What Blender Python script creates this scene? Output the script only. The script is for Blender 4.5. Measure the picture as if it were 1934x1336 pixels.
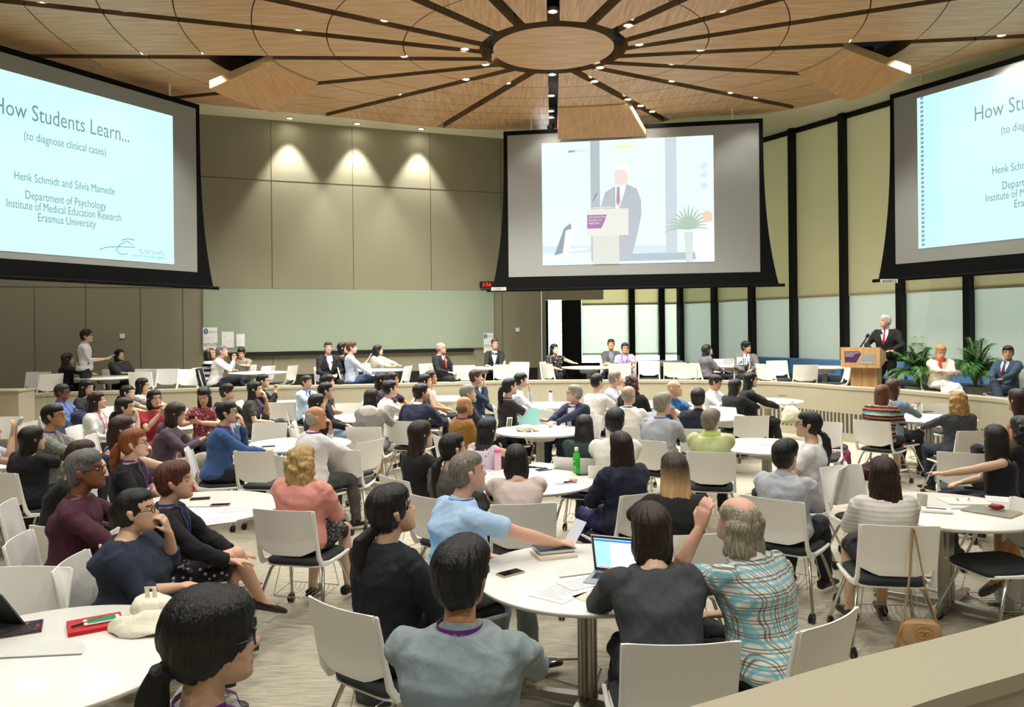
import bpy, bmesh, math, random
import numpy as np
from mathutils import Vector, Matrix
R = math.radians
random.seed(7)
rng = np.random.default_rng(7)
col = bpy.context.scene.collection
for o in list(bpy.data.objects): bpy.data.objects.remove(o)

# ---------------------------------------------------------------- camera, world, exposure
F, HC, YH, CX, ROLL = 1480.0, 2.05, 622.0, 967.0, 0.0102
cam = bpy.data.cameras.new('camera'); camo = bpy.data.objects.new('camera', cam); col.objects.link(camo)
cam.sensor_width = 36; cam.lens = F / 1934 * 36; cam.shift_y = -(668 - YH) / 1934
camo.location = (0, 0, HC); camo.rotation_euler = (Matrix.Rotation(R(90), 4, 'X') @ Matrix.Rotation(-ROLL, 4, 'Z')).to_euler()
cam.clip_start = .05; cam.clip_end = 200
bpy.context.scene.camera = camo
vs = bpy.context.scene.view_settings
vs.view_transform = 'Standard'; vs.look = 'None'; vs.gamma = 1; vs.use_curve_mapping = False; vs.exposure = 1.5
bpy.context.scene.cycles.max_bounces = 6
bpy.context.scene.cycles.diffuse_bounces = 3
bpy.context.scene.cycles.adaptive_threshold = .03
bpy.context.scene.cycles.use_denoising = True
bpy.context.scene.cycles.sample_clamp_indirect = 4
world = bpy.data.worlds.new('world'); bpy.context.scene.world = world; world.use_nodes = True
world.node_tree.nodes['Background'].inputs[0].default_value = (.62, .82, 1, 1)
world.node_tree.nodes['Background'].inputs[1].default_value = 1.0

def area_light(name, loc, target, sx, sy, power, color):
    l = bpy.data.lights.new(name, 'AREA'); l.shape = 'RECTANGLE'; l.size = sx; l.size_y = sy; l.energy = power; l.color = color
    o = bpy.data.objects.new(name, l); col.objects.link(o); o.location = loc
    o.rotation_euler = (Vector(target) - Vector(loc)).to_track_quat('-Z', 'Y').to_euler(); return o
# daylight arriving outside the two window walls
area_light('daylight', (3.2, 26.5, 3.2), (3.2, 20, 2.2), 7, 5, 850, (1, .985, .95))
area_light('daylight', (13.0, 17.5, 3.5), (8.0, 15.2, 2.2), 12, 5, 430, (1, .98, .93))

# ---------------------------------------------------------------- picture -> place
def uv(x, y): return ((x - CX) - ROLL * (y - YH), (y - YH) + ROLL * (x - CX))
def W(x, y, z):
    u, v = uv(x, y); d = (HC - z) * F / v
    return Vector((u / F * d, d, z))
def WD(x, y, d):
    u, v = uv(x, y); return Vector((u / F * d, d, HC - v / F * d))
TIER, CAP, ZC = 0.47, 0.97, 6.9

# ---------------------------------------------------------------- materials
def lin(c):
    if isinstance(c, str):
        c = c.lstrip('#'); c = [int(c[i:i+2], 16) / 255 for i in (0, 2, 4)]
        return tuple(x / 12.92 if x <= .04045 else ((x + .055) / 1.055) ** 2.4 for x in c) + (1,)
    return tuple(c) + (1,) if len(c) == 3 else c
MC = {}
def mat(key, color='#cccccc', rough=.6, metal=0., spec=.5, emit=None, es=0., bump=None, var=None, coat=0., trans=0.):
    """bump=(scale,strength,stretch) noise bump; var=(scale,amount,stretch) colour variation"""
    if key in MC: return MC[key]
    m = bpy.data.materials.new(key); m.use_nodes = True; nt = m.node_tree; b = nt.nodes['Principled BSDF']
    b.inputs['Base Color'].default_value = lin(color); b.inputs['Roughness'].default_value = rough
    b.inputs['Metallic'].default_value = metal; b.inputs['Specular IOR Level'].default_value = spec
    b.inputs['Coat Weight'].default_value = coat; b.inputs['Transmission Weight'].default_value = trans
    if emit: b.inputs['Emission Color'].default_value = lin(emit); b.inputs['Emission Strength'].default_value = es
    def noise(scale, stretch, detail=3):
        tc = nt.nodes.new('ShaderNodeTexCoord'); mp = nt.nodes.new('ShaderNodeMapping'); mp.inputs['Scale'].default_value = stretch
        n = nt.nodes.new('ShaderNodeTexNoise'); n.inputs['Scale'].default_value = scale; n.inputs['Detail'].default_value = detail
        nt.links.new(tc.outputs['Object'], mp.inputs[0]); nt.links.new(mp.outputs[0], n.inputs[0]); return n
    if var:
        n = noise(var[0], var[2]); mx = nt.nodes.new('ShaderNodeMix'); mx.data_type = 'RGBA'
        c = lin(color); k = var[1]
        mx.inputs[6].default_value = tuple(min(1, x * (1 - k)) for x in c[:3]) + (1,); mx.inputs[7].default_value = tuple(min(1, x * (1 + k)) for x in c[:3]) + (1,)
        nt.links.new(n.outputs[0], mx.inputs[0]); nt.links.new(mx.outputs[2], b.inputs['Base Color'])
    if bump:
        n = noise(bump[0], bump[2], 4); bp = nt.nodes.new('ShaderNodeBump'); bp.inputs['Strength'].default_value = bump[1]; bp.inputs['Distance'].default_value = .02
        nt.links.new(n.outputs[0], bp.inputs['Height']); nt.links.new(bp.outputs[0], b.inputs['Normal'])
    MC[key] = m; return m
def pattern_mat(key, kind, cols, rough=.85):
    if key in MC: return MC[key]
    m = bpy.data.materials.new(key); m.use_nodes = True; nt = m.node_tree; b = nt.nodes['Principled BSDF']; b.inputs['Roughness'].default_value = rough
    N = nt.nodes.new; L = nt.links.new; tc = N('ShaderNodeTexCoord'); sp = N('ShaderNodeSeparateXYZ'); L(tc.outputs['Object'], sp.inputs[0])
    def M(op, a, v=None, w=None):
        n = N('ShaderNodeMath'); n.operation = op
        for i, q in enumerate((a, v, w)):
            if q is None: continue
            if isinstance(q, (int, float)): n.inputs[i].default_value = q
            else: L(q, n.inputs[i])
        return n.outputs[0]
    def mix(f, a, c):
        n = N('ShaderNodeMix'); n.data_type = 'RGBA'; L(f, n.inputs[0])
        for i, q in ((6, a), (7, c)):
            if isinstance(q, str): n.inputs[i].default_value = lin(q)
            else: L(q, n.inputs[i])
        return n.outputs[2]
    def line(ax, per, width, off=0.):
        return M('LESS_THAN', M('FRACT', M('ADD', M('DIVIDE', ax, per), off + 50)), width)
    X, Y, Z = sp.outputs
    if kind == 'plaid':
        XX = M('ADD', X, M('MULTIPLY', Y, .6)); c = cols[0]
        for (ax, per, w, off, cc) in ((Z, .056, .10, 0, 1), (Z, .056, .10, .22, 1), (XX, .056, .10, .0, 1), (XX, .056, .10, .22, 1), (Z, .056, .2, .6, 2), (XX, .056, .2, .6, 2)):
            c = mix(M('MULTIPLY', line(ax, per, w, off), .72), c, cols[cc])
    elif kind == 'stripe':
        n = N('ShaderNodeTexNoise'); n.inputs['Scale'].default_value = 14; L(tc.outputs['Object'], n.inputs[0])
        zz = M('ADD', Z, M('MULTIPLY', n.outputs[0], .02)); c = cols[0]; k = len(cols)
        for i in range(1, k): c = mix(line(zz, .11, 1.0 / k, i / k), c, cols[i])
    elif kind == 'fine':
        c = mix(line(X, .012, .35), cols[0], cols[1]); c = mix(M('MULTIPLY', line(Z, .012, .35), .5), c, cols[1])
    elif kind == 'bands':
        c = mix(line(Z, .03, .4), cols[0], cols[1])
    else:  # floral / print
        v = N('ShaderNodeTexVoronoi'); v.inputs['Scale'].default_value = 26 if kind == 'floral' else 60; L(tc.outputs['Object'], v.inputs[0])
        n = N('ShaderNodeTexNoise'); n.inputs['Scale'].default_value = 30; L(tc.outputs['Object'], n.inputs[0])
        f = M('LESS_THAN', M('ADD', v.outputs['Distance'], M('MULTIPLY', n.outputs[0], .3)), .42)
        c = mix(f, cols[0], cols[1])
        if len(cols) > 2:
            v2 = N('ShaderNodeTexVoronoi'); v2.inputs['Scale'].default_value = 17; L(tc.outputs['Object'], v2.inputs[0]); c = mix(M('LESS_THAN', v2.outputs['Distance'], .25), c, cols[2])
    L(c, b.inputs['Base Color']); MC[key] = m; return m

# ---------------------------------------------------------------- mesh helpers
class MB:
    def __init__(s): s.v = []; s.f = []; s.m = []; s.cm = 0
    def add(s, vs, fs, mi=None):
        b = len(s.v); s.v += [tuple(x) for x in vs]; s.f += [tuple(b + i for i in f) for f in fs]; s.m += [s.cm if mi is None else mi] * len(fs); return s
    def box(s, c, size, rot=None, mi=None, taper=1.):
        vs = []
        for z in (-.5, .5):
            k = taper if z > 0 else 1
            for x, y in ((-.5, -.5), (.5, -.5), (.5, .5), (-.5, .5)): vs.append(Vector((x * size[0] * k, y * size[1] * k, z * size[2])))
        if rot is not None: vs = [rot @ v for v in vs]
        c = Vector(c); return s.add([v + c for v in vs], [(3, 2, 1, 0), (4, 5, 6, 7), (0, 1, 5, 4), (1, 2, 6, 5), (2, 3, 7, 6), (3, 0, 4, 7)], mi)
    def prism(s, pts, z0, z1, mi=None):
        n = len(pts); return s.add([(p[0], p[1], z0) for p in pts] + [(p[0], p[1], z1) for p in pts],
            [tuple(range(n - 1, -1, -1)), tuple(range(n, 2 * n))] + [(i, (i + 1) % n, n + (i + 1) % n, n + i) for i in range(n)], mi)
    def lathe(s, prof, n=24, c=(0, 0, 0), mi=None, rot=None, cap=True):
        vs = []; c = Vector(c)
        for r, z in prof:
            for i in range(n):
                a = 2 * math.pi * i / n; v = Vector((r * math.cos(a), r * math.sin(a), z)); vs.append((rot @ v if rot is not None else v) + c)
        k = len(prof); fs = [(j * n + i, j * n + (i + 1) % n, (j + 1) * n + (i + 1) % n, (j + 1) * n + i) for j in range(k - 1) for i in range(n)]
        if cap and prof[0][0] > 1e-5: fs.append(tuple(range(n - 1, -1, -1)))
        if cap and prof[-1][0] > 1e-5: fs.append(tuple((k - 1) * n + i for i in range(n)))
        return s.add(vs, fs, mi)
    def tube(s, pts, r, n=8, mi=None, cap=True, flat=1., up=None):
        pts = [Vector(p) for p in pts]; k = len(pts); rr = r if isinstance(r, (list, tuple)) else [r] * k; vs = []; prev = None
        for i, p in enumerate(pts):
            t = (pts[min(i + 1, k - 1)] - pts[max(i - 1, 0)]).normalized()
            if prev is None:
                a = Vector(up) if up is not None else (Vector((0, 0, 1)) if abs(t.z) < .9 else Vector((0, 1, 0)))
            else: a = prev
            x = (a - t * a.dot(t)).normalized(); prev = x; y = t.cross(x)
            for j in range(n):
                an = 2 * math.pi * j / n; vs.append(p + x * math.cos(an) * rr[i] * flat + y * math.sin(an) * rr[i])
        fs = [(j * n + i, j * n + (i + 1) % n, (j + 1) * n + (i + 1) % n, (j + 1) * n + i) for j in range(k - 1) for i in range(n)]
        if cap: fs += [tuple(range(n - 1, -1, -1)), tuple((k - 1) * n + i for i in range(n))]
        return s.add(vs, fs, mi)
    def ring(s, rings, mi=None):   # rings: list of equal-length vertex loops, capped
        n = len(rings[0]); k = len(rings); vs = [v for r in rings for v in r]
        fs = [(j * n + i, j * n + (i + 1) % n, (j + 1) * n + (i + 1) % n, (j + 1) * n + i) for j in range(k - 1) for i in range(n)]
        return s.add(vs, fs + [tuple(range(n - 1, -1, -1)), tuple((k - 1) * n + i for i in range(n))], mi)
    def ell(s, c, r, rot=None, n=14, m=9, mi=None):
        c = Vector(c); rings = []
        for j in range(1, m):
            ph = math.pi * j / m; row = []
            for i in range(n):
                a = 2 * math.pi * i / n; v = Vector((r[0] * math.sin(ph) * math.cos(a), r[1] * math.sin(ph) * math.sin(a), -r[2] * math.cos(ph)))
                row.append((rot @ v if rot is not None else v) + c)
            rings.append(row)
        top = Vector((0, 0, r[2])); bot = -top
        if rot is not None: top = rot @ top; bot = rot @ bot
        vs = [v for q in rings for v in q] + [bot + c, top + c]; k = len(rings)
        fs = [(j * n + i, j * n + (i + 1) % n, (j + 1) * n + (i + 1) % n, (j + 1) * n + i) for j in range(k - 1) for i in range(n)]
        fs += [(k * n, (i + 1) % n, i) for i in range(n)] + [((k - 1) * n + i, (k - 1) * n + (i + 1) % n, k * n + 1) for i in range(n)]
        return s.add(vs, fs, mi)
    def mesh(s, name, mats, smooth=None):
        me = bpy.data.meshes.new(name); me.from_pydata(s.v, [], s.f)
        for m in (mats if isinstance(mats, (list, tuple)) else [mats]): me.materials.append(m)
        if any(s.m): me.polygons.foreach_set('material_index', s.m)
        if smooth is not None:
            me.polygons.foreach_set('use_smooth', [True] * len(me.polygons))
            if smooth < 180: me.set_sharp_from_angle(angle=R(smooth))
        me.update(); return me
    def build(s, name, mats, parent=None, smooth=None, bevel=0):
        return link(name, s.mesh(name, mats, smooth), parent, bevel=bevel)
def link(name, me, parent=None, loc=None, bevel=0):
    o = bpy.data.objects.new(name, me); col.objects.link(o)
    if parent is not None: o.parent = parent
    if loc is not None: o.location = loc
    if bevel:
        b = o.modifiers.new('bevel', 'BEVEL'); b.width = bevel; b.segments = 2; b.limit_method = 'ANGLE'; b.angle_limit = R(40)
    return o
def tag(o, label=None, cat=None, group=None, kind=None):
    if label: o['label'] = label
    if cat: o['category'] = cat
    if group: o['group'] = group
    if kind: o['kind'] = kind
    return o
def empty(name, loc=(0, 0, 0), rz=0): 
    o = bpy.data.objects.new(name, None); col.objects.link(o); o.location = loc; o.rotation_euler = (0, 0, rz); o.empty_display_size = .1; return o
KIDS = {}
def copy_tree(o, loc, rz):
    r = o.copy(); col.objects.link(r); r.location = loc; r.rotation_euler = (0, 0, rz)
    kids = KIDS.setdefault(o.name, None)
    if kids is None: kids = KIDS[o.name] = [(c, list(c.children)) for c in o.children]
    for c, gs in kids:
        d = c.copy(); col.objects.link(d); d.parent = r
        for g in gs: e = g.copy(); col.objects.link(e); e.parent = d
    return r
def text(body, size, parent, m, name='lettering', align='CENTER', loc=(0, 0, 0), rot=(0, 0, 0), ext=.002, shear=0., sx=1., bold=0.):
    
    c = bpy.data.curves.new(name, 'FONT'); c.body = body; c.size = size; c.align_x = align; c.extrude = ext; c.shear = shear; c.offset = bold * size; c.space_line = 1.0
    c.materials.append(m); c.resolution_u = 3
    o = bpy.data.objects.new(name, c); col.objects.link(o); o.parent = parent; o.location = loc; o.rotation_euler = rot; o.scale = (sx, 1, 1); return o

M_WHITE = mat('white_plastic', '#f6f5ee', .38, bump=(180, .03, (1, 1, 1)))
M_CUSH = mat('charcoal_fabric', '#33373b', .95, bump=(320, .3, (1, 1, 1)), var=(200, .25, (1, 1, 1)))
M_CHROME = mat('chrome', '#c9c9c6', .16, 1.0)
M_STEEL = mat('brushed_steel', '#a8a69c', .34, 1.0)
M_BLACK = mat('black_plastic', '#0c0d0e', .45)
M_WOOD = None
def wood(key, c1, c2, stretch, scale=3.2, rough=.5):
    if key in MC: return MC[key]
    m = bpy.data.materials.new(key); m.use_nodes = True; nt = m.node_tree; b = nt.nodes['Principled BSDF']; N = nt.nodes.new; L = nt.links.new
    tc = N('ShaderNodeTexCoord'); mp = N('ShaderNodeMapping'); mp.inputs['Scale'].default_value = stretch
    n = N('ShaderNodeTexNoise'); n.inputs['Scale'].default_value = scale; n.inputs['Detail'].default_value = 6; n.inputs['Distortion'].default_value = .3
    w = N('ShaderNodeTexNoise'); w.inputs['Scale'].default_value = scale * 7; w.inputs['Detail'].default_value = 3
    L(tc.outputs['Object'], mp.inputs[0]); L(mp.outputs[0], n.inputs[0]); L(mp.outputs[0], w.inputs[0])
    mt = N('ShaderNodeMath'); mt.operation = 'MULTIPLY_ADD'; L(w.outputs[0], mt.inputs[0]); mt.inputs[1].default_value = .45; L(n.outputs[0], mt.inputs[2])
    cr = N('ShaderNodeValToRGB'); cr.color_ramp.elements[0].position = .52; cr.color_ramp.elements[1].position = .92
    cr.color_ramp.elements[0].color = lin(c1); cr.color_ramp.elements[1].color = lin(c2); L(mt.outputs[0], cr.inputs[0]); L(cr.outputs[0], b.inputs['Base Color'])
    b.inputs['Roughness'].default_value = rough; MC[key] = m; return m
# ================================================================ THE ROOM
M_CREAM = mat('cream_ceiling_paint', '#cdc6aa', .8)
M_WALL = mat('beige_wall_fabric', '#8b866f', .82, bump=(90, .05, (1, 1, 1)), var=(3, .05, (1, 1, .2)))
M_SEAM = mat('dark_joint', '#4a4436', .8)
M_PARA = mat('parapet_paint', '#aba48c', .55)
M_MULL = mat('black_mullion', '#080a0a', .5, spec=.25)
M_DARK = mat('ceiling_void', '#0a0a09', .9)
# --- floor : pale striped carpet
def carpet():
    m = bpy.data.materials.new('striated_carpet'); m.use_nodes = True; nt = m.node_tree; b = nt.nodes['Principled BSDF']; N = nt.nodes.new; L = nt.links.new
    tc = N('ShaderNodeTexCoord'); mp = N('ShaderNodeMapping'); mp.inputs['Scale'].default_value = (1.2, 26, 1); mp.inputs['Rotation'].default_value = (0, 0, R(-6)); L(tc.outputs['Object'], mp.inputs[0])
    n = N('ShaderNodeTexNoise'); n.inputs['Scale'].default_value = 4; n.inputs['Detail'].default_value = 8; n.inputs['Roughness'].default_value = .75; L(mp.outputs[0], n.inputs[0])
    cr = N('ShaderNodeValToRGB'); cr.color_ramp.elements[0].position = .33; cr.color_ramp.elements[1].position = .6
    cr.color_ramp.elements[0].color = lin('#77705f'); cr.color_ramp.elements[1].color = lin('#c6bfab'); L(n.outputs[0], cr.inputs[0]); L(cr.outputs[0], b.inputs['Base Color'])
    bp = N('ShaderNodeBump'); bp.inputs['Strength'].default_value = .3; bp.inputs['Distance'].default_value = .01; L(n.outputs[0], bp.inputs['Height']); L(bp.outputs[0], b.inputs['Normal'])
    b.inputs['Roughness'].default_value = .95; return m
M_CARPET = carpet()
tag(MB().box((-.5, 9, -.05), (26, 27, .1)).build('floor', M_CARPET), kind='structure')
# --- room outline (counter-clockwise from the near right)
LWdir = Vector((.936, .353)); LW0 = W(383, 217, ZC).xy
def lw(t): return LW0 + LWdir * t
tR = 7.76 * 1.0475
cornA = lw(tR)                     # end of the panelled wall
def facade_at(xpix):
    k = (xpix - CX) / F; a = W(1580, 222, ZC); q = W(1678, 193, ZC); m = (q.x - a.x) / (q.y - a.y)
    d = (a.x - m * a.y) / (k - m); return Vector((k * d, d))
fcR = facade_at(2300); fcF = facade_at(1292)
farL = Vector((.95, fcF.y + .35))
outline = [Vector((fcR.x + .3, -3)), fcR, fcF, farL, cornA + Vector((.0, .05)), lw(-9), Vector((lw(-9).x, -3))]
def ray_out(c, a):
    best = 1e9; d = Vector((math.cos(a), math.sin(a)))
    for i in range(len(outline)):
        p, q = outline[i], outline[(i + 1) % len(outline)]; e = q - p; den = d.x * e.y - d.y * e.x
        if abs(den) < 1e-9: continue
        t = ((p.x - c.x) * e.y - (p.y - c.y) * e.x) / den; s = ((p.x - c.x) * d.y - (p.y - c.y) * d.x) / den
        if t > 0 and -1e-6 <= s <= 1 + 1e-6: best = min(best, t)
    return c + d * best
# --- pit edge, traced on the cap of the low wall
capx = [(50, 745), (300, 737), (500, 731), (700, 727), (880, 722), (1050, 719), (1300, 719), (1420, 721), (1500, 724), (1594, 731), (1680, 736), (1740, 741), (1820, 748), (1900, 756)]
edge = [W(x, y, CAP).xy for x, y in capx]
edge += [Vector(p) for p in ((7.0, 8.6), (6.5, 6.9), (5.3, 5.1), (3.7, 3.85))] + [W(1934, 1162, CAP).xy, W(1600, 1248, CAP).xy, W(1300, 1336, CAP).xy]
edge += [Vector(p) for p in ((-.5, 1.75), (-2.2, 1.25), (-4.6, 1.4), (-7.2, 3.2), (-9.0, 6.5), (-9.6, 10), (-9.2, 12.4))]
def spline(P, k=6):
    out = []; n = len(P)
    for i in range(n):
        a, b, c, d = P[(i - 1) % n], P[i], P[(i + 1) % n], P[(i + 2) % n]
        for j in range(k):
            t = j / k; out.append(.5 * ((2 * b) + (c - a) * t + (2 * a - 5 * b + 4 * c - d) * t * t + (3 * b - a - 3 * c + d) * t ** 3))
    return out
E_ = spline(edge); NE = len(E_)
def nrm(i):
    t = (E_[(i + 1) % NE] - E_[(i - 1) % NE]).normalized(); n = Vector((-t.y, t.x)); cc = Vector((-1, 8))
    return n if n.dot(E_[i] - cc) > 0 else -n
NR = [nrm(i) for i in range(NE)]
PT = .30
m = MB(); cc = Vector((-1, 8)); vs = []; fs = []
for i in range(NE):
    o = E_[i] + NR[i] * (PT - .02); q = ray_out(cc, math.atan2(*(o - cc).yx)); q = q + (q - cc).normalized() * .02
    vs += [(*o, TIER), (*q, TIER)]
for i in range(NE): j = (i + 1) % NE; fs.append((2 * i, 2 * i + 1, 2 * j + 1, 2 * j))
# corners of the outline so the tier reaches the walls
m.add(vs, fs)
tier = m.build('floor_tier', M_CARPET); tag(tier, kind='structure')
# --- low wall round the pit: body, cap, grille slots
m = MB(); g = MB(); c_ = MB()
def band(mb, i0, i1, o0, o1, z0, z1):
    idx = [i % NE for i in range(i0, i1 + 1)]
    rings = [[(*(E_[i] + NR[i] * o0), z0), (*(E_[i] + NR[i] * o1), z0), (*(E_[i] + NR[i] * o1), z1), (*(E_[i] + NR[i] * o0), z1)] for i in idx]
    mb.ring([[Vector(v) for v in r] for r in rings])
band(m, 0, NE, .015, PT - .015, 0, CAP - .05); band(c_, 0, NE, 0, PT, CAP - .05, CAP)
par = m.build('wall_parapet', M_PARA); tag(par, kind='structure')
c_.build('parapet_cap', M_PARA, par)
def slots(i0, i1, side, z0, z1, sp):
    acc = 0
    for i in range(i0, i1):
        a, b = E_[i % NE], E_[(i + 1) % NE]; L_ = (b - a).length; n = NR[i % NE]; t = (b - a) / L_; ang = math.atan2(t.y, t.x)
        s = sp - acc
        while s < L_:
            p = a + t * s + n * side; g.box((p.x, p.y, (z0 + z1) / 2), (sp * .45, .012, z1 - z0), Matrix.Rotation(ang, 3, 'Z')); s += sp
        acc = (L_ - (s - sp)) % sp
slots(7 * 6, 13 * 6 + 3, .013, .16, .50, .085)
k0 = next(i for i in range(NE) if abs(E_[i].x - E_[19 * 6].x) < 1e-6)
slots(16 * 6, 21 * 6, PT - .013, .12 + TIER * 0, CAP - .12, .06)
g.build('air_grille', mat('grille_gap', '#4b483d', .8), par)
# --- panelled wall on the left with joints and a black strip at the foot
def wall_strip(name, p, q, z0, z1, m_, th=.2, kids=None, out=None):
    d = (q - p); L_ = d.length; n = Vector((-d.y, d.x)).normalized()
    if out is not None and n.dot(out) < 0: n = -n
    a = math.atan2(d.y, d.x); c = (p + q) / 2 + n * th / 2
    o = MB().box((0, 0, 0), (L_, th, z1 - z0)).build(name, m_); o.location = (c.x, c.y, (z0 + z1) / 2); o.rotation_euler = (0, 0, a); return tag(o, kind='structure'), n
OUTL = Vector((-.353, .936))
wl, _ = wall_strip('wall_left', lw(-9), cornA, 0, 7.3, M_WALL, out=OUTL)
Rl = math.atan2(LWdir.y, LWdir.x)
def lwpt(t, off=.0): return lw(t) - OUTL * off
def on_left(px):          # where the picture column px meets the panelled wall
    k = (px - CX) / F; return (k * LW0.y - LW0.x) / (LWdir.x - k * LWdir.y)
def seam(t0, t1, z0, z1, name='panel_joint'):
    p, q = lwpt(t0, .002), lwpt(t1, .002); c = (p + q) / 2
    return ((c.x, c.y, (z0 + z1) / 2), (max((q - p).length, .012), .006, max(z1 - z0, .012)))
m = MB(); rz = Matrix.Rotation(Rl, 3, 'Z')
zj, zb = 5.52, 3.03
for t0, t1, z in ((-8, tR, zj), (-8, tR, zb)): c, s = seam(t0, t1, z, z); m.box(c, s, rz)
for t in (-4.2, -2.35, -.45, 1.45, 3.3, 5.2, 7.05): c, s = seam(t, t, TIER, ZC); m.box(c, s, rz)
for t in (-3.3, -1.3): c, s = seam(t, t, TIER, zb); m.box(c, s, rz)
tag(m.build('trim_1', M_SEAM), kind='structure')
t0, t1 = on_left(545), on_left(1014); p, q = lwpt(t0, .01), lwpt(t1, .01); c = (p + q) / 2
tag(MB().box((c.x, c.y, TIER + .29), ((q - p).length, .03, .58), rz).build('wall_black_strip', M_BLACK), kind='structure')  # flat black strip along the bottom of the wall
# --- far window wall and right window wall: mullions, blinds
M_BLUP = mat('cream_roller_blind', '#cfc8a6', .9); M_BLLO = None
def translucent(key, c, t=.5):
    m = bpy.data.materials.new(key); m.use_nodes = True; nt = m.node_tree; nt.nodes.clear(); N = nt.nodes.new; L = nt.links.new
    o = N('ShaderNodeOutputMaterial'); mx = N('ShaderNodeMixShader'); a = N('ShaderNodeBsdfDiffuse'); b = N('ShaderNodeBsdfTranslucent')
    a.inputs[0].default_value = lin(c); b.inputs[0].default_value = lin(c); mx.inputs[0].default_value = t; L(a.outputs[0], mx.inputs[1]); L(b.outputs[0], mx.inputs[2]); L(mx.outputs[0], o.inputs[0]); return m
M_BLUP = translucent('cream_roller_blind', '#d3cbaa', .36)
M_BLLO = translucent('pale_roller_blind', '#d8d8cc', .45)
M_GLASS = bpy.data.materials.new('window_glass'); M_GLASS.use_nodes = True; nt_ = M_GLASS.node_tree; nt_.nodes.clear(); N_ = nt_.nodes.new; g1, g2, g3, g4 = N_('ShaderNodeBsdfTransparent'), N_('ShaderNodeBsdfGlossy'), N_('ShaderNodeMixShader'), N_('ShaderNodeOutputMaterial')
g1.inputs[0].default_value = (.9, .97, 1, 1); g2.inputs['Roughness'].default_value = .03; g3.inputs[0].default_value = .07; nt_.links.new(g1.outputs[0], g3.inputs[1]); nt_.links.new(g2.outputs[0], g3.inputs[2]); nt_.links.new(g3.outputs[0], g4.inputs[0])
nwin = [0]; nblind = [0]
def bay(p, q, inward, zs=1.0, zmid=2.75, ztop=ZC, blind=True):
    """one bay between two mullions: glass, upper blind, lower blind"""
    d = (q - p); L_ = d.length; a = math.atan2(d.y, d.x); rot = Matrix.Rotation(a, 3, 'Z'); c = (p + q) / 2; nwin[0] += 1
    w = MB().box((c.x, c.y, ztop / 2 + .5), (L_, .02, ztop - 1), rot).build('window_%d' % nwin[0], M_GLASS); tag(w, kind='structure')
    if blind:
        c1 = c + inward * .07; c2 = c + inward * .05; L2 = L_ - .12
        b = MB().box((c1.x, c1.y, (zmid + ztop) / 2), (L2, .012, ztop - zmid), rot).box((c1.x, c1.y, zmid), (L2, .035, .035), rot).build('upper_roller_blind', M_BLUP, w)
        MB().box((c2.x, c2.y, (zs + zmid) / 2), (L2, .008, zmid - zs + .1), rot).box((c2.x, c2.y, zs + .01), (L2, .03, .03), rot).build('lower_roller_blind', M_BLLO, w)
    return w
FR = MB()
RIN = Vector((fcR - fcF).normalized()); RIN = Vector((RIN.y, -RIN.x)); RIN = RIN if RIN.x < 0 else -RIN
fr_rot = Matrix.Rotation(math.atan2((fcR - fcF).y, (fcR - fcF).x), 3, 'Z')
mcols = [1292, 1357, 1428, 1507, 1603, 1710, 1838, 1992, 2190]
mp = [facade_at(x) for x in mcols]; mp[-1] = fcR
for p in mp: c = p + RIN * .08; FR.box((c.x, c.y, ZC / 2), (.14, .28, ZC), fr_rot)
c = (fcR + fcF) / 2 + RIN * .05
FR.box((c.x, c.y, ZC - .06), ((fcR - fcF).length, .12, .12), fr_rot)
tag(FR.build('trim_2', M_MULL), kind='structure')
for a, b in zip(mp, mp[1:]): bay(a, b, RIN)
def on_far(px):
    k = (px - CX) / F; a, b = farL, fcF; m_ = (b.y - a.y) / (b.x - a.x); d = (a.y - m_ * a.x) / (1 - m_ * k); return Vector((k * d, d))
FIN = Vector((0, -1)); FR = MB()
fcols = [1040, 1080, 1192, 1248, 1292]; fp = [on_far(x) for x in fcols]
for x, w in ((1028, .22), (1064, .12), (1081, .5), (1192, .17), (1248, .17)): p = on_far(x); FR.box((p.x, p.y - .08, ZC / 2), (w, .3, ZC))
FR.box(((farL.x + fcF.x) / 2, farL.y - .1, 1.0), (fcF.x - farL.x, .2, .06))
tag(FR.build('trim_3', M_MULL), kind='structure')
bay(on_far(1028), on_far(1064), FIN, blind=False)
for a, b in ((1095, 1192), (1192, 1248), (1248, 1292)): bay(on_far(a), on_far(b), FIN, zs=1.28)
# solid wall below and beside the glass, return wall, near walls (behind the camera)
wall_strip('wall_far_sill', farL, fcF, 0, 1.0, mat('dark_sill', '#15222b', .5), out=Vector((0, 1)))
wall_strip('wall_right_sill', fcF, fcR, 0, 1.0, mat('dark_sill', '#15222b', .5), out=-RIN)
wall_strip('wall_return', cornA + Vector((.12, .12)), farL, 0, 7.3, M_WALL, out=Vector((-1, 0)), th=.1)
wall_strip('wall_right', fcR, outline[0], 0, 7.3, M_WALL, out=Vector((1, 0)))
wall_strip('wall_near', outline[0], outline[-1], 0, 7.3, M_WALL, out=Vector((0, -1)))
wall_strip('wall_near_left', outline[-1], lw(-9), 0, 7.3, M_WALL, out=Vector((-1, 0)))
p = on_far(1075); tag(MB().box((p.x, p.y - .45, 3.05), (1.9, .5, .32)).build('trim_4', mat('soffit_paint', '#b9ae93', .8)), kind='structure')

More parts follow.
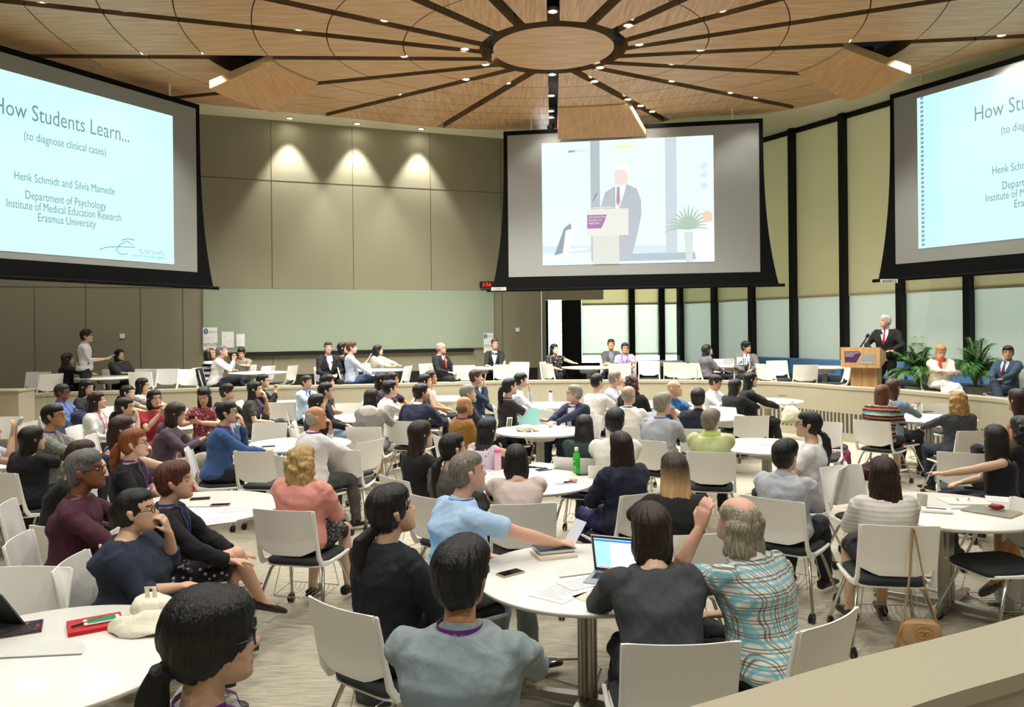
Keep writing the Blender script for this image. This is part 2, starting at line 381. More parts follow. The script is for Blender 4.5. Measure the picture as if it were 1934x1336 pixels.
# --- ceiling: black void, cream ring, wooden petals, disc
OC = W(1045, 112.5, ZC).xy; OA = OC - Vector((0, .42)); OD = W(1045, 94, ZC).xy
slab = MB().box((-.5, 9, ZC + .62), (26, 27, .1)).build('ceiling', M_DARK); tag(slab, kind='structure')
bpx = [(0, 148), (150, 165), (340, 192), (545, 213), (700, 228), (820, 241), (945, 246), (1050, 243), (1200, 240), (1300, 222), (1440, 215), (1560, 192), (1700, 150), (1820, 115), (1934, 85)]
bnd = [W(x, y, ZC).xy for x, y in bpx]
bnd = [Vector((-9.6, 9)), Vector((-10.1, 13))] + bnd[1:] + [Vector((9.6, 12)), Vector((8.9, 8)), Vector((6, 4)), Vector((.7, 2.2)), Vector((-5, 4))]
bnd = spline(bnd, 4)
def bray(c, d):
    best = 1e9
    for i in range(len(bnd)):
        p, q = bnd[i], bnd[(i + 1) % len(bnd)]; e = q - p; den = d.x * e.y - d.y * e.x
        if abs(den) < 1e-9: continue
        t = ((p.x - c.x) * e.y - (p.y - c.y) * e.x) / den; s = ((p.x - c.x) * d.y - (p.y - c.y) * d.x) / den
        if t > 0 and -1e-6 <= s <= 1 + 1e-6: best = min(best, t)
    return best
m = MB(); vs = []; fs = []; nb = 160
angs = sorted([2 * math.pi * i / nb for i in range(nb)] + [math.atan2(*(p - OC).yx) % (2 * math.pi) for p in outline])
for a in angs:
    d = Vector((math.cos(a), math.sin(a))); p = OC + d * bray(OC, d); q = ray_out(OC, a) + d * .3; vs += [(*p, ZC + .01), (*q, ZC + .01), (*p, ZC + .3)]
nb = len(angs)
for i in range(nb): j = (i + 1) % nb; fs += [(3 * i, 3 * j, 3 * j + 1, 3 * i + 1), (3 * i, 3 * i + 2, 3 * j + 2, 3 * j)]
m.add(vs, fs).build('cream_bulkhead', M_CREAM, slab)
WOOD_L = wood('veneer_along_x', '#a27b55', '#c6a27a', (.5, 9, 9)); WOOD_D = wood('veneer_along_y', '#a27b55', '#c6a27a', (9, .5, 9)); WOOD_P = wood('veneer_panel', '#a67b50', '#bd9160', (7, .5, 2))
M_EDGE = mat('veneer_edge', '#7c6247', .55)
ribs = [87, 56, 30.4, 11, -6.6, -23, -38, -55, -73, -93, -111, -129, -147.8, -161.5, -177.2, 165 - 360, 145 - 360, 118 - 360, 87 - 360]
K = ZC - HC; K = K / 4.63
AX = [x * K for x in (2.5, 3.7, 4.8, 5.85, 6.85, 7.85)]; BF = [x * K for x in (1.96, 2.67, 3.26, 3.77, 4.27, 4.76)]
def rho(k, a):      # seam k, seen from OA in direction a
    A = AX[k]; B = BF[k] if math.sin(a) > 0 else AX[k]
    return 1 / math.sqrt((math.cos(a) / A) ** 2 + (math.sin(a) / B) ** 2)
def seam_on_line(k, p, d):
    lo, hi = .1, 14
    for _ in range(30):
        t = (lo + hi) / 2; q = p + d * t - OA
        if q.length < rho(k, math.atan2(q.y, q.x)): lo = t
        else: hi = t
    return p + d * lo
def disc_on_line(p, d, r=1.22 * K):
    w = p - OD; b = w.dot(d); return p + d * (-b + math.sqrt(b * b - w.length_squared + r * r))
PETALS = {}
HATCH = {0: 'c', 3: 'r', 14: 'l'}
CW = .10
for i in range(18):
    a0, a1 = R(ribs[i]), R(ribs[i + 1])         # going clockwise
    d0, d1 = Vector((math.cos(a0), math.sin(a0))), Vector((math.cos(a1), math.sin(a1)))
    p0, p1 = OC + Vector((d0.y, -d0.x)) * CW, OC + Vector((-d1.y, d1.x)) * CW
    e0, e1 = [disc_on_line(p0, d0)], [disc_on_line(p1, d1)]
    for k in range(6): e0.append(seam_on_line(k, p0, d0)); e1.append(seam_on_line(k, p1, d1))
    L0, L1 = p0 + d0 * bray(p0, d0), p1 + d1 * bray(p1, d1)
    e0 = [q for q in e0 if (q - OC).length < (L0 - OC).length - .1] + [L0]; e1 = [q for q in e1 if (q - OC).length < (L1 - OC).length - .1] + [L1]
    n = min(len(e0), len(e1)); e0 = e0[:n - 1] + [L0]; e1 = e1[:n - 1] + [L1]
    m = MB(); NS = 6
    def curve(k, last):
        out = []
        for s in range(NS + 1):
            f = s / NS; q = e0[k].lerp(e1[k], f)
            if 0 < s < NS and k > 0:
                v = q - OA; L_ = v.length; a = math.atan2(v.y, v.x)
                if last: v2 = q - OC; dd = v2.normalized(); q = OC + dd * bray(OC, dd)
                else: q = OA + v / L_ * rho(k - 1, a)
            out.append(q)
        return out
    C = [curve(k, k == n - 1) for k in range(n)]
    for k in range(n - 1):
        if i in HATCH and k == 3: PETALS[HATCH[i]] = (C[k], C[k + 1]); continue
        g = .009; A = [q + (r - q).normalized() * g for q, r in zip(C[k], C[k + 1])]; B = [r - (r - q).normalized() * g for q, r in zip(C[k], C[k + 1])]
        poly = A + B[::-1]; nn = len(poly); th = .26
        m.add([(*q, ZC) for q in poly], [tuple(range(nn))], 0)
        top = [(*q, ZC + th) for q in poly]; m.add([(*q, ZC) for q in poly] + top, [(j, nn + j, nn + (j + 1) % nn, (j + 1) % nn) for j in range(nn)], 1)
    am = math.degrees((a0 + a1) / 2) % 180
    m.build('wooden_petal', [WOOD_L if am < 42 or am > 138 else WOOD_D, M_EDGE], slab)
m = MB(); m.lathe([(1.0 * K, ZC), (1.0 * K, ZC + .28)], 64, (OD.x, OD.y, 0), 1); m.add([(OD.x + K * math.cos(2 * math.pi * j / 64), OD.y + K * math.sin(2 * math.pi * j / 64), ZC - .001) for j in range(64)], [tuple(range(64))], 0)
m.build('wooden_medallion', [WOOD_L, M_EDGE], slab, smooth=40)
# hinged projector hatches
for key, lab in (('l', 'wooden ceiling hatch tilted open in front of the left projection screen'), ('c', 'wooden ceiling hatch tilted open above the middle projection screen'), ('r', 'wooden ceiling hatch tilted open beside the right projection screen')):
    A, B = PETALS[key]; c = sum(A, Vector((0, 0))) / len(A); h = empty('ceiling_hatch', (c.x, c.y, ZC)); tag(h, lab, 'ceiling hatch', 'projector hatches')
    dr = .52; th = .14; m = MB(); n = len(A)
    ext = 1.0 if key != 'c' else 1.5
    lo = [Vector((*q, ZC - .03)) for q in A] + [Vector((*(q + (r - q) * ext), ZC - dr)) for q, r in zip(A, B)][::-1]
    lo = [v - Vector((c.x, c.y, ZC)) for v in lo]; up = [v + Vector((0, 0, th)) for v in lo]; nn = len(lo)
    m.add(lo, [tuple(range(nn))], 0); m.add(lo + up, [(j, nn + j, nn + (j + 1) % nn, (j + 1) % nn) for j in range(nn)] + [tuple(range(2 * nn - 1, nn - 1, -1))], 1)
    m.build('wooden_panel', [WOOD_P, mat('hatch_edge', '#b99d74', .5)], h)
    mid = (lo[0] + lo[-1]) / 2; mid = mid + ((lo[n // 2] + lo[-n // 2]) / 2 - mid) * .12
    MB().tube([mid + Vector((0, 0, th)), mid + Vector((0, 0, .75))], .02, 8).build('support_rod', M_BLACK, h)
    cc_ = sum(lo, Vector()) / nn; MB().box(cc_ + Vector((0, 0, .34)), (.6, .5, .2)).lathe([(.07, 0), (.07, .12)], 16, cc_ + Vector((0, 0, .34)), rot=Matrix.Rotation(R(90), 3, 'X')).build('projector', M_BLACK, h, bevel=.02)
# --- downlights
M_LED = mat('lamp_disc', '#ffffff', .5, emit='#fff6e6', es=28)
dl_ring = MB().lathe([(.062, -.004), (.085, -.006), (.09, .0), (.09, .05), (.062, .05)], 20, cap=False).mesh('trim_ring', mat('lamp_trim', '#8d8a80', .35, .6), 40)
dl_disc = MB().lathe([(0.0, .004), (.064, .004)], 20).mesh('lamp_disc', M_LED)
def spot(parent, power, angle, blend=.6, r=.06, color=(1, .93, .82), rot=None):
    l = bpy.data.lights.new('spot', 'SPOT'); l.energy = power; l.spot_size = R(angle); l.spot_blend = blend; l.shadow_soft_size = r; l.color = color
    o = bpy.data.objects.new('spot', l); col.objects.link(o); o.parent = parent; o.location = (0, 0, -.03)
    if rot: o.rotation_euler = rot
SP = {}
def downlight(p, z, label, power=0, angle=110, grp='recessed ceiling downlights', soft=.06):
    o = link('downlight', dl_ring, loc=(p.x, p.y, z)); tag(o, label, 'ceiling light', grp); d = link('lamp_disc', dl_disc, o)
    if power:
        key = (power, angle)
        if key not in SP:
            l = SP[key] = bpy.data.lights.new('spot', 'SPOT'); l.energy = power; l.spot_size = R(angle); l.spot_blend = .5; l.shadow_soft_size = soft; l.color = (1, .965, .90)
        s = bpy.data.objects.new('spot', SP[key]); col.objects.link(s); s.parent = o; s.location = (0, 0, -.03)
    return o
# visible downlights, by rib
RIBL = {
 'rib running far left past the hatch': [(271, 101), (378, 100), (496, 102), (763, 106)],
 'rib sloping to the top left corner': [(77, 2), (235, 18), (564, 55), (878, 93)],
 'steep rib left of the disc': [(727, 38)],
 'rib ending at the left hatch': [(708, 140), (917, 122)],
 'rib ending over the left wall': [(657, 199), (702, 189), (752, 178), (880, 150)],
 'rib ending above the third wall light': [(847, 217), (870, 205), (893, 192), (958, 157)],
 'dark rib pointing at the middle screen': [(1040, 222), (1040, 210), (1041, 181), (1043, 141)],
 'rib right of the middle hatch': [(1232, 211), (1210, 200), (1186, 188), (1123, 154)],
 'rib ending left of the right hatch': [(1429, 184), (1381, 175), (1270, 153), (1133, 128)],
 'rib ending at the right hatch': [(1471, 130), (1270, 120)],
 'rib running far right past the hatch': [(1848, 60), (1727, 69), (1601, 77), (1323, 94)],
 'rib sloping to the top right corner': [(1533, 30), (1207, 84)],
 'steep rib right of the disc': [(1363, 20), (1186, 48)],
 'dark rib nearest the camera': [(1044, 22)],
 'rib left of the nearest dark rib': [(938, 39)],
}
ORD = ['outermost', 'second', 'third', 'innermost']
for rn, L_ in RIBL.items():
    for i, (x, y) in enumerate(L_):
        p = W(x, y, ZC + .02); w = (ORD[i] if i < len(L_) - 1 else ('innermost' if len(L_) > 1 else 'only'))
        downlight(p, ZC + .02, '%s round downlight on the %s' % (w, rn), power=(22 if i < 3 and ('middle' in rn or 'third wall' in rn or 'left of the right hatch' in rn) else 95), angle=115)
# extra downlights added for illumination: near half, left wall side, right windows
k = 0
for (x, y) in [(-5.5, 8.5), (-2.6, 7.6), (.7, 7.2), (3.8, 7.8), (6.3, 9), (-5.2, 5.4), (-2.2, 4.6), (.8, 4.3), (3.6, 5.0), (-3.4, 2.2), (-.6, 2.2), (2.3, 2.0), (-8, 6.5), (-8, 10.5), (-4.4, 10.5), (4.6, 10.9), (-1.3, 10.2), (2.4, 10.4), (0, -.6), (-3, -.6), (3, -.6), (-7.3, 14.3), (-8.6, 13.2), (-8.9, 11.6), (8.6, 11.2), (8.3, 13.2)]:
    downlight(Vector((x, y)), ZC + .02, 'extra round downlight added to light the hall', power=95, angle=115)
# three lights washing the panelled wall
for (x, y), n in zip(((555, 219), (680, 231), (799, 241)), ('leftmost', 'middle', 'rightmost')):
    p = W(x, y, ZC - .005); t = on_left(x - 6); w = lwpt(t, .33)
    downlight(w, ZC - .005, '%s of the three bright spotlights washing the panelled wall' % n, power=190, angle=66, grp='wall washing spotlights')
# track of fittings inside the dark rib, with a little camera at its end
p = W(1040, 240, ZC); o = MB().box((0, 0, .02), (.16, .14, .13)).build('ceiling_camera', M_BLACK, bevel=.01); o.location = p + Vector((0, 0, -.02))
MB().lathe([(.045, 0), (.05, .03), (.0, .035)], 16, (0, -.07, .02), rot=Matrix.Rotation(R(90), 3, 'X')).build('lens', mat('lens_glass', '#9fb4bb', .1), o)
tag(o, 'small black box camera at the end of the dark ceiling rib', 'camera')
# ================================================================ PROJECTION SCREENS
M_SCR = mat('screen_fabric', '#8c8d89', .8)
M_BORD = mat('black_screen_border', '#050606', .8, spec=.15)
M_SLIDE = mat('projected_slide', '#2e3636', .9, emit='#c4fafa', es=.43)
M_SLTXT = mat('slide_text', '#20282a', .9, emit='#86a6ac', es=.27)
M_SLTXT2 = mat('slide_blue_ink', '#182830', .9, emit='#4a90b0', es=.36)
def screen(tl, dl, tr, dr_, zt, zb, label, W0=None):
    """tl, tr: picture columns of the white area's upper corners with their depths; local x along screen, z up, face to -y"""
    a = Vector((tl[0] * dl, dl)); b = Vector((tr[0] * dr_, dr_)); d = b - a; L_ = d.length
    if W0: # extend
        if W0 > 0: b = a + d / L_ * W0
        else: a = b + d / L_ * W0
        L_ = abs(W0)
    c = (a + b) / 2; o = empty('projection_screen', (c.x, c.y, zb), math.atan2(d.y, d.x)); tag(o, label, 'projection screen', 'ceiling-hung projection screens')
    H = zt - zb; w = L_
    MB().box((0, .012, H / 2), (w, .012, H)).build('screen_fabric', M_SCR, o)
    m = MB(); N_ = 14; bt = .10; bb = .28
    L1 = []; Rr = []
    for i in range(N_ + 1):
        z = H + bt - (H + bt + bb) * i / N_; f = i / N_; off = .09 + .30 * f ** 3 + .0 * f; L1.append((-w / 2 - off, z)); Rr.append((w / 2 + off, z))
    for i in range(N_):
        for s, P in ((-1, L1), (1, Rr)):
            x0, z0 = P[i]; x1, z1 = P[i + 1]; xi = s * w / 2
            q = [(x0, z0), (x1, z1), (xi, z1), (xi, z0)]
            m.add([(x, .004, z) for x, z in q] + [(x, .018, z) for x, z in q], [(0, 1, 2, 3), (7, 6, 5, 4), (0, 4, 5, 1), (1, 5, 6, 2), (2, 6, 7, 3), (3, 7, 4, 0)])
    m.box((0, .011, H + bt / 2), (w, .014, bt)); m.box((0, .011, -bb / 2), (w, .014, bb)); m.build('black_border', M_BORD, o)
    MB().tube([(-w / 2 - .52, .01, -bb - .02), (w / 2 + .52, .01, -bb - .02)], .035, 10).build('weight_bar', M_BORD, o)
    m = MB(); [m.box((x_, .03, H + bt + (ZC - zt - bt) / 2), (.04, .03, ZC - zt - bt - .004)) for x_ in (-w * .4, w * .4)]; m.build('hanging_bracket', M_CREAM, o)
    return o, w, H
k = lambda x, y: uv(x, y)[0] / F
ZT, ZB = 6.55, 3.26
# left
sL, wL, hL = screen((k(0, 115), 0), 12.45, (k(370, 207), 0), 15.75, ZT, ZB, 'large projection screen at the left showing the slide How Students Learn', W0=-5.9)
# middle
sM, wM, hM = screen((k(958, 257), 0), 18.2, (k(1433, 230), 0), 17.3, ZT, ZB, 'middle projection screen showing live video of the speaker at the podium')
# right
sR, wR, hR = screen((k(1688, 190), 0), 15.55, (k(1934, 118), 0), 13.35, ZT, ZB, 'large projection screen at the right edge, slide partly out of frame', W0=5.7)
def slide(o, x0, x1, z0, z1, kind, dx=0):
    s = MB().box(((x0 + x1) / 2, .002, (z0 + z1) / 2), (x1 - x0, .006, z1 - z0)).build('projected_slide', M_SLIDE, o)
    c = (x0 + x1) / 2; Y = -.004; rt = (R(90), 0, 0); w = x1 - x0; h = z1 - z0
    def T(b, size, fx, fz, m=M_SLTXT, **kw): return text(b, size, o, m, loc=(x0 + (fx + dx) * w, Y, z0 + fz * h), rot=rt, ext=.001, bold=0, **kw)
    if kind:
        T('How Students Learn...', .38, .575, .755, sx=.70); T('(to diagnose clinical cases)', .20, .575, .64, sx=.68)
        T('Henk Schmidt and Silvia Mamede', .20, .575, .405, sx=.66); T('Department of Psychology', .20, .575, .305, sx=.66); T('Institute of Medical Education Research', .20, .575, .245, sx=.63); T('Erasmus University', .20, .575, .185, sx=.66)
        m = MB(); q = lambda fx, fz: (x0 + fx * w, Y, z0 + fz * h)
        m.tube([q(.69, .055), q(.72, .075), q(.77, .085), q(.83, .088), q(.80, .125), q(.77, .10), q(.755, .06), q(.775, .035), q(.80, .045)], .007, 6)
        m.tube([q(.775, .125), q(.80, .14), q(.83, .135)], .007, 6)
        for j, fx in enumerate((.845, .87, .895, .915, .935)): m.tube([q(fx, .065), q(fx + .008, .08), q(fx + .012, .055), q(fx + .022, .075 if j % 2 else .062)], .005, 6)
        m.build('handwritten_logo', M_SLTXT2, o); T('FACULTY OF SOCIAL SCIENCES', .05, .89, .03, M_SLTXT2)
slide(sL, -wL / 2 + .35, wL / 2 - .55, .12, hL - .28, 1)
slide(sR, -wR / 2 + .50, wR / 2 - .5, .26, hR - .13, 1, -.085)
m = MB(); x0 = -wR / 2 + .50
for i in range(34): m.box((x0 + .10, -.003, .33 + i * .085), (.06, .004, .05))
m.build('film_strip_marks', mat('slide_mark', '#20282a', .9, emit='#88aab2', es=.33), sR)
MB().box((x0 + .27, -.002, (hR + .13) / 2), (.42, .004, hR - .39)).build('slide_side_band', mat('slide_band', '#2a3232', .9, emit='#b3e6ea', es=.46), sR)
# live picture : flat shapes on the middle screen
x0, x1, z0, z1 = -wM / 2 + .80, wM / 2 - .98, .25, hM - .22
vid = MB().box(((x0 + x1) / 2, .002, (z0 + z1) / 2), (x1 - x0, .006, z1 - z0)).build('projected_video', mat('video_pale', '#303434', .9, emit='#e0f2f4', es=.40), sM)
vw, vh = x1 - x0, z1 - z0
def vm(c, e=.44): return mat('video_' + c[1:], '#2c2e30', .9, emit=c, es=e)
def vp(pts, c, y=-.003, name='video_shape'):
    m = MB(); P = [(x0 + a * vw, y, z1 - b * vh) for a, b in pts]; Q = [(p[0], p[1] + .002, p[2]) for p in P]; n = len(P)
    m.add(P + Q, [tuple(range(n)), tuple(range(2 * n - 1, n - 1, -1))] + [(i, (i + 1) % n, n + (i + 1) % n, n + i) for i in range(n)]); m.build(name, vm(c), sM)
vp([(.29, .0), (.345, .0), (.345, .98), (.29, .98)], '#a9b4b9'); vp([(.725, .0), (.79, .0), (.79, .94), (.725, .94)], '#bcc7cf', -.0025)
vp([(.0, .84), (.725, .86), (.725, .92), (.0, .90)], '#c3d6ea', -.0025); vp([(.34, .92), (.94, .92), (.94, .98), (.34, .98)], '#a4b4bd', -.0025)
vp([(.35, .53), (.375, .42), (.44, .37), (.50, .36), (.56, .40), (.585, .50), (.585, .62), (.555, .80), (.52, .98), (.44, .98), (.44, .60), (.36, .60)], '#abb2b9', -.005)
vp([(.435, .36), (.50, .36), (.49, .42), (.455, .56), (.435, .56)], '#dfe6e8', -.007); vp([(.445, .38), (.46, .38), (.463, .50), (.45, .54), (.440, .50)], '#a98a9b', -.009)
vp([(.43, .27), (.44, .22), (.475, .20), (.505, .22), (.515, .28), (.505, .35), (.47, .375), (.435, .35)], '#dccfc8', -.009); vp([(.435, .24), (.455, .185), (.50, .19), (.52, .25), (.512, .30), (.497, .25)], '#eef0ee', -.011)
vp([(.265, .555), (.51, .555), (.51, .77), (.265, .77)], '#d8d9cf', -.011); vp([(.30, .77), (.455, .77), (.455, 1.0), (.30, 1.0)], '#cfd0c6', -.011)
vp([(.268, .60), (.385, .60), (.375, .64), (.35, .71), (.268, .71)], '#9a6f9b', -.013)
vp([(.13, .70), (.17, .66), (.175, .72), (.13, .90), (.07, .92)], '#85929c', -.005); vp([(.14, .72), (.195, .70), (.15, .93), (.02, .95), (.02, .93), (.12, .91)], '#e3e8e4', -.007)
vp([(.15, .87), (.27, .86), (.27, .88), (.15, .89)], '#e3e8e4', -.007)
m = MB()
for a in range(15):
    q = a / 14 * 2.7 + .22; m.tube([(x0 + (.855 + .115 * t * math.cos(q) * (1 + .3 * t)) * vw, -.006, z1 - (.74 - .20 * math.sin(q) * t + .07 * t ** 3 * abs(math.cos(q))) * vh) for t in (0, .25, .5, .75, 1)], [.010, .022, .026, .018, .004], 5, flat=.15, up=(0, 1, 0))
m.build('video_plant', vm('#a3b8a8'), sM)
vp([(.83, .76), (.88, .76), (.875, 1.0), (.84, 1.0)], '#c7cfd0', -.006)
vp([(.885, .75), (.92, .69), (.97, .68), (1.0, .72), (1.0, 1.0), (.90, 1.0), (.88, .85)], '#eceeea', -.008); vp([(.93, .62), (.96, .59), (.99, .62), (.99, .68), (.95, .69)], '#d9c3ae', -.009)
for b in (.23, .30, .385): vp([(.925, b), (.955, b - .02), (.97, b + .01), (.95, b + .035), (.928, b + .03)], '#c9d6da', -.005)
vp([(.42, .055), (.555, .045), (.555, .062), (.42, .072)], '#e6e49a', -.005); vp([(.16, .07), (.20, .068), (.20, .085), (.16, .087)], '#8f9a9c', -.005)
t = text('SCREEN C', .09, sM, vm('#c3cacb'), loc=(x0 + .24 * vw, -.006, z1 - .085 * vh), rot=(R(90), 0, 0), ext=.001)
[text(b_, .055, sM, vm('#e7e2ea'), align='LEFT', loc=(x0 + .275 * vw, -.016, z1 - (.625 + .025 * i_) * vh), rot=(R(90), 0, 0), ext=.0005) for i_, b_ in enumerate(('LEE KONG CHIAN', 'SCHOOL OF', 'MEDICINE'))]
vp([(.30, .49), (.305, .49), (.33, .43), (.325, .42)], '#6e7a80', -.013)
vp([(.29, .54), (.29, .55), (.44, .55), (.40, .535)], '#d8c7bd', -.014)
# screen name plates
for p, s, lab in ((WD(942, 546, 18.0), 'SCREEN C', 'small pale plate reading SCREEN C below the middle screen'), (WD(1679, 531, 15.4), 'SCREEN D', 'small pale plate reading SCREEN D below the right screen')):
    o = MB().box((0, 0, 0), (.34, .02, .075)).build('name_plate', mat('plate_white', '#c9c9c0', .6)); o.location = p; tag(o, lab, 'sign')
    text(s, .06, o, M_BLACK, loc=(0, -.013, -.022), rot=(R(90), 0, 0), ext=.001)
# clock
p = lwpt(on_left(919), .05); z = HC + (YH - uv(921, 538)[1] - YH) / F * p.y
o = MB().box((0, 0, 0), (.36, .06, .17)).build('digital_clock', M_BLACK, bevel=.01); o.location = (p.x, p.y - .02, z); tag(o, 'black digital clock with red digits at the end of the panelled wall', 'clock')
text('3:56', .13, o, mat('red_digits', '#ff2a10', .5, emit='#ff2510', es=.7), name='digits', loc=(0, -.035, -.045), rot=(R(90), 0, 0), ext=.001)
# --- glass writing board on the panelled wall
t0, t1 = on_left(384), on_left(932); p, q = lwpt(t0, .03), lwpt(t1, .03); c = (p + q) / 2; L_ = (q - p).length
o = empty('writing_board', (c.x, c.y, 1.55), Rl); tag(o, 'long pale green glass writing board on the panelled wall', 'whiteboard')
MB().box((0, 0, .76), (L_, .03, 1.44)).build('glass_panel', mat('green_glass', '#9ba893', .12, coat=.6), o)
MB().box((0, -.01, -.01), (L_ * .84, .09, .085)).build('pen_tray', M_BLACK, o)
# papers on the board
def paper_on_board(px, py, w, h, label, lines):
    t = on_left(px); p = lwpt(t, .058); v = uv(px, py)[1]; z = HC - v / F * p.y
    o = MB().box((0, 0, 0), (w, .003, h)).build('poster', mat('paper_white', '#e6e8e2', .7)); o.location = (p.x, p.y, z); o.rotation_euler = (0, 0, Rl); tag(o, label, 'poster', 'papers stuck on the writing board')
    for s, sz, x, zz, cc in lines: text(s, sz, o, mat('ink_' + cc[1:], cc, .7), align='LEFT', loc=(x, -.003, zz), rot=(R(90), 0, 0), ext=.0006)
    return o
def bt(o, x, z):
    m = MB(); m.lathe([(.0, 0), (.055, 0), (.055, .003), (0, .003)], 20, (0, 0, 0)); me = m.mesh('bluetooth_badge', mat('badge_blue', '#2a5a8c', .5), None); b = link('wireless_badge', me, o, (x, -.002, z)); b.rotation_euler = (R(90), 0, 0); b.scale = (.8, 1.2, 1)
    MB().tube([(-.02, -.02, .006), (.02, .02, .006), (0, .045, .006), (0, -.045, .006), (.02, -.02, .006), (-.02, .02, .006)], .004, 5).build('badge_symbol', mat('paper_white', '#e6e8e2', .7), b)
o = paper_on_board(397, 640, .30, .50, 'tall paper notice with a blue wireless badge at the left end of the glass board', [('Bluetooth', .045, -.04, .14, '#556070'), ('www.', .05, -.10, .0, '#c3c98a'), ('NTUZB', .09, -.14, -.16, '#3a3a3a')]); bt(o, -.09, .165)
paper_on_board(430, 642, .26, .36, 'white sheet with a red line on the glass board', [('WiFi', .03, -.10, .06, '#5a6a5a'), ('______', .06, -.06, -.03, '#a03a50')])
paper_on_board(454, 643, .18, .28, 'smaller white sheet at the right of the two on the glass board', [('o', .05, -.02, -.02, '#5f6f70')])
o = paper_on_board(921, 648, .26, .50, 'tall paper notice with a blue badge at the right end of the glass board', [('Bluetooth', .04, -.03, .16, '#556070'), ('NTUZB', .085, -.12, -.10, '#3a3a3a')]); bt(o, -.08, .17)
for px, py, lab in ((231, 635, 'square white switch plate on the panelled wall behind the standing man'), (977, 623, 'square white switch plate right of the glass board')):
    p = lwpt(on_left(px), .015); z = HC - uv(px, py)[1] / F * p.y
    o = MB().box((0, 0, 0), (.10, .02, .10)).build('switch_plate', M_WHITE, bevel=.004); o.location = (p.x, p.y, z); o.rotation_euler = (0, 0, Rl); tag(o, lab, 'light switch'); MB().box((0, -.012, 0), (.04, .006, .05)).build('rocker', M_WHITE, o)
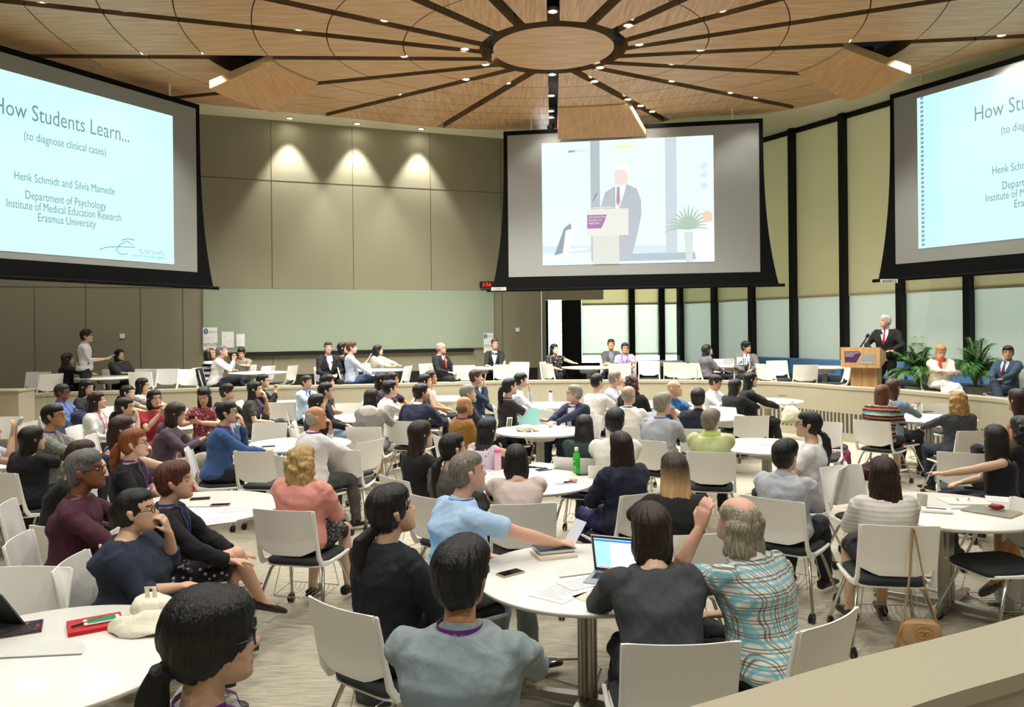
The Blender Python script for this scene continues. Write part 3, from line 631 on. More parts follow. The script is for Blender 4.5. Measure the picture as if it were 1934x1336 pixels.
# spacing between neighbours: small shifts (x, y) in metres so that chairs, tables and people stay clear of each other
ADJ = {
'woman in the navy top with hand on face': (0.02, -0.06),
'short red-brown-haired woman in black': (-0, 0.03),
'grey-haired man in the maroon shirt': (0.12, -0.25),
'red-haired woman with the ponytail': (-0.07, 0.12),
'woman in the pink-white knit': (0.02, -0.09),
'woman in the green sweater': (0.01, 0.18),
'black-haired man in white shirt': (-0.01, -0.17),
'woman with the ponytail in grey': (-0.03, 0.11),
'woman in the sleeveless floral top': (-0.06, 0.68),
'grey-bearded man in the dark suit': (-0.01, -0.03),
'white-haired balding man in white shirt': (0.06, -0.35),
'black-haired man in white by the hood': (0.09, -0.47),
'woman in black with long wavy hair': (-0.1, 0.48),
'man in glasses and denim shirt': (0.02, -0.15),
'person with the dark fringe': (0.09, -0.26),
'man in black with clasped hands': (-0.01, -0.26),
'woman in the grey blouse': (0.03, -0.04),
'man in the blue shirt with hand at mouth': (-0.03, 0.05),
'man in black sweater and glasses': (-0.08, 0.24),
'woman in red floral looking down': (0.09, -0.19),
'woman with long hair by the low wall': (0.03, -0.05),
'man in the patterned shirt': (0.32, -0.52),
'woman with the ponytail in black by the bottle': (0.01, 0.04),
'grey-haired man in navy suit turned around': (0.05, 0.27),
'man in the white T-shirt': (-0.01, -0.13),
'grey-haired man in lilac shirt': (-0.01, -0.09),
'bald man in blue polo': (-0.08, -0.31),
'woman in black behind the tripod': (0.2, 0.56),
'woman in black right of the tripod': (0.11, 0.32),
'woman with long brown hair by the striped sweater': (-0.11, -0.19),
'woman in black with curls at the right edge': (-0.05, -0.11),
'woman hidden behind the standing man': (-0.21, 0.34),
'woman in the grey cardigan': (-0.29, 0.5),
'grey-haired man in white with crossed legs': (-0.1, 0.26),
'man in beige looking at his phone': (-0.15, 0.19),
'man in the open black jacket': (-0.05, -0.07),
'person in light blue shirt and jeans': (0.05, 0.23),
'woman in black holding papers': (-0.19, -0.25),
'woman in the beige top': (-0.05, 0.31),
'bald man with the red tie': (-0.21, -0.15),
'man in dark suit under the right notice': (0.01, 0.39),
'woman in the black floral blouse': (-0.18, 0.68),
'man in the lilac short-sleeved shirt': (0.04, 0.49),
'woman in the grey jacket with long hair': (0.16, 0.16),
'man in the grey suit behind the tablet': (-0.11, -0.43),
'woman with black hair at the back table': (0.02, 0.05),
'woman in dark floral turned right': (-0.03, 0.11),
'empty white chair seen from behind, left of the woman in the navy top': (-0.05, 0.01),
'white chair at the far edge of the near left table, below the navy-top woman': (-0.16, 0.23),
'empty white chair seen from behind, left of the blonde woman': (0.02, -0.04),
'empty white chair seen from behind, right of the blonde woman head': (0.02, 0.05),
'empty white chair turned side-on in the aisle behind the blonde woman': (0.11, -0.24),
'empty white chair seen from behind before the man in tie': (0.1, -0.3),
'empty white chair side-on left of the white-haired man': (-0.04, 0.16),
'empty white chair facing the camera against the low wall, left of the grey hood': (0.03, -0.1),
'empty white chair facing the camera at the far left edge by the low wall': (-0.07, 0.1),
'empty white chair side-on near the left edge by the low wall': (0.07, -0.1),
'empty white chair at the far side of the curly blonde woman table': (0.04, 0.06),
'empty white chair behind the woman in the sleeveless black top': (0.05, 0.12),
'empty white chair seen from behind, left of the cleared table': (-0.02, -0.1),
'empty white chair beyond the navy suit man': (0, 0.13),
'empty white chair facing the camera by the wavy brown-haired woman': (-0.03, -0.38),
'empty white chair beyond the canvas bag table': (-0.01, 0.11),
'white chair cut by the bottom right corner beyond the low wall': (-0.03, -0.08),
'empty white chair facing the camera, leftmost on the raised level': (-0.22, 0.33),
'empty white chair angled beside the leftmost raised chair': (0.03, -0.06),
'empty white chair seen from behind in front of the grey cardigan woman': (0.11, 0.62),
'empty white chair against the wall with a black handbag hanging on it': (-0.11, 0.46),
'empty white chair against the wall with a green bag on its seat': (-0.17, 0.47),
'empty white chair side-on right of the beige shirt man': (-0.08, 0.13),
'empty white chair side-on in front of the middle of the glass board': (0.04, 0.49),
'empty white chair side-on right of the beige top woman': (0.1, -0.5),
'empty white chair turned to the camera left of the red tie': (-0.02, 0.13),
'empty white chair seen from behind before the red tie': (0.12, -0.12),
'empty white chair seen from behind before the right-hand suit': (0.05, -0.06),
'empty white chair at the end of the panelled wall': (0.05, 0.02),
'empty white chair behind the black floral blouse, dark wall side': (-0.2, 0.14),
'empty white chair seen from behind left of the lilac short sleeves': (0.16, 0.33),
'empty white chair right of the lilac short sleeves': (0.07, 0.09),
'left one of the two empty chairs behind the long-haired grey jacket': (0.06, 0.39),
'right one of the two empty chairs behind the long-haired grey jacket': (0.01, 0.49),
'empty white chair at the far side of the grey jacket table': (-0.01, 0.09),
'empty white chair far side, left of the grey suit and tablet': (0.07, 0.15),
'empty white chair side-on left of the podium table': (0.03, 0.2),
'empty white chair seen from behind before the podium table': (0.01, -0.11)}
# ================================================================ CHAIRS AND TABLES
def chair_proto():
    r = empty('conference_chair')
    def rail(s):
        # side rail: down the back edge and forward along the seat, thicker at the bend
        pts = [(s * .225, -.315, .835), (s * .224, -.290, .72), (s * .223, -.265, .60), (s * .224, -.240, .50), (s * .228, -.205, .445), (s * .232, -.10, .43), (s * .232, .06, .43), (s * .222, .215, .435)]
        ws = [.010, .018, .026, .034, .040, .026, .022, .016]
        rings = []
        for i, p in enumerate(pts):
            a = Vector(pts[max(i - 1, 0)]); b = Vector(pts[min(i + 1, len(pts) - 1)]); t = (b - a).normalized(); n = Vector((0, -t.z, t.y)); x = Vector((.011, 0, 0)); p = Vector(p)
            rings.append([p - x - n * ws[i] * .5, p + x - n * ws[i] * .5, p + x + n * ws[i] * .5, p - x + n * ws[i] * .5])
        MB().ring(rings).build('side_rail', M_WHITE, r, smooth=40, bevel=.005)
    rail(-1); rail(1)
    # backrest: curved slab with a dropped, shaped lower edge
    m = MB(); NX, NZ = 12, 9; vs = []
    for side in (0, 1):
        for j in range(NZ + 1):
            f = j / NZ
            for i in range(NX + 1):
                u = i / NX * 2 - 1; zl = .515 + .045 * max(0, abs(u) - .55) / .45; z = zl + (.838 - zl) * f; y = -.244 - (z - .5) * .22 - .030 * (1 - u * u); dim = .008 * (1 if (abs(u) < .84 and .12 < f) else 0)
                vs.append((u * .217, y - (0.016 - dim if side else 0), z))
    n = (NX + 1) * (NZ + 1); fs = []
    for j in range(NZ):
        for i in range(NX):
            a = j * (NX + 1) + i; fs += [(a, a + 1, a + NX + 2, a + NX + 1), (n + a + 1, n + a, n + a + NX + 1, n + a + NX + 2)]
    for j in range(NZ): a = j * (NX + 1); b = a + NX + 1; fs += [(a, b, n + b, n + a), (a + NX, n + a + NX, n + b + NX, b + NX)]
    for i in range(NX): a = i; fs += [(a, n + a, n + a + 1, a + 1)]; a = NZ * (NX + 1) + i; fs += [(a, a + 1, n + a + 1, n + a)]
    m.add(vs, fs).build('backrest', M_WHITE, r, smooth=50)
    # seat shell + cushion
    def pad(w, d0, d1, z0, z1, bul):
        m = MB(); rings = []
        for z, k in ((z0, .94), (z0 + (z1 - z0) * .3, 1.), (z0 + (z1 - z0) * .75, 1.), (z1, .93)):
            ring = []
            for i in range(28):
                a = 2 * math.pi * i / 28; c, s = math.cos(a), math.sin(a); e = .35
                x = w * k * math.copysign(abs(c) ** e, c); y = (d0 + d1) / 2 + (d1 - d0) / 2 * k * math.copysign(abs(s) ** e, s); ring.append(Vector((x, y, z + bul * (1 - (x / w) ** 2) * (z == z1) - .012 * max(0, y - .15) / .08)))
            rings.append(ring)
        return m.ring(rings)
    pad(.222, -.22, .225, .415, .432, 0).build('seat_shell', M_WHITE, r, smooth=40)
    pad(.212, -.225, .235, .428, .468, .006).build('seat_cushion', M_CUSH, r, smooth=60)
    # legs + casters
    for sx in (-1, 1):
        for sy in (-1, 1):
            top = Vector((sx * .17, -.10 if sy < 0 else .08, .415)); foot = Vector((sx * .265, -.27 if sy < 0 else .25, .075))
            l = MB().tube([top, top.lerp(foot, .12) + Vector((sx * .02, sy * .02, .0)), foot, foot - Vector((0, 0, .02))], .0115, 8).build('leg', M_CHROME, r, smooth=60)
            m = MB(); c = foot + Vector((0, -.012, -.045)); rt = Matrix.Rotation(R(90), 3, 'Y')
            for dx in (-.020, .006): m.lathe([(.010, 0), (.027, .001), (.030, .006), (.027, .013), (.010, .014)], 12, c + Vector((dx, 0, 0)), rot=rt)
            m.box(foot + Vector((0, -.004, -.025)), (.030, .040, .03)); m.build('caster', M_BLACK, l, smooth=50)
    MB().tube([(-.17, -.10, .41), (-.15, 0, .405), (-.17, .08, .41)], .010, 6).tube([(.17, -.10, .41), (.15, 0, .405), (.17, .08, .41)], .010, 6).tube([(-.17, 0, .405), (.17, 0, .405)], .010, 6).build('under_frame', M_CHROME, r, smooth=60)
    m = MB()
    for sx in (-1, 1): m.tube([(sx * .15, .10, .40), (sx * .19, .12, .2), (sx * .185, -.14, .18), (sx * .15, -.1, .40)], .003, 5)
    m.tube([(-.19, .12, .2), (.19, .12, .2)], .003, 5).tube([(-.185, -.14, .18), (.185, -.14, .18)], .003, 5)
    for i in range(9): x = -.15 + i * .0375; m.tube([(x, .12, .2), (x, .09, .165), (x, -.11, .155), (x, -.14, .18)], .0018, 4)
    m.build('book_basket', M_CHROME, r)
    return r
CH0 = chair_proto(); CH_USED = [False]
FOOT = []      # footprints for checks
def place_chair(x, y, z, yaw, label, group='white conference chairs'):
    if label in ADJ: x += ADJ[label][0]; y += ADJ[label][1]
    if not CH_USED[0]: o = CH0; CH_USED[0] = True; _ = KIDS.setdefault(o.name, [(c, list(c.children)) for c in o.children]); o.location = (x, y, z); o.rotation_euler = (0, 0, -R(yaw))
    else: o = copy_tree(CH0, (x, y, z), -R(yaw))
    tag(o, label, 'chair', group); FOOT.append(('chair', x, y, z, yaw, label)); return o
def chair_px(px, py, yaw, label, base=0., d=None):
    """px,py: top middle of the backrest in the picture"""
    if d is None: p = W(px, py, base + .83)
    else: p = WD(px, py, d)
    a = R(yaw); back = Vector((-.315 * math.sin(a), -.315 * math.cos(a)))
    return place_chair(p.x - back.x, p.y - back.y, base, yaw, label)
def table_proto():
    r = empty('round_table'); rr = .60
    MB().lathe([(rr - .035, .700), (rr - .012, .708), (rr, .722), (rr, .728), (rr - .003, .731), (.0, .731)], 72).build('tabletop', mat('white_laminate', '#f1f0e8', .28), r, smooth=50)
    MB().lathe([(.17, .60), (.19, .605), (.20, .62), (.20, .70)], 40).build('cable_drum', mat('grey_drum', '#b9b9b2', .4), r, smooth=50)
    m = MB()
    ring = lambda z: [Vector(((.050 + .006 * math.cos(8 * a)) * math.cos(a), (.050 + .006 * math.cos(8 * a)) * math.sin(a), z)) for a in [2 * math.pi * i / 48 for i in range(48)]]
    m.ring([ring(.05), ring(.61)]).build('post', M_STEEL, r, smooth=60)
    for i in range(4):
        a = R(45 + 90 * i); rt = Matrix.Rotation(a, 3, 'Z')
        rings = []
        for x, w, z0, z1 in ((.03, .035, .03, .085), (.25, .03, .03, .07), (.50, .024, .03, .05)): rings.append([rt @ Vector((x, y, z)) for y, z in ((-w, z0), (w, z0), (w, z1), (-w, z1))])
        f = MB().ring(rings).build('foot', M_STEEL, r, bevel=.004)
        MB().lathe([(.022, 0), (.022, .012), (.008, .014), (.008, .032)], 14, rt @ Vector((.475, 0, 0))).build('levelling_glide', M_BLACK, f)
    m = MB(); q = [(.19 * math.cos(t), .30 + .1 * math.sin(t) * 0 + .09 * math.sin(t), .13) for t in [math.pi * i / 14 for i in range(15)]]
    m.tube([(.05, .0, .13)] + [(.19, .2, .13)] * 0 + [(.16, .16, .13), (.17, .25, .13), (.1, .33, .13), (0, .36, .13), (-.1, .33, .13), (-.17, .25, .13), (-.16, .16, .13), (-.05, .0, .13)], .007, 6).build('foot_rest', M_CHROME, r)
    m = MB(); m.prism([(.16 * math.cos(a), .16 * math.sin(a)) for a in [math.pi * i / 20 for i in range(21)]], .7305, .7335); m.build('cable_lid', mat('lid_grey', '#dadad2', .4), r)
    MB().box((0, -.006, .7325), (.32, .012, .003)).build('lid_slot', mat('slot_grey', '#77776f', .5), r)
    return r
TB0 = table_proto(); TB_USED = [False]; TBL = {}
def table_px(key, px, py, label, base=0., d=None, rz=0.):
    if d is None: p = W(px, py, base + .73)
    else: p = WD(px, py, d)
    if not TB_USED[0]: o = TB0; TB_USED[0] = True; KIDS[o.name] = [(c, list(c.children)) for c in o.children]; o.location = (p.x, p.y, base); o.rotation_euler = (0, 0, rz)
    else: o = copy_tree(TB0, (p.x, p.y, base), rz)
    tag(o, label, 'table', 'round white tables'); TBL[key] = Vector((p.x, p.y, base)); FOOT.append(('table', p.x, p.y, base, 0, key)); return o
table_px('T1', 1108, 1085, 'round white table with the open laptop, beside the man in plaid shirt', rz=.35)
table_px('T2', 1785, 962, 'round white table at the right with the closed laptop and red mouse')
table_px('T3', 1451, 757, 'round white table right of the tripod, mostly cleared')
table_px('T4', 375, 958, 'round white table with two phones, left of the woman in the pink jacket')
table_px('T5', 565, 838, 'round white table between the man in blue and the white-haired man', rz=.5)
table_px('T6', 993, 908, 'round white table with the green bottle in the middle of the hall')
table_px('T7', 1020, 813, 'round white table with the canvas bag and turquoise laptop sleeve')
table_px('T8', 1448, 842, 'round white table in front of the woman with the green scarf')
table_px('T9', 335, 803, 'round white table in front of the purple hoodie', rz=.3)
table_px('T10', 545, 761, 'round white table in front of the man in light blue shirt and tie')
table_px('T11', 690, 788, 'round white table behind the white-haired man, with papers on it')
table_px('T12', 840, 752, 'round white table right of the man in the navy jacket')
table_px('T13', 1032, 765, 'round white table by the steel bottle near the low wall')
table_px('T14', 1170, 746, 'round white table under the elbows of the man in lilac shirt', d=13.3)
table_px('T15', 1330, 786, 'round white table in front of the bald man in blue polo')
table_px('T16', 1755, 790, 'round white table between the striped sweater and the curly blond woman')
table_px('T17', 58, 866, 'round white table cut by the left edge of the photo')
table_px('T18', 78, 1240, 'large looking round white table in the near left corner with the red folder', rz=.1)
table_px('T19', 238, 771, 'round white table among the women near the left low wall')
TT = TIER
table_px('U1', 205, 705, 'round white table on the raised level behind the standing man', TT, d=15.25)
table_px('U2', 487, 698, 'round white table on the raised level with the laptop, below the notices', TT, d=16.4)
table_px('U3', 712, 692, 'round white table on the raised level before the woman in the beige top', TT, d=17.0)
table_px('U4', 905, 687, 'round white table on the raised level between the two men in suits', TT, d=17.4)
table_px('U5', 1112, 687, 'round white table on the raised level beside the woman in black floral blouse', TT, d=17.2)
table_px('U6', 1385, 687, 'round white table on the raised level behind the tablet on the tripod', TT, d=17.2)
table_px('U7', 1558, 688, 'round white table on the raised level left of the wooden podium', TT, d=16.3)
table_px('U8', 1245, 672, 'round white table standing nearest the far windows', TT, d=20)
# ================================================================ PEOPLE
SKIN = {'light': '#e0b8a0', 'pink': '#d8a890', 'asian': '#d9b092', 'tan': '#c6946a', 'brown': '#8a5a3c', 'olive': '#c79a76'}
def skin_mats(s):
    return [mat('skin_' + s, SKIN[s], .5, bump=(60, .05, (1, 1, 1))), mat('lips_' + s, {'light': '#b8685e', 'pink': '#b4655a', 'asian': '#b5655a', 'tan': '#9c5547', 'brown': '#6d3a30', 'olive': '#a05c50'}[s], .45), mat('brow', '#4a342a', .8)]
def hair_mat(c):
    k = 'hair_' + c.lstrip('#')
    if k in MC: return MC[k]
    m = bpy.data.materials.new(k); m.use_nodes = True; nt = m.node_tree; b = nt.nodes['Principled BSDF']; N = nt.nodes.new; L = nt.links.new
    tc = N('ShaderNodeTexCoord'); mp = N('ShaderNodeMapping'); mp.inputs['Scale'].default_value = (1, 1, .10); L(tc.outputs['Object'], mp.inputs[0])
    n = N('ShaderNodeTexNoise'); n.inputs['Scale'].default_value = 210; n.inputs['Detail'].default_value = 4; L(mp.outputs[0], n.inputs[0])
    cr = N('ShaderNodeValToRGB'); q = lin(c); cr.color_ramp.elements[0].position = .35; cr.color_ramp.elements[1].position = .68
    cr.color_ramp.elements[0].color = tuple(x * .45 for x in q[:3]) + (1,); cr.color_ramp.elements[1].color = tuple(min(1, x * 1.5 + .002) for x in q[:3]) + (1,)
    L(n.outputs[0], cr.inputs[0]); L(cr.outputs[0], b.inputs['Base Color']); b.inputs['Roughness'].default_value = .42
    bp = N('ShaderNodeBump'); bp.inputs['Strength'].default_value = .55; bp.inputs['Distance'].default_value = .010; L(n.outputs[0], bp.inputs['Height']); L(bp.outputs[0], b.inputs['Normal']); MC[k] = m; return m
def ombre_mat():
    if 'ombre' in MC: return MC['ombre']
    m = hair_mat('#3a2a1d').copy(); m.name = 'hair_ombre'; nt = m.node_tree; N = nt.nodes.new; L = nt.links.new; tc = N('ShaderNodeTexCoord'); sp = N('ShaderNodeSeparateXYZ'); L(tc.outputs['Object'], sp.inputs[0])
    mr = N('ShaderNodeMapRange'); mr.inputs[1].default_value = 1.20; mr.inputs[2].default_value = 1.06; L(sp.outputs[2], mr.inputs[0])
    mx = N('ShaderNodeMix'); mx.data_type = 'RGBA'; b = nt.nodes['Principled BSDF']; src = b.inputs['Base Color'].links[0].from_socket; L(mr.outputs[0], mx.inputs[0]); L(src, mx.inputs[6]); mx.inputs[7].default_value = lin('#d0aa78'); L(mx.outputs[2], b.inputs['Base Color']); MC['ombre'] = m; return m
def cloth(c, kind=None):
    if isinstance(c, (tuple, list)): return pattern_mat('cloth_%s_%s' % (c[0], '_'.join(x[1:] for x in c[1:])), c[0], list(c[1:]))
    return mat('cloth_' + c[1:], c, .85, bump=(13, .8, (1, 1, .55)), var=(6, .10, (1, 1, 1)))

HR = [(-.118, .070, .035, .020), (-.108, .086, .005, .036), (-.090, .090, -.020, .048), (-.065, .091, -.045, .056), (-.045, .090, -.066, .061), (-.020, .089, -.082, .066), (.0, .087, -.092, .069), (.025, .092, -.098, .072), (.05, .088, -.100, .074), (.075, .076, -.094, .071), (.095, .056, -.078, .060), (.11, .030, -.052, .042), (.118, .004, -.026, .018)]
def head_mesh(mb, T):
    """T: function mapping a head-space vector to body space"""
    n = 36; rings = []
    zs = []
    for i in range(len(HR) - 1):
        a, b = HR[i], HR[i + 1]
        for j in range(2): f = j / 2; zs.append([a[k] + (b[k] - a[k]) * f for k in range(4)])
    zs.append(list(HR[-1]))
    for z, yf, yb, w in zs:
        cy = (yf + yb) / 2; ry = (yf - yb) / 2; ring = []
        for i in range(n):
            a = 2 * math.pi * i / n; c, s = math.cos(a), math.sin(a)
            e = .88 if s > 0 else 1.0
            x = w * math.copysign(abs(c) ** e, c); y = cy + ry * math.copysign(abs(s) ** e, s)
            if s > .2:
                g = lambda x0, z0, sx, sz: math.exp(-((x - x0) / sx) ** 2 - ((z - z0) / sz) ** 2)
                y -= .010 * (g(-.031, .002, .017, .013) + g(.031, .002, .017, .013))
                y += .004 * (g(-.03, .024, .02, .008) + g(.03, .024, .02, .008))
                y += .006 * g(0, .012, .009, .02) + .016 * g(0, -.012, .010, .016) + .027 * g(0, -.029, .013, .011) + .007 * (g(-.013, -.034, .008, .008) + g(.013, -.034, .008, .008))
                y += .006 * g(0, -.061, .022, .007) + .005 * g(0, -.073, .018, .006) - .004 * g(0, -.067, .02, .003)
                y += .006 * g(0, -.104, .022, .013)
            ring.append(T(Vector((x, y, z))))
        rings.append(ring)
    mb.ring(rings)
    for s in (-1, 1):   # ears
        rr = []
        for dz, w_, d in ((-.030, .004, .006), (-.022, .007, .010), (-.005, .009, .014), (.012, .010, .018), (.024, .008, .015), (.031, .004, .008)):
            rr.append([T(Vector((s * (.068 + w_ * .9 + .004 * math.cos(a) + (.006 if dz > 0 else .002)), -.012 - dz * .12 + d * math.sin(a), -.008 + dz))) + T(Vector((s * w_ * .6 * math.cos(a), 0, 0))) - T(Vector((0, 0, 0))) for a in [2 * math.pi * k / 10 for k in range(10)]])
        mb.ring(rr)
def frame_ring(c, ux, uy, rx, ry, n=18, e=1.0, off=0.):
    out = []
    for i in range(n):
        a = 2 * math.pi * i / n; co, si = math.cos(a), math.sin(a)
        out.append(c + ux * (rx + off) * math.copysign(abs(co) ** e, co) + uy * (ry + off) * math.copysign(abs(si) ** e, si))
    return out
def limb(mb, pts, rs, n=12, off=0.):
    P = [pts[0]]; Q = [rs[0]]
    mb.tube(pts, [r + off for r in rs], n)
    mb.ell(pts[0], (rs[0] + off,) * 3, n=10, m=7); 
def ik(S, T, a, b, hint):
    d = T - S; L = min(d.length, (a + b) * .999); u = d.normalized(); T = S + u * L
    x = (a * a - b * b + L * L) / (2 * L); h = math.sqrt(max(a * a - x * x, 0)); v = hint - u * hint.dot(u); v.normalize(); return S + u * x + v * h, T
def hand(mb, wr, fwd, palm, side, curl=.5, s=1.0, spread=.12):
    """wr wrist, fwd pointing to the knuckles, palm = direction the palm faces, side = +1 when the thumb is on fwd x palm side"""
    fwd = fwd.normalized(); palm = (palm - fwd * palm.dot(fwd)).normalized(); lat = fwd.cross(palm) * side
    pal = [frame_ring(wr + fwd * (t * s), lat, palm, w * s, d * s, 12, .85) for t, w, d in ((-.02, .024, .019), (.0, .026, .018), (.03, .036, .016), (.065, .041, .014), (.088, .039, .011))]
    mb.ring(pal)
    for i, (lx, ln) in enumerate(((.030, .070), (.010, .079), (-.010, .073), (-.029, .057))):
        b = wr + (fwd * .082 + lat * lx) * s; dirn = (fwd + lat * (lx * spread * 20 * .12)).normalized(); p = [b - fwd * .01 * s]; an = curl * .5; q = b
        for j, fr in enumerate((.45, .30, .25)):
            dd = dirn * math.cos(an) + palm * math.sin(an); q = q + dd * ln * fr * s; p.append(q); an += curl * (.9 + .08 * i)
        mb.tube(p, [.0088 * s, .0086 * s, .0078 * s, .0062 * s], 8); mb.ell(p[-1], (.0065 * s,) * 3, n=8, m=5)
    b = wr + (fwd * .025 + lat * .026) * s; p1 = b + (fwd * .028 + lat * .026 + palm * .010) * s; p2 = p1 + (fwd * .028 + lat * .006 + palm * .012 * (1 + curl)) * s
    mb.tube([wr + (fwd * .01 + lat * .012) * s, b, p1, p2], [.013 * s, .012 * s, .0098 * s, .0078 * s], 8); mb.ell(p2, (.0079 * s,) * 3, n=8, m=5)

GARM = {'shirt': 1., 'polo_shirt': .8, 'jacket': 1.1, 'blazer': 1.1, 'cardigan': .9, 'hoodie': 1.3, 'tshirt': .9, 'blouse': 1.1, 'sweater': .7, 'dress': .9, 'trousers': 1.2, 'skirt': 1.4, 'shorts': 1.}
def _disp(me, d):
    n = len(me.vertices); co = np.empty(n * 3, dtype=np.float32); me.vertices.foreach_get('co', co); no = np.empty(n * 3, dtype=np.float32); me.vertex_normals.foreach_get('vector', no)
    co = co.reshape(-1, 3); no = no.reshape(-1, 3); co = co + no * d(co)[:, None]; me.vertices.foreach_set('co', co.ravel().astype(np.float32)); me.update()
def fold(me, seed, amp):
    r = np.random.default_rng(seed)
    def d(p):
        warp = np.stack([np.sin(p @ r.normal(0, 9, 3) + r.uniform(0, 6)) for _ in range(3)], 1) * .030; q = p + warp; out = 0
        for f, a in ((16, .0060), (24, .0050), (38, .0034), (58, .0018)):
            for _ in range(2):
                k = r.normal(0, 1, 3) * np.array([.8, .8, 1.15]); k = k / np.linalg.norm(k) * f; out = out + a * (.6 - np.abs(np.sin(q @ k + r.uniform(0, 6)))) 
        return out * amp
    _disp(me, d)
def strands(me, P):
    r = np.random.default_rng(len(P.short)); c = np.array(P.hc); ph = r.uniform(0, 6, 6)
    def d(p):
        v = p - c; th = np.arctan2(v[:, 0], -v[:, 1]); z = v[:, 2]; w = .35 * np.sin(z * 22 + ph[0]) + .25 * np.sin(z * 9 + ph[1]); t = th + w * .35
        low = np.clip((.02 - z) / .2, 0, 1)
        return .0016 * np.sin(t * 19 + ph[2]) + .0012 * np.sin(t * 33 + ph[3] + z * 12) + low * (.004 * np.sin(t * 7 + ph[4]) + .003 * np.sin(t * 13 + ph[5]))
    _disp(me, d)
RAW = []     # geometry waiting to be fused
class Person:
    pass
def person(short, label, p, yaw, **k):
    if short in ADJ and 'fit' not in k:
        Q = _person(short, label, p, yaw, probe=True, **k); d0 = Q.d; u0, v0 = uv(*p); dx, dy = ADJ[short]; u1 = (u0 / F * d0 + dx) / (d0 + dy) * F; p = (CX + u1 + ROLL * (p[1] - YH), p[1]); k['d'] = d0 + dy
    if k.get('d') is not None and 'fit' not in k:
        k['fit'] = 1; P = _person(short, label, p, yaw, probe=True, **k); sp = 1.62 if k.get('stand') else .60
        k['s'] = max(.85, min(1.12, k.get('s', 1.) * (1 + P.zerr / sp / k.get('s', 1.))))
    return _person(short, label, p, yaw, **k)
def _person(short, label, p, yaw, hy=None, hp=4, lean=2, tw=0, arms='lap', top=('shirt', '#ffffff'), sl='long', bot=('trousers', '#1c1e24'), hair=('short', '#14100e'), skin='asian', s=1.0, w=1.0,
           base=0., d=None, legs='normal', stand=False, chair=True, extra=(), roll=0, hair_s=1.0, handL=None, handR=None, grp=None, cp=None, bust=0., fit=0, probe=False):
    if hy is None: hy = yaw
    P = Person(); P.short = short; P.label = label; P.grp = grp
    hipz = .56 if not stand else .93 * s
    hip = Vector((0, -.07, hipz)) if not stand else Vector((0, 0, hipz))
    ln = R(lean); up = Vector((0, math.sin(ln), math.cos(ln))); t_ = R(tw)
    rt = lambda v, a: Matrix.Rotation(-a, 3, 'Z') @ v
    SL = .468 * s
    TR = [(-.10, .150, .115, 0), (.0, .170, .125, .0), (.14, .160, .118, .01), (.30, .145, .105, .015), (.52, .155, .112, .01), (.70, .172, .116, .0), (.84, .178, .100, -.005), (.92, .150, .080, -.008), (.985, .096, .064, -.008), (1.03, .066, .058, -.004), (1.08, .054, .055, .0)]
    if w > 1: TR = [(a, b * w, c * (1 + (w - 1) * 1.3) if a < .8 else c * (1 + (w - 1) * .5), e + ((w - 1) * .12 if a < .6 else 0)) for a, b, c, e in TR]
    else: TR = [(a, b * w, c * w, e) for a, b, c, e in TR]
    if bust: TR = [(a, b, c + (bust if .5 < a < .8 else 0), e + (bust if .5 < a < .8 else 0)) for a, b, c, e in TR]
    def tparam(t):
        for i in range(len(TR) - 1):
            a, b = TR[i], TR[i + 1]
            if a[0] <= t <= b[0]: f = (t - a[0]) / (b[0] - a[0]); return [a[k] + (b[k] - a[k]) * f for k in range(4)]
        return list(TR[-1] if t > 1 else TR[0])
    def frame(t):
        tt = max(0, min(1, t)); a = t_ * tt; ux = rt(Vector((1, 0, 0)), a); bend = ln * .35 * tt if not stand else 0
        uu = Vector((0, math.sin(ln + bend), math.cos(ln + bend))); uy = rt(Vector((0, 1, 0)), a)
        c = hip + up * (SL * t) + Vector((0, bend * SL * t * .35, 0)); return c, ux, uy, uu
    def surf(t, a, off=0.):    # point on the torso surface, a = 90 is the front
        _, rx, ry, yo = tparam(t); c, ux, uy, uu = frame(t); return c + uy * yo + ux * (rx + off) * math.cos(R(a)) + uy * (ry + off) * math.sin(R(a))
    def torso(mb, t0, t1, off):
        ts = [t0] + [x[0] for x in TR if t0 < x[0] < t1] + [t1]; mb.ring([frame_ring(*(lambda F_, q: (F_[0] + F_[2] * q[3], F_[1], F_[2], q[1] * 1, q[2]))(frame(t), tparam(t)), n=22, e=.9, off=off) for t in ts])
    # neck + head
    nb, ux, uy, uu = frame(1.0); relh = R(hy - yaw)
    # keep the head in the range a neck can reach
    Hrot = Matrix.Rotation(-relh, 3, 'Z') @ Matrix.Rotation(R(hp), 3, 'X') @ Matrix.Rotation(R(roll), 3, 'Y')
    hd = rt(Vector((0, 1, 0)), relh)
    hc = nb + Vector((0, 0, .146 * s)) + uy * .018 + hd * .012 + Vector((0, math.sin(ln) * .09, 0))
    hs = .97 + .03 * (s > 1); hs *= 1.0
    T = lambda v: hc + Hrot @ (v * hs)
    # place in the hall so that the head falls where the photo has it
    u_, v_ = uv(*p); A = R(yaw)
    rz = Matrix.Rotation(-A, 3, 'Z'); hl = rz @ hc
    zh = base + hc.z
    if d is None: d = (HC - zh) * F / v_; dz = 0
    X = u_ / F * d; root = Vector((X - hl.x, d - hl.y, base))
    P.root = root; P.yaw = yaw; P.zerr = (HC - v_ / F * d) - zh; P.d = d
    if probe: return P
    near = d < 6.6; vox = .0065 if d < 4.5 else (.008 if d < 8 else .0105)
    # arms
    sh = {}; 
    nb_, ux_, uy_, uu_ = frame(.87)
    for sd in (-1, 1): sh[sd] = nb_ + ux_ * (sd * .165 * (w if w < 1.25 else 1.2)) - uy_ * .005
    UA, FA = .275 * s, .245 * s
    chest = frame(.6)[0]; mouth = T(Vector((0, .10, -.10)))
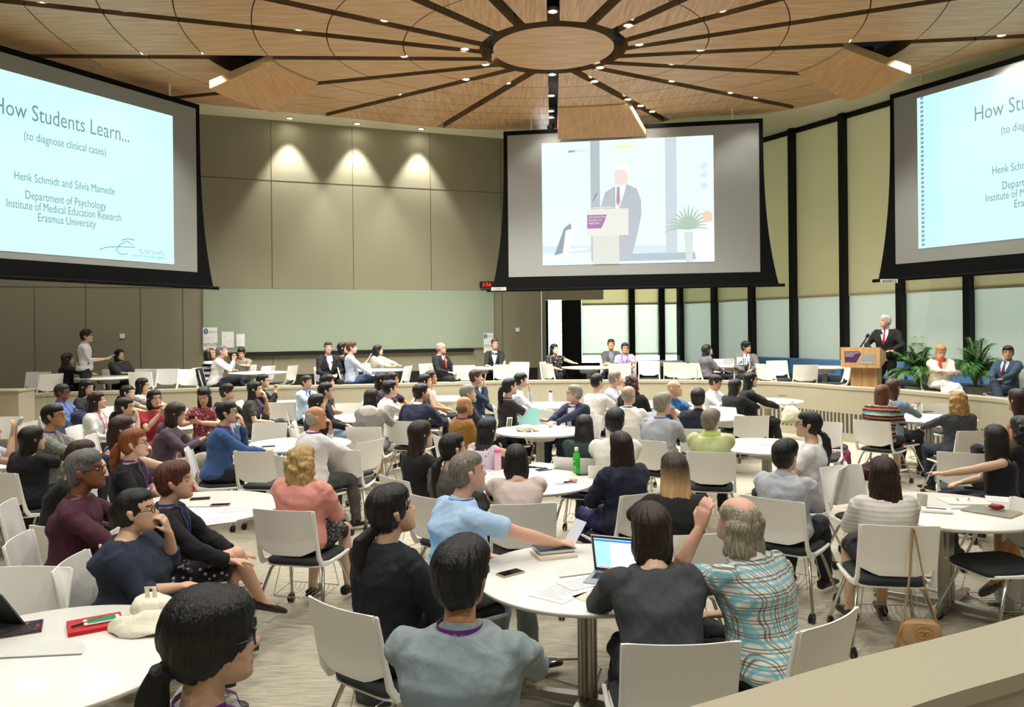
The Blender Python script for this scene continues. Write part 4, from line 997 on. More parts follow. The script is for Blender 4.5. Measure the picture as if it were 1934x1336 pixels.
    def tgt(kind, sd):
        if kind == 'lap': return Vector((sd * .07, .24, .685)), Vector((sd * .8, -.5, -.3)), Vector((-sd * .75, .65, -.05)), Vector((0, -.1, -1)), .5
        if kind == 'knee': return Vector((sd * .10, .36, .66)), Vector((sd * .8, -.4, -.2)), Vector((-sd * .2, 1, -.15)), Vector((0, -.1, -1)), .35
        if kind == 'table': return Vector((sd * .16, .44 + math.sin(ln) * .2, .765)), Vector((sd, -.2, -.5)), Vector((-sd * .6, .8, 0)), Vector((0, 0, -1)), .25
        if kind == 'tablein': return Vector((sd * .05, .42 + math.sin(ln) * .2, .77)), Vector((sd, -.2, -.5)), Vector((-sd * .9, .35, .1)), Vector((-sd * .3, 0, -1)), .5
        if kind == 'chin': return mouth + hd * .045 + Vector((0, 0, -.055)) + ux_ * sd * .03, Vector((sd * .2, .5, -1)), Vector((-sd * .3, -.2, 1)), -hd, .75
        if kind == 'cheek': return T(Vector((sd * .07, .07, -.125))), Vector((sd * .4, .6, -1)), Vector((-sd * .1, -.15, 1)), Vector((-sd, -.2, 0)), .5
        if kind == 'phone': return Vector((sd * .06, .36, .86)), Vector((sd, -.1, -.6)), Vector((-sd * .5, .7, .35)), Vector((-sd * .2, -.6, .9)), .55
        if kind == 'up': return mouth + hd * .10 + Vector((0, 0, .02)) + ux_ * sd * .05, Vector((sd * .3, .4, -1)), Vector((-sd * .1, .1, 1)), Vector((0, 1, .1)) * -1, .4
        if kind == 'clasp': return mouth + hd * .10 + Vector((0, 0, -.10)) + ux_ * sd * .022, Vector((sd * .6, .2, -1)), Vector((-sd * .15, .1, 1)), Vector((-sd, 0, 0)), .85
        if kind == 'crown': return T(Vector((sd * .135, .10, -.07))), Vector((sd * .6, .9, -1.3)), Vector((-sd * .15, -.2, 1)), Vector((-sd, 0, 0)), .4
        if kind == 'side': return sh[sd] + Vector((sd * .10, .02, -.50)), Vector((sd * .2, -1, 0)), Vector((0, .1, -1)), Vector((-sd, 0, 0)), .35
        if kind == 'reach': return Vector((sd * .25, .60, .77)), Vector((sd, -.2, -.3)), Vector((0, 1, 0)), Vector((0, 0, -1)), .2
        if kind == 'fold': return Vector((-sd * .05, .30, .78)), Vector((sd, 0, -.8)), Vector((-sd, .15, .05)), Vector((0, -1, -.2)), .4
        if kind == 'hold': return Vector((sd * .03, .33, 1.10 * s)) if stand else Vector((sd * .1, .38, .8)), Vector((sd * .3, -.6, -1)), Vector((-sd * .1, 1, .1)), Vector((-sd * .3, 0, 1)), .6
        if kind == 'lectern': return Vector((sd * .20, .34, 1.09)), Vector((sd, -.5, -.4)), Vector((-sd * .4, .9, .1)), Vector((0, 0, -1)), .3
        return kind
    A2 = arms if isinstance(arms, (tuple, list)) else (arms, arms)     # (left, right)
    armp = {}
    for sd, k in ((-1, A2[0]), (1, A2[1])):
        tg, hint, fw, pl, cu = tgt(k, sd)
        S = sh[sd]; E, Wp = ik(S, tg, UA, FA, rt(hint, t_)); armp[sd] = (S, E, Wp, fw, pl, cu)
    P.hands = {sd: root + rz @ (armp[sd][2] + armp[sd][3].normalized() * .08) for sd in (-1, 1)}; P.handl = {sd: armp[sd][2] + armp[sd][3].normalized() * .09 for sd in (-1, 1)}
    # legs
    hj = {sd: hip + Vector((sd * .085, .02, -.02)) for sd in (-1, 1)}; TH, SHN = .42 * min(s, 1.02), .42 * min(s, 1.02); legp = {}
    for sd in (-1, 1):
        if stand: kn = hj[sd] + Vector((sd * .02, .02, -.42 * s)); an = Vector((sd * .11, -.03, .09)); fd = Vector((sd * .15, 1, 0))
        elif legs == 'crossed' and sd == 1: kn = Vector((-.02, .39, .66)); an = Vector((-.22, .52, .30)); fd = Vector((-.35, .9, -.35))
        elif legs == 'crossed': kn = Vector((-.09, .36, .53)); an = Vector((-.06, .32, .10)); fd = Vector((0, 1, 0))
        elif legs == 'ankle' and sd == 1: kn = Vector((.16, .36, .62)); an = Vector((-.12, .42, .58)); fd = Vector((-.5, .6, -.5))
        elif legs == 'back': kn = Vector((sd * .10, .36, .52)); an = Vector((sd * .06, .15, .12)); fd = Vector((0, 1, -.2))
        else: kn = Vector((sd * .11, .37, .54)); an = Vector((sd * .12, .36 + .06 * sd, .10)); fd = Vector((sd * .15, 1, 0))
        legp[sd] = (hj[sd], kn, an, fd.normalized())
    # ---------- skin body: torso, neck, head, arms with hands, legs as one surface
    mb = MB(); torso(mb, -.1, 1.06, -.020)
    mb.tube([nb - uu * .03, nb + uu * .03, T(Vector((0, -.022, -.075))), T(Vector((0, -.02, -.03)))], [.062, .053, .052, .05], 14)
    head_mesh(mb, T)
    for sd in (-1, 1):
        S, E, Wp, fw, pl, cu = armp[sd]; k = 1 if s > .97 else .9; k *= min(w, 1.25) ** .5
        if sl != 'long': S2 = S - ux_ * sd * (.024 if sl != 'none' else .006); q0 = .040 if sl != 'none' else .047; mb.tube([S2, S.lerp(E, .12), S.lerp(E, .5), E, E.lerp(Wp, .35), Wp], [q0 * k, .042 * k, .044 * k, .037 * k, .038 * k, .024 * k], 12); mb.ell(S2, (q0 * k,) * 3); mb.ell(E, (.037 * k,) * 3)
        else: S2 = S - ux_ * sd * .024; mb.tube([S2, S.lerp(E, .2), E, Wp], [.032 * k, .034 * k, .030 * k, .022 * k], 10); mb.ell(S2, (.032 * k,) * 3); mb.ell(E, (.030 * k,) * 3)
        mb.tube([Wp.lerp(E, .12), Wp, Wp + fw.normalized() * .015], [.024 * k, .022 * k, .022 * k], 10)
        hand(mb, Wp + fw.normalized() * .008, fw, pl, -sd, cu, 1.0 if s > .97 else .92)
        H, kn, an, fd = legp[sd]; bare = bot[0] in ('skirt', 'shorts')
        k = 1 if bare else .8
        mb.tube([H, H.lerp(kn, .5), kn, kn.lerp(an, .3), an], [.078 * k, .068 * k, .052 * k, .052 * k, .032 * k], 12); mb.ell(kn, (.053 * k,) * 3)
        mb.tube([an, an - Vector((0, 0, .03)) + fd * .05, an + fd * .12 - Vector((0, 0, .055))], [.034, .032, .022], 10)
    P.parts = []
    raw = lambda name, mb_, mats, v, sm: P.parts.append([name, mb_, mats, v, sm])
    raw('person', mb, skin_mats(skin), vox, 2); P.T = T; P.Hrot = Hrot; P.hc = hc; P.hs = hs
    # ---------- clothes
    tk, tc_ = top; vg = .010 if d < 6.6 else .014
    jk = .010 if tk in ('jacket', 'blazer', 'cardigan', 'hoodie') else 0
    mb = MB(); torso(mb, -.10 if tk != 'dress' else -.12, (1.015 if tk in ('shirt', 'polo', 'jacket', 'blazer') else .98) if tk not in ('vest',) else .86, .014 + jk)
    if tk in ('shirt', 'polo'): torso(mb, -.1, .3, .022)
    for sd in (-1, 1):
        S, E, Wp, fw, pl, cu = armp[sd]; k = min(w, 1.25) ** .5
        if sl == 'long': mb.tube([S, S.lerp(E, .5), E, E.lerp(Wp, .5), Wp.lerp(E, .06)], [(.060 + jk) * k, (.055 + jk) * k, (.047 + jk) * k, (.042 + jk) * k, .034 + jk], 14); mb.ell(S - ux_ * sd * .022, ((.062 + jk) * k,) * 3); mb.ell(E, ((.047 + jk) * k,) * 3)
        elif sl == 'short': q = S.lerp(E, .72); mb.tube([S, S.lerp(E, .4), q], [.062 * k, .060 * k, .057 * k], 14); mb.ell(S - ux_ * sd * .022, (.062 * k,) * 3)
        elif sl == 'mid': q = E.lerp(Wp, .4); mb.tube([S, S.lerp(E, .5), E, q], [.060 * k, .055 * k, .048 * k, .043 * k], 14); mb.ell(S - ux_ * sd * .022, (.061 * k,) * 3); mb.ell(E, (.048 * k,) * 3)
        elif sl == 'none': mb.ell(S - ux_ * sd * .035, (.045, .055, .058))
    raw({'shirt': 'shirt', 'polo': 'polo_shirt', 'jacket': 'jacket', 'blazer': 'blazer', 'cardigan': 'cardigan', 'hoodie': 'hoodie', 'tshirt': 'tshirt', 'blouse': 'blouse', 'sweater': 'sweater', 'dress': 'dress', 'vest': 'sleeveless_top'}[tk], mb, cloth(tc_), vg, 7)
    bk, bc = bot; mb = MB(); c0 = hip
    if bk == 'trousers':
        mb.ell(hip + Vector((0, .01, -.02)), (.185 * w, .15 * w, .105)) if not stand else mb.ell(hip + Vector((0, 0, .03)), (.165 * w, .12 * w, .13))
        for sd in (-1, 1): H, kn, an, fd = legp[sd]; mb.tube([H, H.lerp(kn, .5), kn, kn.lerp(an, .4), an + Vector((0, 0, .0))], [.095, .088, .070, .065, .055], 14); mb.ell(kn, (.071,) * 3); mb.ell(H, (.095,) * 3)
    elif bk == 'shorts':
        mb.ell(hip + Vector((0, .01, -.02)), (.185 * w, .15 * w, .105))
        for sd in (-1, 1): H, kn, an, fd = legp[sd]; q = kn.lerp(an, .3); mb.tube([H, H.lerp(kn, .5), kn, q], [.095, .088, .072, .066], 14); mb.ell(kn, (.072,) * 3); mb.ell(H, (.095,) * 3)
    else:
        k0 = (legp[-1][1] + legp[1][1]) / 2; fl = 1.25 if bk == 'long_skirt' else 1.0
        rings = [frame_ring(hip + Vector((0, -.10, 0)), Vector((1, 0, 0)), Vector((0, 0, 1)), .14 * w, .07, 20), frame_ring(hip + Vector((0, .0, -.01)), Vector((1, 0, 0)), Vector((0, 0, 1)), .185 * w, .105, 20), frame_ring(hip.lerp(k0, .55) + Vector((0, 0, .0)), Vector((1, 0, 0)), Vector((0, -.1, 1)), .185, .095, 20), frame_ring(k0 + Vector((0, -.01, .0)), Vector((1, 0, 0)), Vector((0, .2, 1)), .165, .085, 20)]
        if bk == 'long_skirt': rings += [frame_ring(k0 + Vector((0, .08, -.10)), Vector((1, 0, 0)), Vector((0, .8, .6)), .20, .10, 20), frame_ring(k0 + Vector((0, .07, -.30)), Vector((1, 0, 0)), Vector((0, 1, 0)), .24, .16, 20)]
        mb.ring(rings)
    raw({'trousers': 'trousers', 'shorts': 'shorts', 'skirt': 'skirt', 'long_skirt': 'skirt'}[bk], mb, cloth(bc), vg + .002, 3)
    # ---------- hair
    hk, hcol = hair; mb = MB(); q = hair_s * (1.0 if d < 6.6 else 1.03) * (1.03 if hk in ('crew', 'fringe', 'balding', 'short') else 1.0); TR_ = Matrix(Hrot)
    def cap(off, r): mb.ell(T(Vector(off)), (r[0] * q, r[1] * q, r[2] * q), rot=TR_, n=20, m=12)
    g_ = Vector((0, 0, -1)); hy_only = Matrix.Rotation(-relh, 3, 'Z')
    def fall(spec, n=18):   # rings hanging from the head; (dy, dz, rx, ry)
        rings = []
        for i, (dy, dz, rx, ry) in enumerate(spec):
            a = T(Vector((0, dy, dz))); b = hc + hy_only @ Vector((0, dy, dz)); f = min(1, max(0, (-dz) / .12)); c = a.lerp(b, f); rings.append(frame_ring(c, hy_only @ Vector((1, 0, 0)), hy_only @ Vector((0, 1, 0)), rx, ry, n))
        mb.ring(rings)
    if hk == 'short': cap((0, -.020, .030), (.080, .096, .096)); cap((0, -.045, -.005), (.074, .066, .072)); cap((0, .010, .066), (.074, .080, .062))
    elif hk == 'crew': cap((0, -.022, .028), (.0785, .092, .094)); cap((0, -.045, -.005), (.0735, .064, .07)); cap((0, .008, .064), (.075, .082, .062))
    elif hk == 'thick': cap((0, -.018, .040), (.088, .104, .096)); cap((0, -.045, -.01), (.080, .070, .075)); cap((.008, .014, .072), (.079, .085, .066))
    elif hk == 'fringe': cap((0, -.035, -.018), (.0755, .070, .050)); 
    elif hk == 'balding': cap((0, -.040, -.002), (.0765, .068, .066)); cap((0, -.05, .03), (.070, .055, .060))
    elif hk == 'bald': pass
    elif hk in ('long', 'verylong', 'bob', 'curly', 'shoulder', 'bangs'):
        cap((0, -.020, .032), (.086, .102, .098)); cap((0, .008, .066), (.079, .082, .064)); cap((0, -.04, -.01), (.086, .075, .08))
        if hk == 'bob': fall([(-.03, .03, .086, .082), (-.032, -.03, .092, .078), (-.035, -.08, .095, .074), (-.038, -.125, .086, .064), (-.04, -.145, .06, .045)])
        elif hk == 'shoulder': fall([(-.03, .03, .086, .082), (-.035, -.05, .094, .076), (-.045, -.12, .096, .068), (-.06, -.18, .092, .058), (-.065, -.215, .07, .035)])
        elif hk == 'curly':
            fall([(-.03, .05, .090, .085), (-.035, -.03, .105, .088), (-.045, -.10, .110, .085), (-.06, -.16, .098, .070), (-.065, -.19, .07, .045)])
            for k_ in range(46):
                a = rng.uniform(0, 2 * math.pi); z = rng.uniform(-.17, .09); r0 = .10 if z < .03 else .085 * math.sqrt(max(.05, 1 - (z / .135) ** 2)); dy, dx = math.sin(a) * r0 * .9, math.cos(a) * r0
                if dy > .02 and z < .07: continue
                cap((dx, -.035 + dy, z), (.026,) * 3)
        else:
            L_ = .42 if hk == 'verylong' else .30; bk_ = -.105 - .3 * max(0, 0)
            spec = [(-.03, .03, .088, .084), (-.035, -.05, .095, .076), (-.050, -.12, .098, .066), (-.078 - .3 * max(0, math.sin(-ln)), -.20, .105, .052)]
            zz = -.28
            while zz > -L_ - .001: spec.append((-.098 - (0.17 + .0) * 0 , zz, .100 + .02 * (zz + .28), .042)); zz -= .07
            spec.append((-.10, -L_ - .05, .060, .018))
            if ln > .1: spec = [(a - 0 if b > -.15 else a + .0 + math.sin(ln) * b * .75, b, c, e) for a, b, c, e in spec]
            fall(spec)
    elif hk in ('ponytail', 'lowpony', 'bun', 'updo'):
        cap((0, -.022, .030), (.0815, .099, .097)); cap((0, -.045, -.012), (.077, .068, .074)); cap((0, .008, .066), (.075, .079, .060))
        if hk == 'bun': cap((0, -.130, .02), (.040, .036, .038))
        elif hk == 'updo': cap((0, -.10, .0), (.060, .05, .065))
        else:
            z0 = .015 if hk == 'ponytail' else -.055
            pts = [T(Vector((0, -.095, z0))), T(Vector((0, -.135, z0 - .01)))]; b0 = hc + hy_only @ Vector((0, -.15, z0 - .07)); pts += [b0, b0 + hy_only @ Vector((.01, -.01, -.10)), b0 + hy_only @ Vector((.0, .0, -.20)), b0 + hy_only @ Vector((-.01, .01, -.29))]
            mb.tube(pts, [.018 * q, .026 * q, .037 * q, .036 * q, .028 * q, .008], 12)
    elif hk == 'wild':   # balding crown, long loose sides and back
        cap((0, -.045, -.005), (.086, .074, .084)); cap((0, -.050, .030), (.080, .064, .072)); cap((.045, -.01, .035), (.040, .075, .060)); cap((-.045, -.01, .035), (.040, .075, .060)); fall([(-.040, .066, .060, .052), (-.038, .035, .086, .074), (-.036, .0, .096, .082), (-.038, -.06, .106, .080), (-.050, -.12, .104, .070), (-.07, -.18, .085, .045)])
        for k_ in range(40):
            a = rng.uniform(math.pi * .95, 2.05 * math.pi); z = rng.uniform(-.15, .03); cap((math.cos(a) * .088, -.045 + math.sin(a) * .068, z), (.020, .020, .034))
    if mb.v: raw('hair', mb, ombre_mat() if hcol == 'ombre' else hair_mat(hcol), .007 if d < 6.6 else .010, 2 if hk not in ('curly', 'wild') else 3)
    if 'beard' in extra: mb = MB(); mb.ell(T(Vector((0, .060, -.096))), (.046, .040, .036), rot=TR_); mb.ell(T(Vector((0, .088, -.052))), (.026, .012, .008), rot=TR_); raw('beard', mb, hair_mat('#b9b4a8'), .008, 1)
    # ---------- plain (unfused) parts
    P.plain = []
    shc = dict(extra=0).get('x'); shoecol = '#15120f'
    for e in extra:
        if isinstance(e, tuple) and e[0] == 'shoe': shoecol = e[1]
    for sd in (-1, 1):
        H, kn, an, fd = legp[sd]; f = fd; upv = Vector((0, 0, 1)); lat = f.cross(upv).normalized(); upv = lat.cross(f).normalized(); m = MB(); base_ = an - upv * .062
        rings = [frame_ring(base_ + f * t + upv * h, lat, upv, wd, ht, 12, .8) for t, h, wd, ht in ((-.075, .022, .018, .018), (-.065, .034, .032, .034), (-.02, .036, .036, .036), (.05, .028, .040, .028), (.12, .022, .044, .022), (.17, .018, .036, .018), (.195, .014, .018, .012))]
        m.ring(rings); P.plain.append(('shoe', m, mat('shoe_' + shoecol[1:], shoecol, .4), 60))
        if bk == 'trousers' and not stand:
            m = MB(); m.tube([an + Vector((0, 0, .035)), an - Vector((0, 0, .02))], [.040, .037], 12); P.plain.append(('sock', m, mat('sock_dark', '#17181c', .9) if not ('pinksock' in extra) else mat('sock_pink', '#c0507e', .9), 60))
    # collar
    cols_ = tc_ if isinstance(tc_, str) else tc_[1]
    if tk in ('shirt', 'polo') or (tk in ('jacket', 'blazer') and 'nocollar' not in extra):
        m = MB(); cc_ = cols_ if tk in ('shirt', 'polo') else '#e8ebee'
        if 'darkcollar' in extra: cc_ = cols_
        r0, r1 = [], []
        for (h_, rr, tl) in ((-.022, .074, 0), (.016, .0605, 0), (.018, .0565, 0), (-.01, .060, 0)):
            r0.append(frame_ring(nb + uu * (h_) - uy * .002 - Vector((0, 0, 0)), ux, (uy - uu * .35).normalized(), rr, rr * 1.02, 24))
        n = 24; k = 4; vs_ = [v for r in r0 for v in r]; fs_ = [(j * n + i, j * n + (i + 1) % n, ((j + 1) % k) * n + (i + 1) % n, ((j + 1) % k) * n + i) for j in range(k) for i in range(n) if i not in (5, 6)]
        m.add(vs_, fs_); P.plain.append(('collar', m, cloth(cc_), 50))
    if tk in ('jacket', 'blazer') or 'tie' in [e if isinstance(e, str) else e[0] for e in extra]:
        if 'nofront' not in extra:
            tie = [e[1] for e in extra if isinstance(e, tuple) and e[0] == 'tie']
            o_ = .014 + jk + .004
            if tk in ('jacket', 'blazer'):
                m = MB(); cv = [e[1] for e in extra if isinstance(e, tuple) and e[0] == 'front'] ; cv = cv[0] if cv else '#e8ebee'
                rows = [(1.0, 26, .02), (.93, 22, 0), (.80, 17, 0), (.62, 11, 0), (.42, 3, 0)]
                for sgn in (0,):
                    A_ = [surf(t, 90 - a, o_ + e_) for t, a, e_ in rows]; B_ = [surf(t, 90 + a, o_ + e_) for t, a, e_ in rows]; C_ = [surf(t, 90, o_ + e_ + .004) for t, a, e_ in rows]
                    n = len(rows); m.add(A_ + C_ + B_, [(i, i + 1, n + i + 1, n + i) for i in range(n - 1)] + [(n + i, n + i + 1, 2 * n + i + 1, 2 * n + i) for i in range(n - 1)])
                    iA = [v - frame(t)[2] * .02 for v, (t, a, e_) in zip(A_, rows)]; iB = [v - frame(t)[2] * .02 for v, (t, a, e_) in zip(B_, rows)]
                    b0 = len(m.v); m.add(A_ + iA, [(i + 1, i, n + i, n + i + 1) for i in range(n - 1)]); m.add(B_ + iB, [(i, i + 1, n + i + 1, n + i) for i in range(n - 1)])
                P.plain.append(('shirt_front', m, cloth(cv), 60))
                # lapels
                m = MB()
                for sg in (-1, 1):
                    rin = [surf(t, 90 + sg * a, o_ + .004 + e_) for t, a, e_ in rows]; ro = [surf(t, 90 + sg * (a + b), o_ + .008 + e_ * .3) for (t, a, e_), b in zip(rows, (16, 20, 24, 16, 2))]
                    n = len(rows); th = [v + frame(t[0])[2] * .005 for v, t in zip(rin, rows)]; m.add(rin + ro + th, [(i, i + 1, n + i + 1, n + i) for i in range(n - 1)] + [(i, 2 * n + i, 2 * n + i + 1, i + 1) for i in range(n - 1)] + [(2 * n + i, n + i, n + i + 1, 2 * n + i + 1) for i in range(n - 1)])
                P.plain.append(('lapels', m, cloth(tc_), 60))
            if tie:
                m = MB(); pts = [(1.0, .013, .022), (.96, .016, .012), (.92, .011, .006), (.75, .018, .006), (.5, .026, .006), (.44, .012, .005)]
                rings = []
                for t, hw, e_ in pts: c_2 = surf(t, 90, o_ + e_ + .002); F_ = frame(t); rings.append([c_2 - F_[1] * hw, c_2 + F_[1] * hw, c_2 + F_[1] * hw * .8 + F_[2] * .006, c_2 - F_[1] * hw * .8 + F_[2] * .006])
                m.ring(rings); P.plain.append(('necktie', m, cloth(tie[0]), 60))
    for e in extra:
        if isinstance(e, tuple) and e[0] == 'lanyard':
            m = MB(); o_ = .014 + jk + .006; pts = []
            for a in range(-40, 221, 20): pts.append((nb + uu * (.012 if a not in (-40, 220) else -.01) + ux * .072 * math.cos(R(-a)) + uy * .070 * math.sin(R(-a)) * (1 if 1 else 1)))
            F1 = [surf(t, a_, o_ + e_) for t, a_, e_ in ((.97, 68, .008), (.90, 66, .004), (.75, 74, .004), (.60, 82, .004), (.48, 89, .004))]
            F2 = [surf(t, 180 - a_, o_ + e_) for t, a_, e_ in ((.97, 68, .008), (.90, 66, .004), (.75, 74, .004), (.60, 82, .004), (.48, 89, .004))]
            allp = F2[::-1] + pts[::-1][0:0] + [nb + uu * (.01) + ux * .076 * math.cos(R(a)) + uy * .074 * math.sin(R(a)) for a in range(140, 401, 20)] + F1
            for i in range(len(allp) - 1):
                a_, b_ = allp[i], allp[i + 1]; up_ = uu if 4 < i < 18 else ux; h_ = .008; n_ = (b_ - a_).cross(up_).normalized() * .0012
                m.add([a_ - up_ * h_ - n_, b_ - up_ * h_ - n_, b_ + up_ * h_ - n_, a_ + up_ * h_ - n_, a_ - up_ * h_ + n_, b_ - up_ * h_ + n_, b_ + up_ * h_ + n_, a_ + up_ * h_ + n_], [(0, 1, 2, 3), (7, 6, 5, 4), (0, 4, 5, 1), (1, 5, 6, 2), (2, 6, 7, 3), (3, 7, 4, 0)])
            P.plain.append(('lanyard', m, mat('lanyard_' + e[1][1:], e[1], .6), None))
            m = MB(); F_ = frame(.42); c_2 = surf(.40, 90, o_ + .010); m.box((0, 0, 0), (.075, .004, .10)); m.v = [tuple(c_2 + F_[1] * v[0] + F_[2] * v[1] + F_[3] * v[2]) for v in m.v]; P.plain.append(('name_badge', m, mat('badge_card', '#e9e9ee', .5), None))
    face_cam = math.cos(R(hy)) < .45
    if 'glasses' in extra or 'sunglasses' in extra:
        m = MB(); 
        for sx in (-1, 1):
            pts = [T(Vector((sx * .033 + .024 * math.cos(a), .100 - .004 * abs(math.cos(a)), -.002 + .018 * math.sin(a)))) for a in [2 * math.pi * i / 16 for i in range(17)]]; m.tube(pts, .0022, 5)
            m.tube([T(Vector((sx * .057, .094, .002))), T(Vector((sx * .073, .06, .002))), T(Vector((sx * .076, -.01, .004))), T(Vector((sx * .074, -.03, -.012)))], .0022, 5)
            if 'sunglasses' in extra: m.add([T(Vector((sx * .033 + .023 * math.cos(a), .099, -.002 + .017 * math.sin(a)))) for a in [2 * math.pi * i / 16 for i in range(16)]], [tuple(range(16))])
        m.tube([T(Vector((-.010, .101, .003))), T(Vector((0, .104, .006))), T(Vector((.010, .101, .003)))], .002, 5); P.plain.append(('glasses', m, M_BLACK, 60))
    if abs(((hy + 180) % 360) - 180) > 38 and d < 17:
        for sx in (-1, 1):
            m = MB(); c_2 = Vector((sx * .031, .078, .001)); m.ell((0, 0, 0), (.0135, .0095, .0052), n=14, m=8, mi=0); m.ell((0, .0056, 0), (.0068, .0058, .0052), n=10, m=6, mi=1); m.v = [tuple(T(Vector(v) + c_2)) for v in m.v]
            P.plain.append(('eye', m, [mat('eye_white', '#d8d0c8', .3), mat('iris', '#1a100c', .25)], 60))
    for e in extra:
        if e == 'hairtie': m = MB(); m.tube([T(Vector((.02 * math.cos(a), -.115, .012 + .02 * math.sin(a)))) for a in [2 * math.pi * i / 12 for i in range(13)]], .006, 6); P.plain.append(('hair_tie', m, mat('hairband', '#2c2a2c', .5), 60))
        if isinstance(e, tuple) and e[0] == 'scarf':
            m = MB(); m.ring([frame_ring(nb + uu * h_, ux, uy, r_, r_ * .95, 20) for h_, r_ in ((-.035, .11), (-.01, .105), (.03, .082), (.035, .066))]); m.tube([surf(.96, 70, .04), surf(.80, 74, .035), surf(.62, 80, .035)], [.02, .028, .012], 8); P.plain.append(('scarf', m, cloth(e[1]), 60))
        if e == 'bagstrap': m = MB(); m.tube([surf(.97, 130, .03), surf(.7, 110, .03), surf(.4, 60, .03), surf(.15, 30, .03)], .012, 6); m.tube([surf(.97, 130, .03), surf(.96, 200, .03), surf(.7, 260, .03), surf(.15, 330, .03)], .012, 6); P.plain.append(('shoulder_strap', m, M_BLACK, 60))
        if e == 'hood': m = MB(); m.ell(frame(.93)[0] - uy * .085 + uu * .02, (.12, .055, .075)); raw('hood', m, cloth(tc_ if e == 'hood' else e), .012, 2)
        if isinstance(e, tuple) and e[0] == 'hood': m = MB(); m.ell(frame(.93)[0] - uy * .085 + uu * .02, (.13, .06, .08)); raw('hood', m, cloth(e[1]), .012, 2)
    P.frame = frame; P.surf = surf
    if chair and not stand:
        place_chair(root.x, root.y, base, yaw, 'white chair that the %s sits on' % short, 'occupied white chairs')
    RAW.append(P); return P
def finish_people():
    import time; t0 = time.time()
    tmp = []
    for P in RAW:
        for q in P.parts:
            me = q[1].mesh('t', [q[2]] if not isinstance(q[2], list) else q[2]); o = bpy.data.objects.new('t', me); col.objects.link(o)
            m = o.modifiers.new('r', 'REMESH'); m.mode = 'VOXEL'; m.voxel_size = q[3]; m.use_smooth_shade = True
            s_ = o.modifiers.new('s', 'SMOOTH'); s_.factor = .5; s_.iterations = q[4]; tmp.append((P, q, o))
    dg = bpy.context.evaluated_depsgraph_get(); out = []
    for P, q, o in tmp: out.append((P, q, bpy.data.meshes.new_from_object(o.evaluated_get(dg))))
    for P, q, o in tmp: me = o.data; bpy.data.objects.remove(o); bpy.data.meshes.remove(me)
    for P, q, me in out:
        me.materials.clear()
        for m in (q[2] if isinstance(q[2], list) else [q[2]]): me.materials.append(m)
        if q[0] == 'person':
            n = len(me.vertices); co = np.empty(n * 3); me.vertices.foreach_get('co', co); co = co.reshape(-1, 3)
            Hi = np.array(P.Hrot.inverted()); h = (co - np.array(P.hc)) @ Hi.T / P.hs
            x, y, z = h.T
            lip = (np.abs(x) < .022 - .5 * np.abs(z + .067)) & (np.abs(z + .067) < .0078) & (y > .07) & (y < .107)
            br = (np.abs(np.abs(x) - .032) < .019) & (np.abs(z - .0235 + .12 * (np.abs(np.abs(x) - .028))) < .0042) & (y > .05) & (y < .107)
            mi = np.zeros(len(me.polygons), dtype=np.int32); ls = np.empty(len(me.polygons), dtype=np.int32); me.polygons.foreach_get('loop_start', ls); lv = np.empty(len(me.loops), dtype=np.int32); me.loops.foreach_get('vertex_index', lv)
            v0 = lv[ls]; mi[lip[v0]] = 1; mi[br[v0]] = 2; me.polygons.foreach_set('material_index', mi)
            P.body = link('person', me); P.body.location = P.root; P.body.rotation_euler = (0, 0, -R(P.yaw)); tag(P.body, P.label, 'person', P.grp)
    for P, q, me in out:
        if q[0] in GARM: fold(me, abs(hash(P.short)) % 97 if False else len(P.short) * 7 + len(me.vertices) % 31, GARM[q[0]])
        if q[0] == 'hair': strands(me, P)
        if q[0] != 'person': link(q[0], me, P.body)
    for P in RAW:
        for name, m, mt, sm in P.plain: link(name, m.mesh(name, mt, sm), P.body)
    print('PEOPLE', len(RAW), 'in %.1f s' % (time.time() - t0), 'verts', sum(len(x[2].vertices) for x in out))
    for P in RAW:
        if abs(P.zerr) > .06: print('  height off %+.2f d=%.1f' % (P.zerr, P.d), P.short)
PURPLE, BLUEL = ('lanyard', '#6f2c86'), ('lanyard', '#2450b0')
BLK = '#0e0c0c'; BRN = '#2c1c14'
J = 'jacket'
def px(short, label, x, y, yaw, **k): return person(short, label, (x, y), yaw, **k)
# ---------------------------------------------------------------- nearest people
px('long-haired man in plaid shirt', 'older balding man with long grey hair in blue plaid shirt, hand at his head', 1392, 985, -38, hy=-35, hp=14, lean=16, tw=4, arms=('crown', 'lap'), top=('shirt', ('plaid', '#d4d2c4', '#30343c', '#5aa9bb')), sl='short', bot=('trousers', '#101114'), hair=('wild', '#9a917c'), skin='pink', s=1.0, w=1.12, extra=('darkcollar',))
PS = px('woman in the charcoal blazer', 'person with straight dark brown hair in charcoal blazer, seen from behind at the laptop', 1228, 1002, -2, hy=-6, hp=2, lean=26, arms='tablein', top=('blazer', '#3a3d40'), bot=('trousers', '#191a1c'), hair=('bob', '#2b1d13'), skin='light', s=1.0, w=1.06, hair_s=1.06, extra=('nofront', 'nocollar'))
px('man with the purple lanyard band', 'black-haired man in pale grey-blue shirt with purple lanyard, back to the camera', 873, 1090, 8, hy=22, hp=6, lean=4, arms='table', top=('shirt', '#8d9ba0'), bot=('trousers', '#1c1e24'), hair=('thick', '#0b0a0a'), skin='tan', s=1.08, w=1.16, extra=(PURPLE, 'glasses'), hair_s=1.08)
px('woman in the navy blazer with a ponytail', 'woman in navy blazer with low black ponytail and pearl earring, looking up to the right', 742, 965, 38, hy=62, hp=14, lean=3, arms='lap', top=('blazer', '#11151f'), bot=('trousers', '#0f1116'), hair=('lowpony', '#15100e'), skin='asian', s=1.04, w=1.0, extra=('nofront', 'hairtie', 'nocollar'), hair_s=1.1)
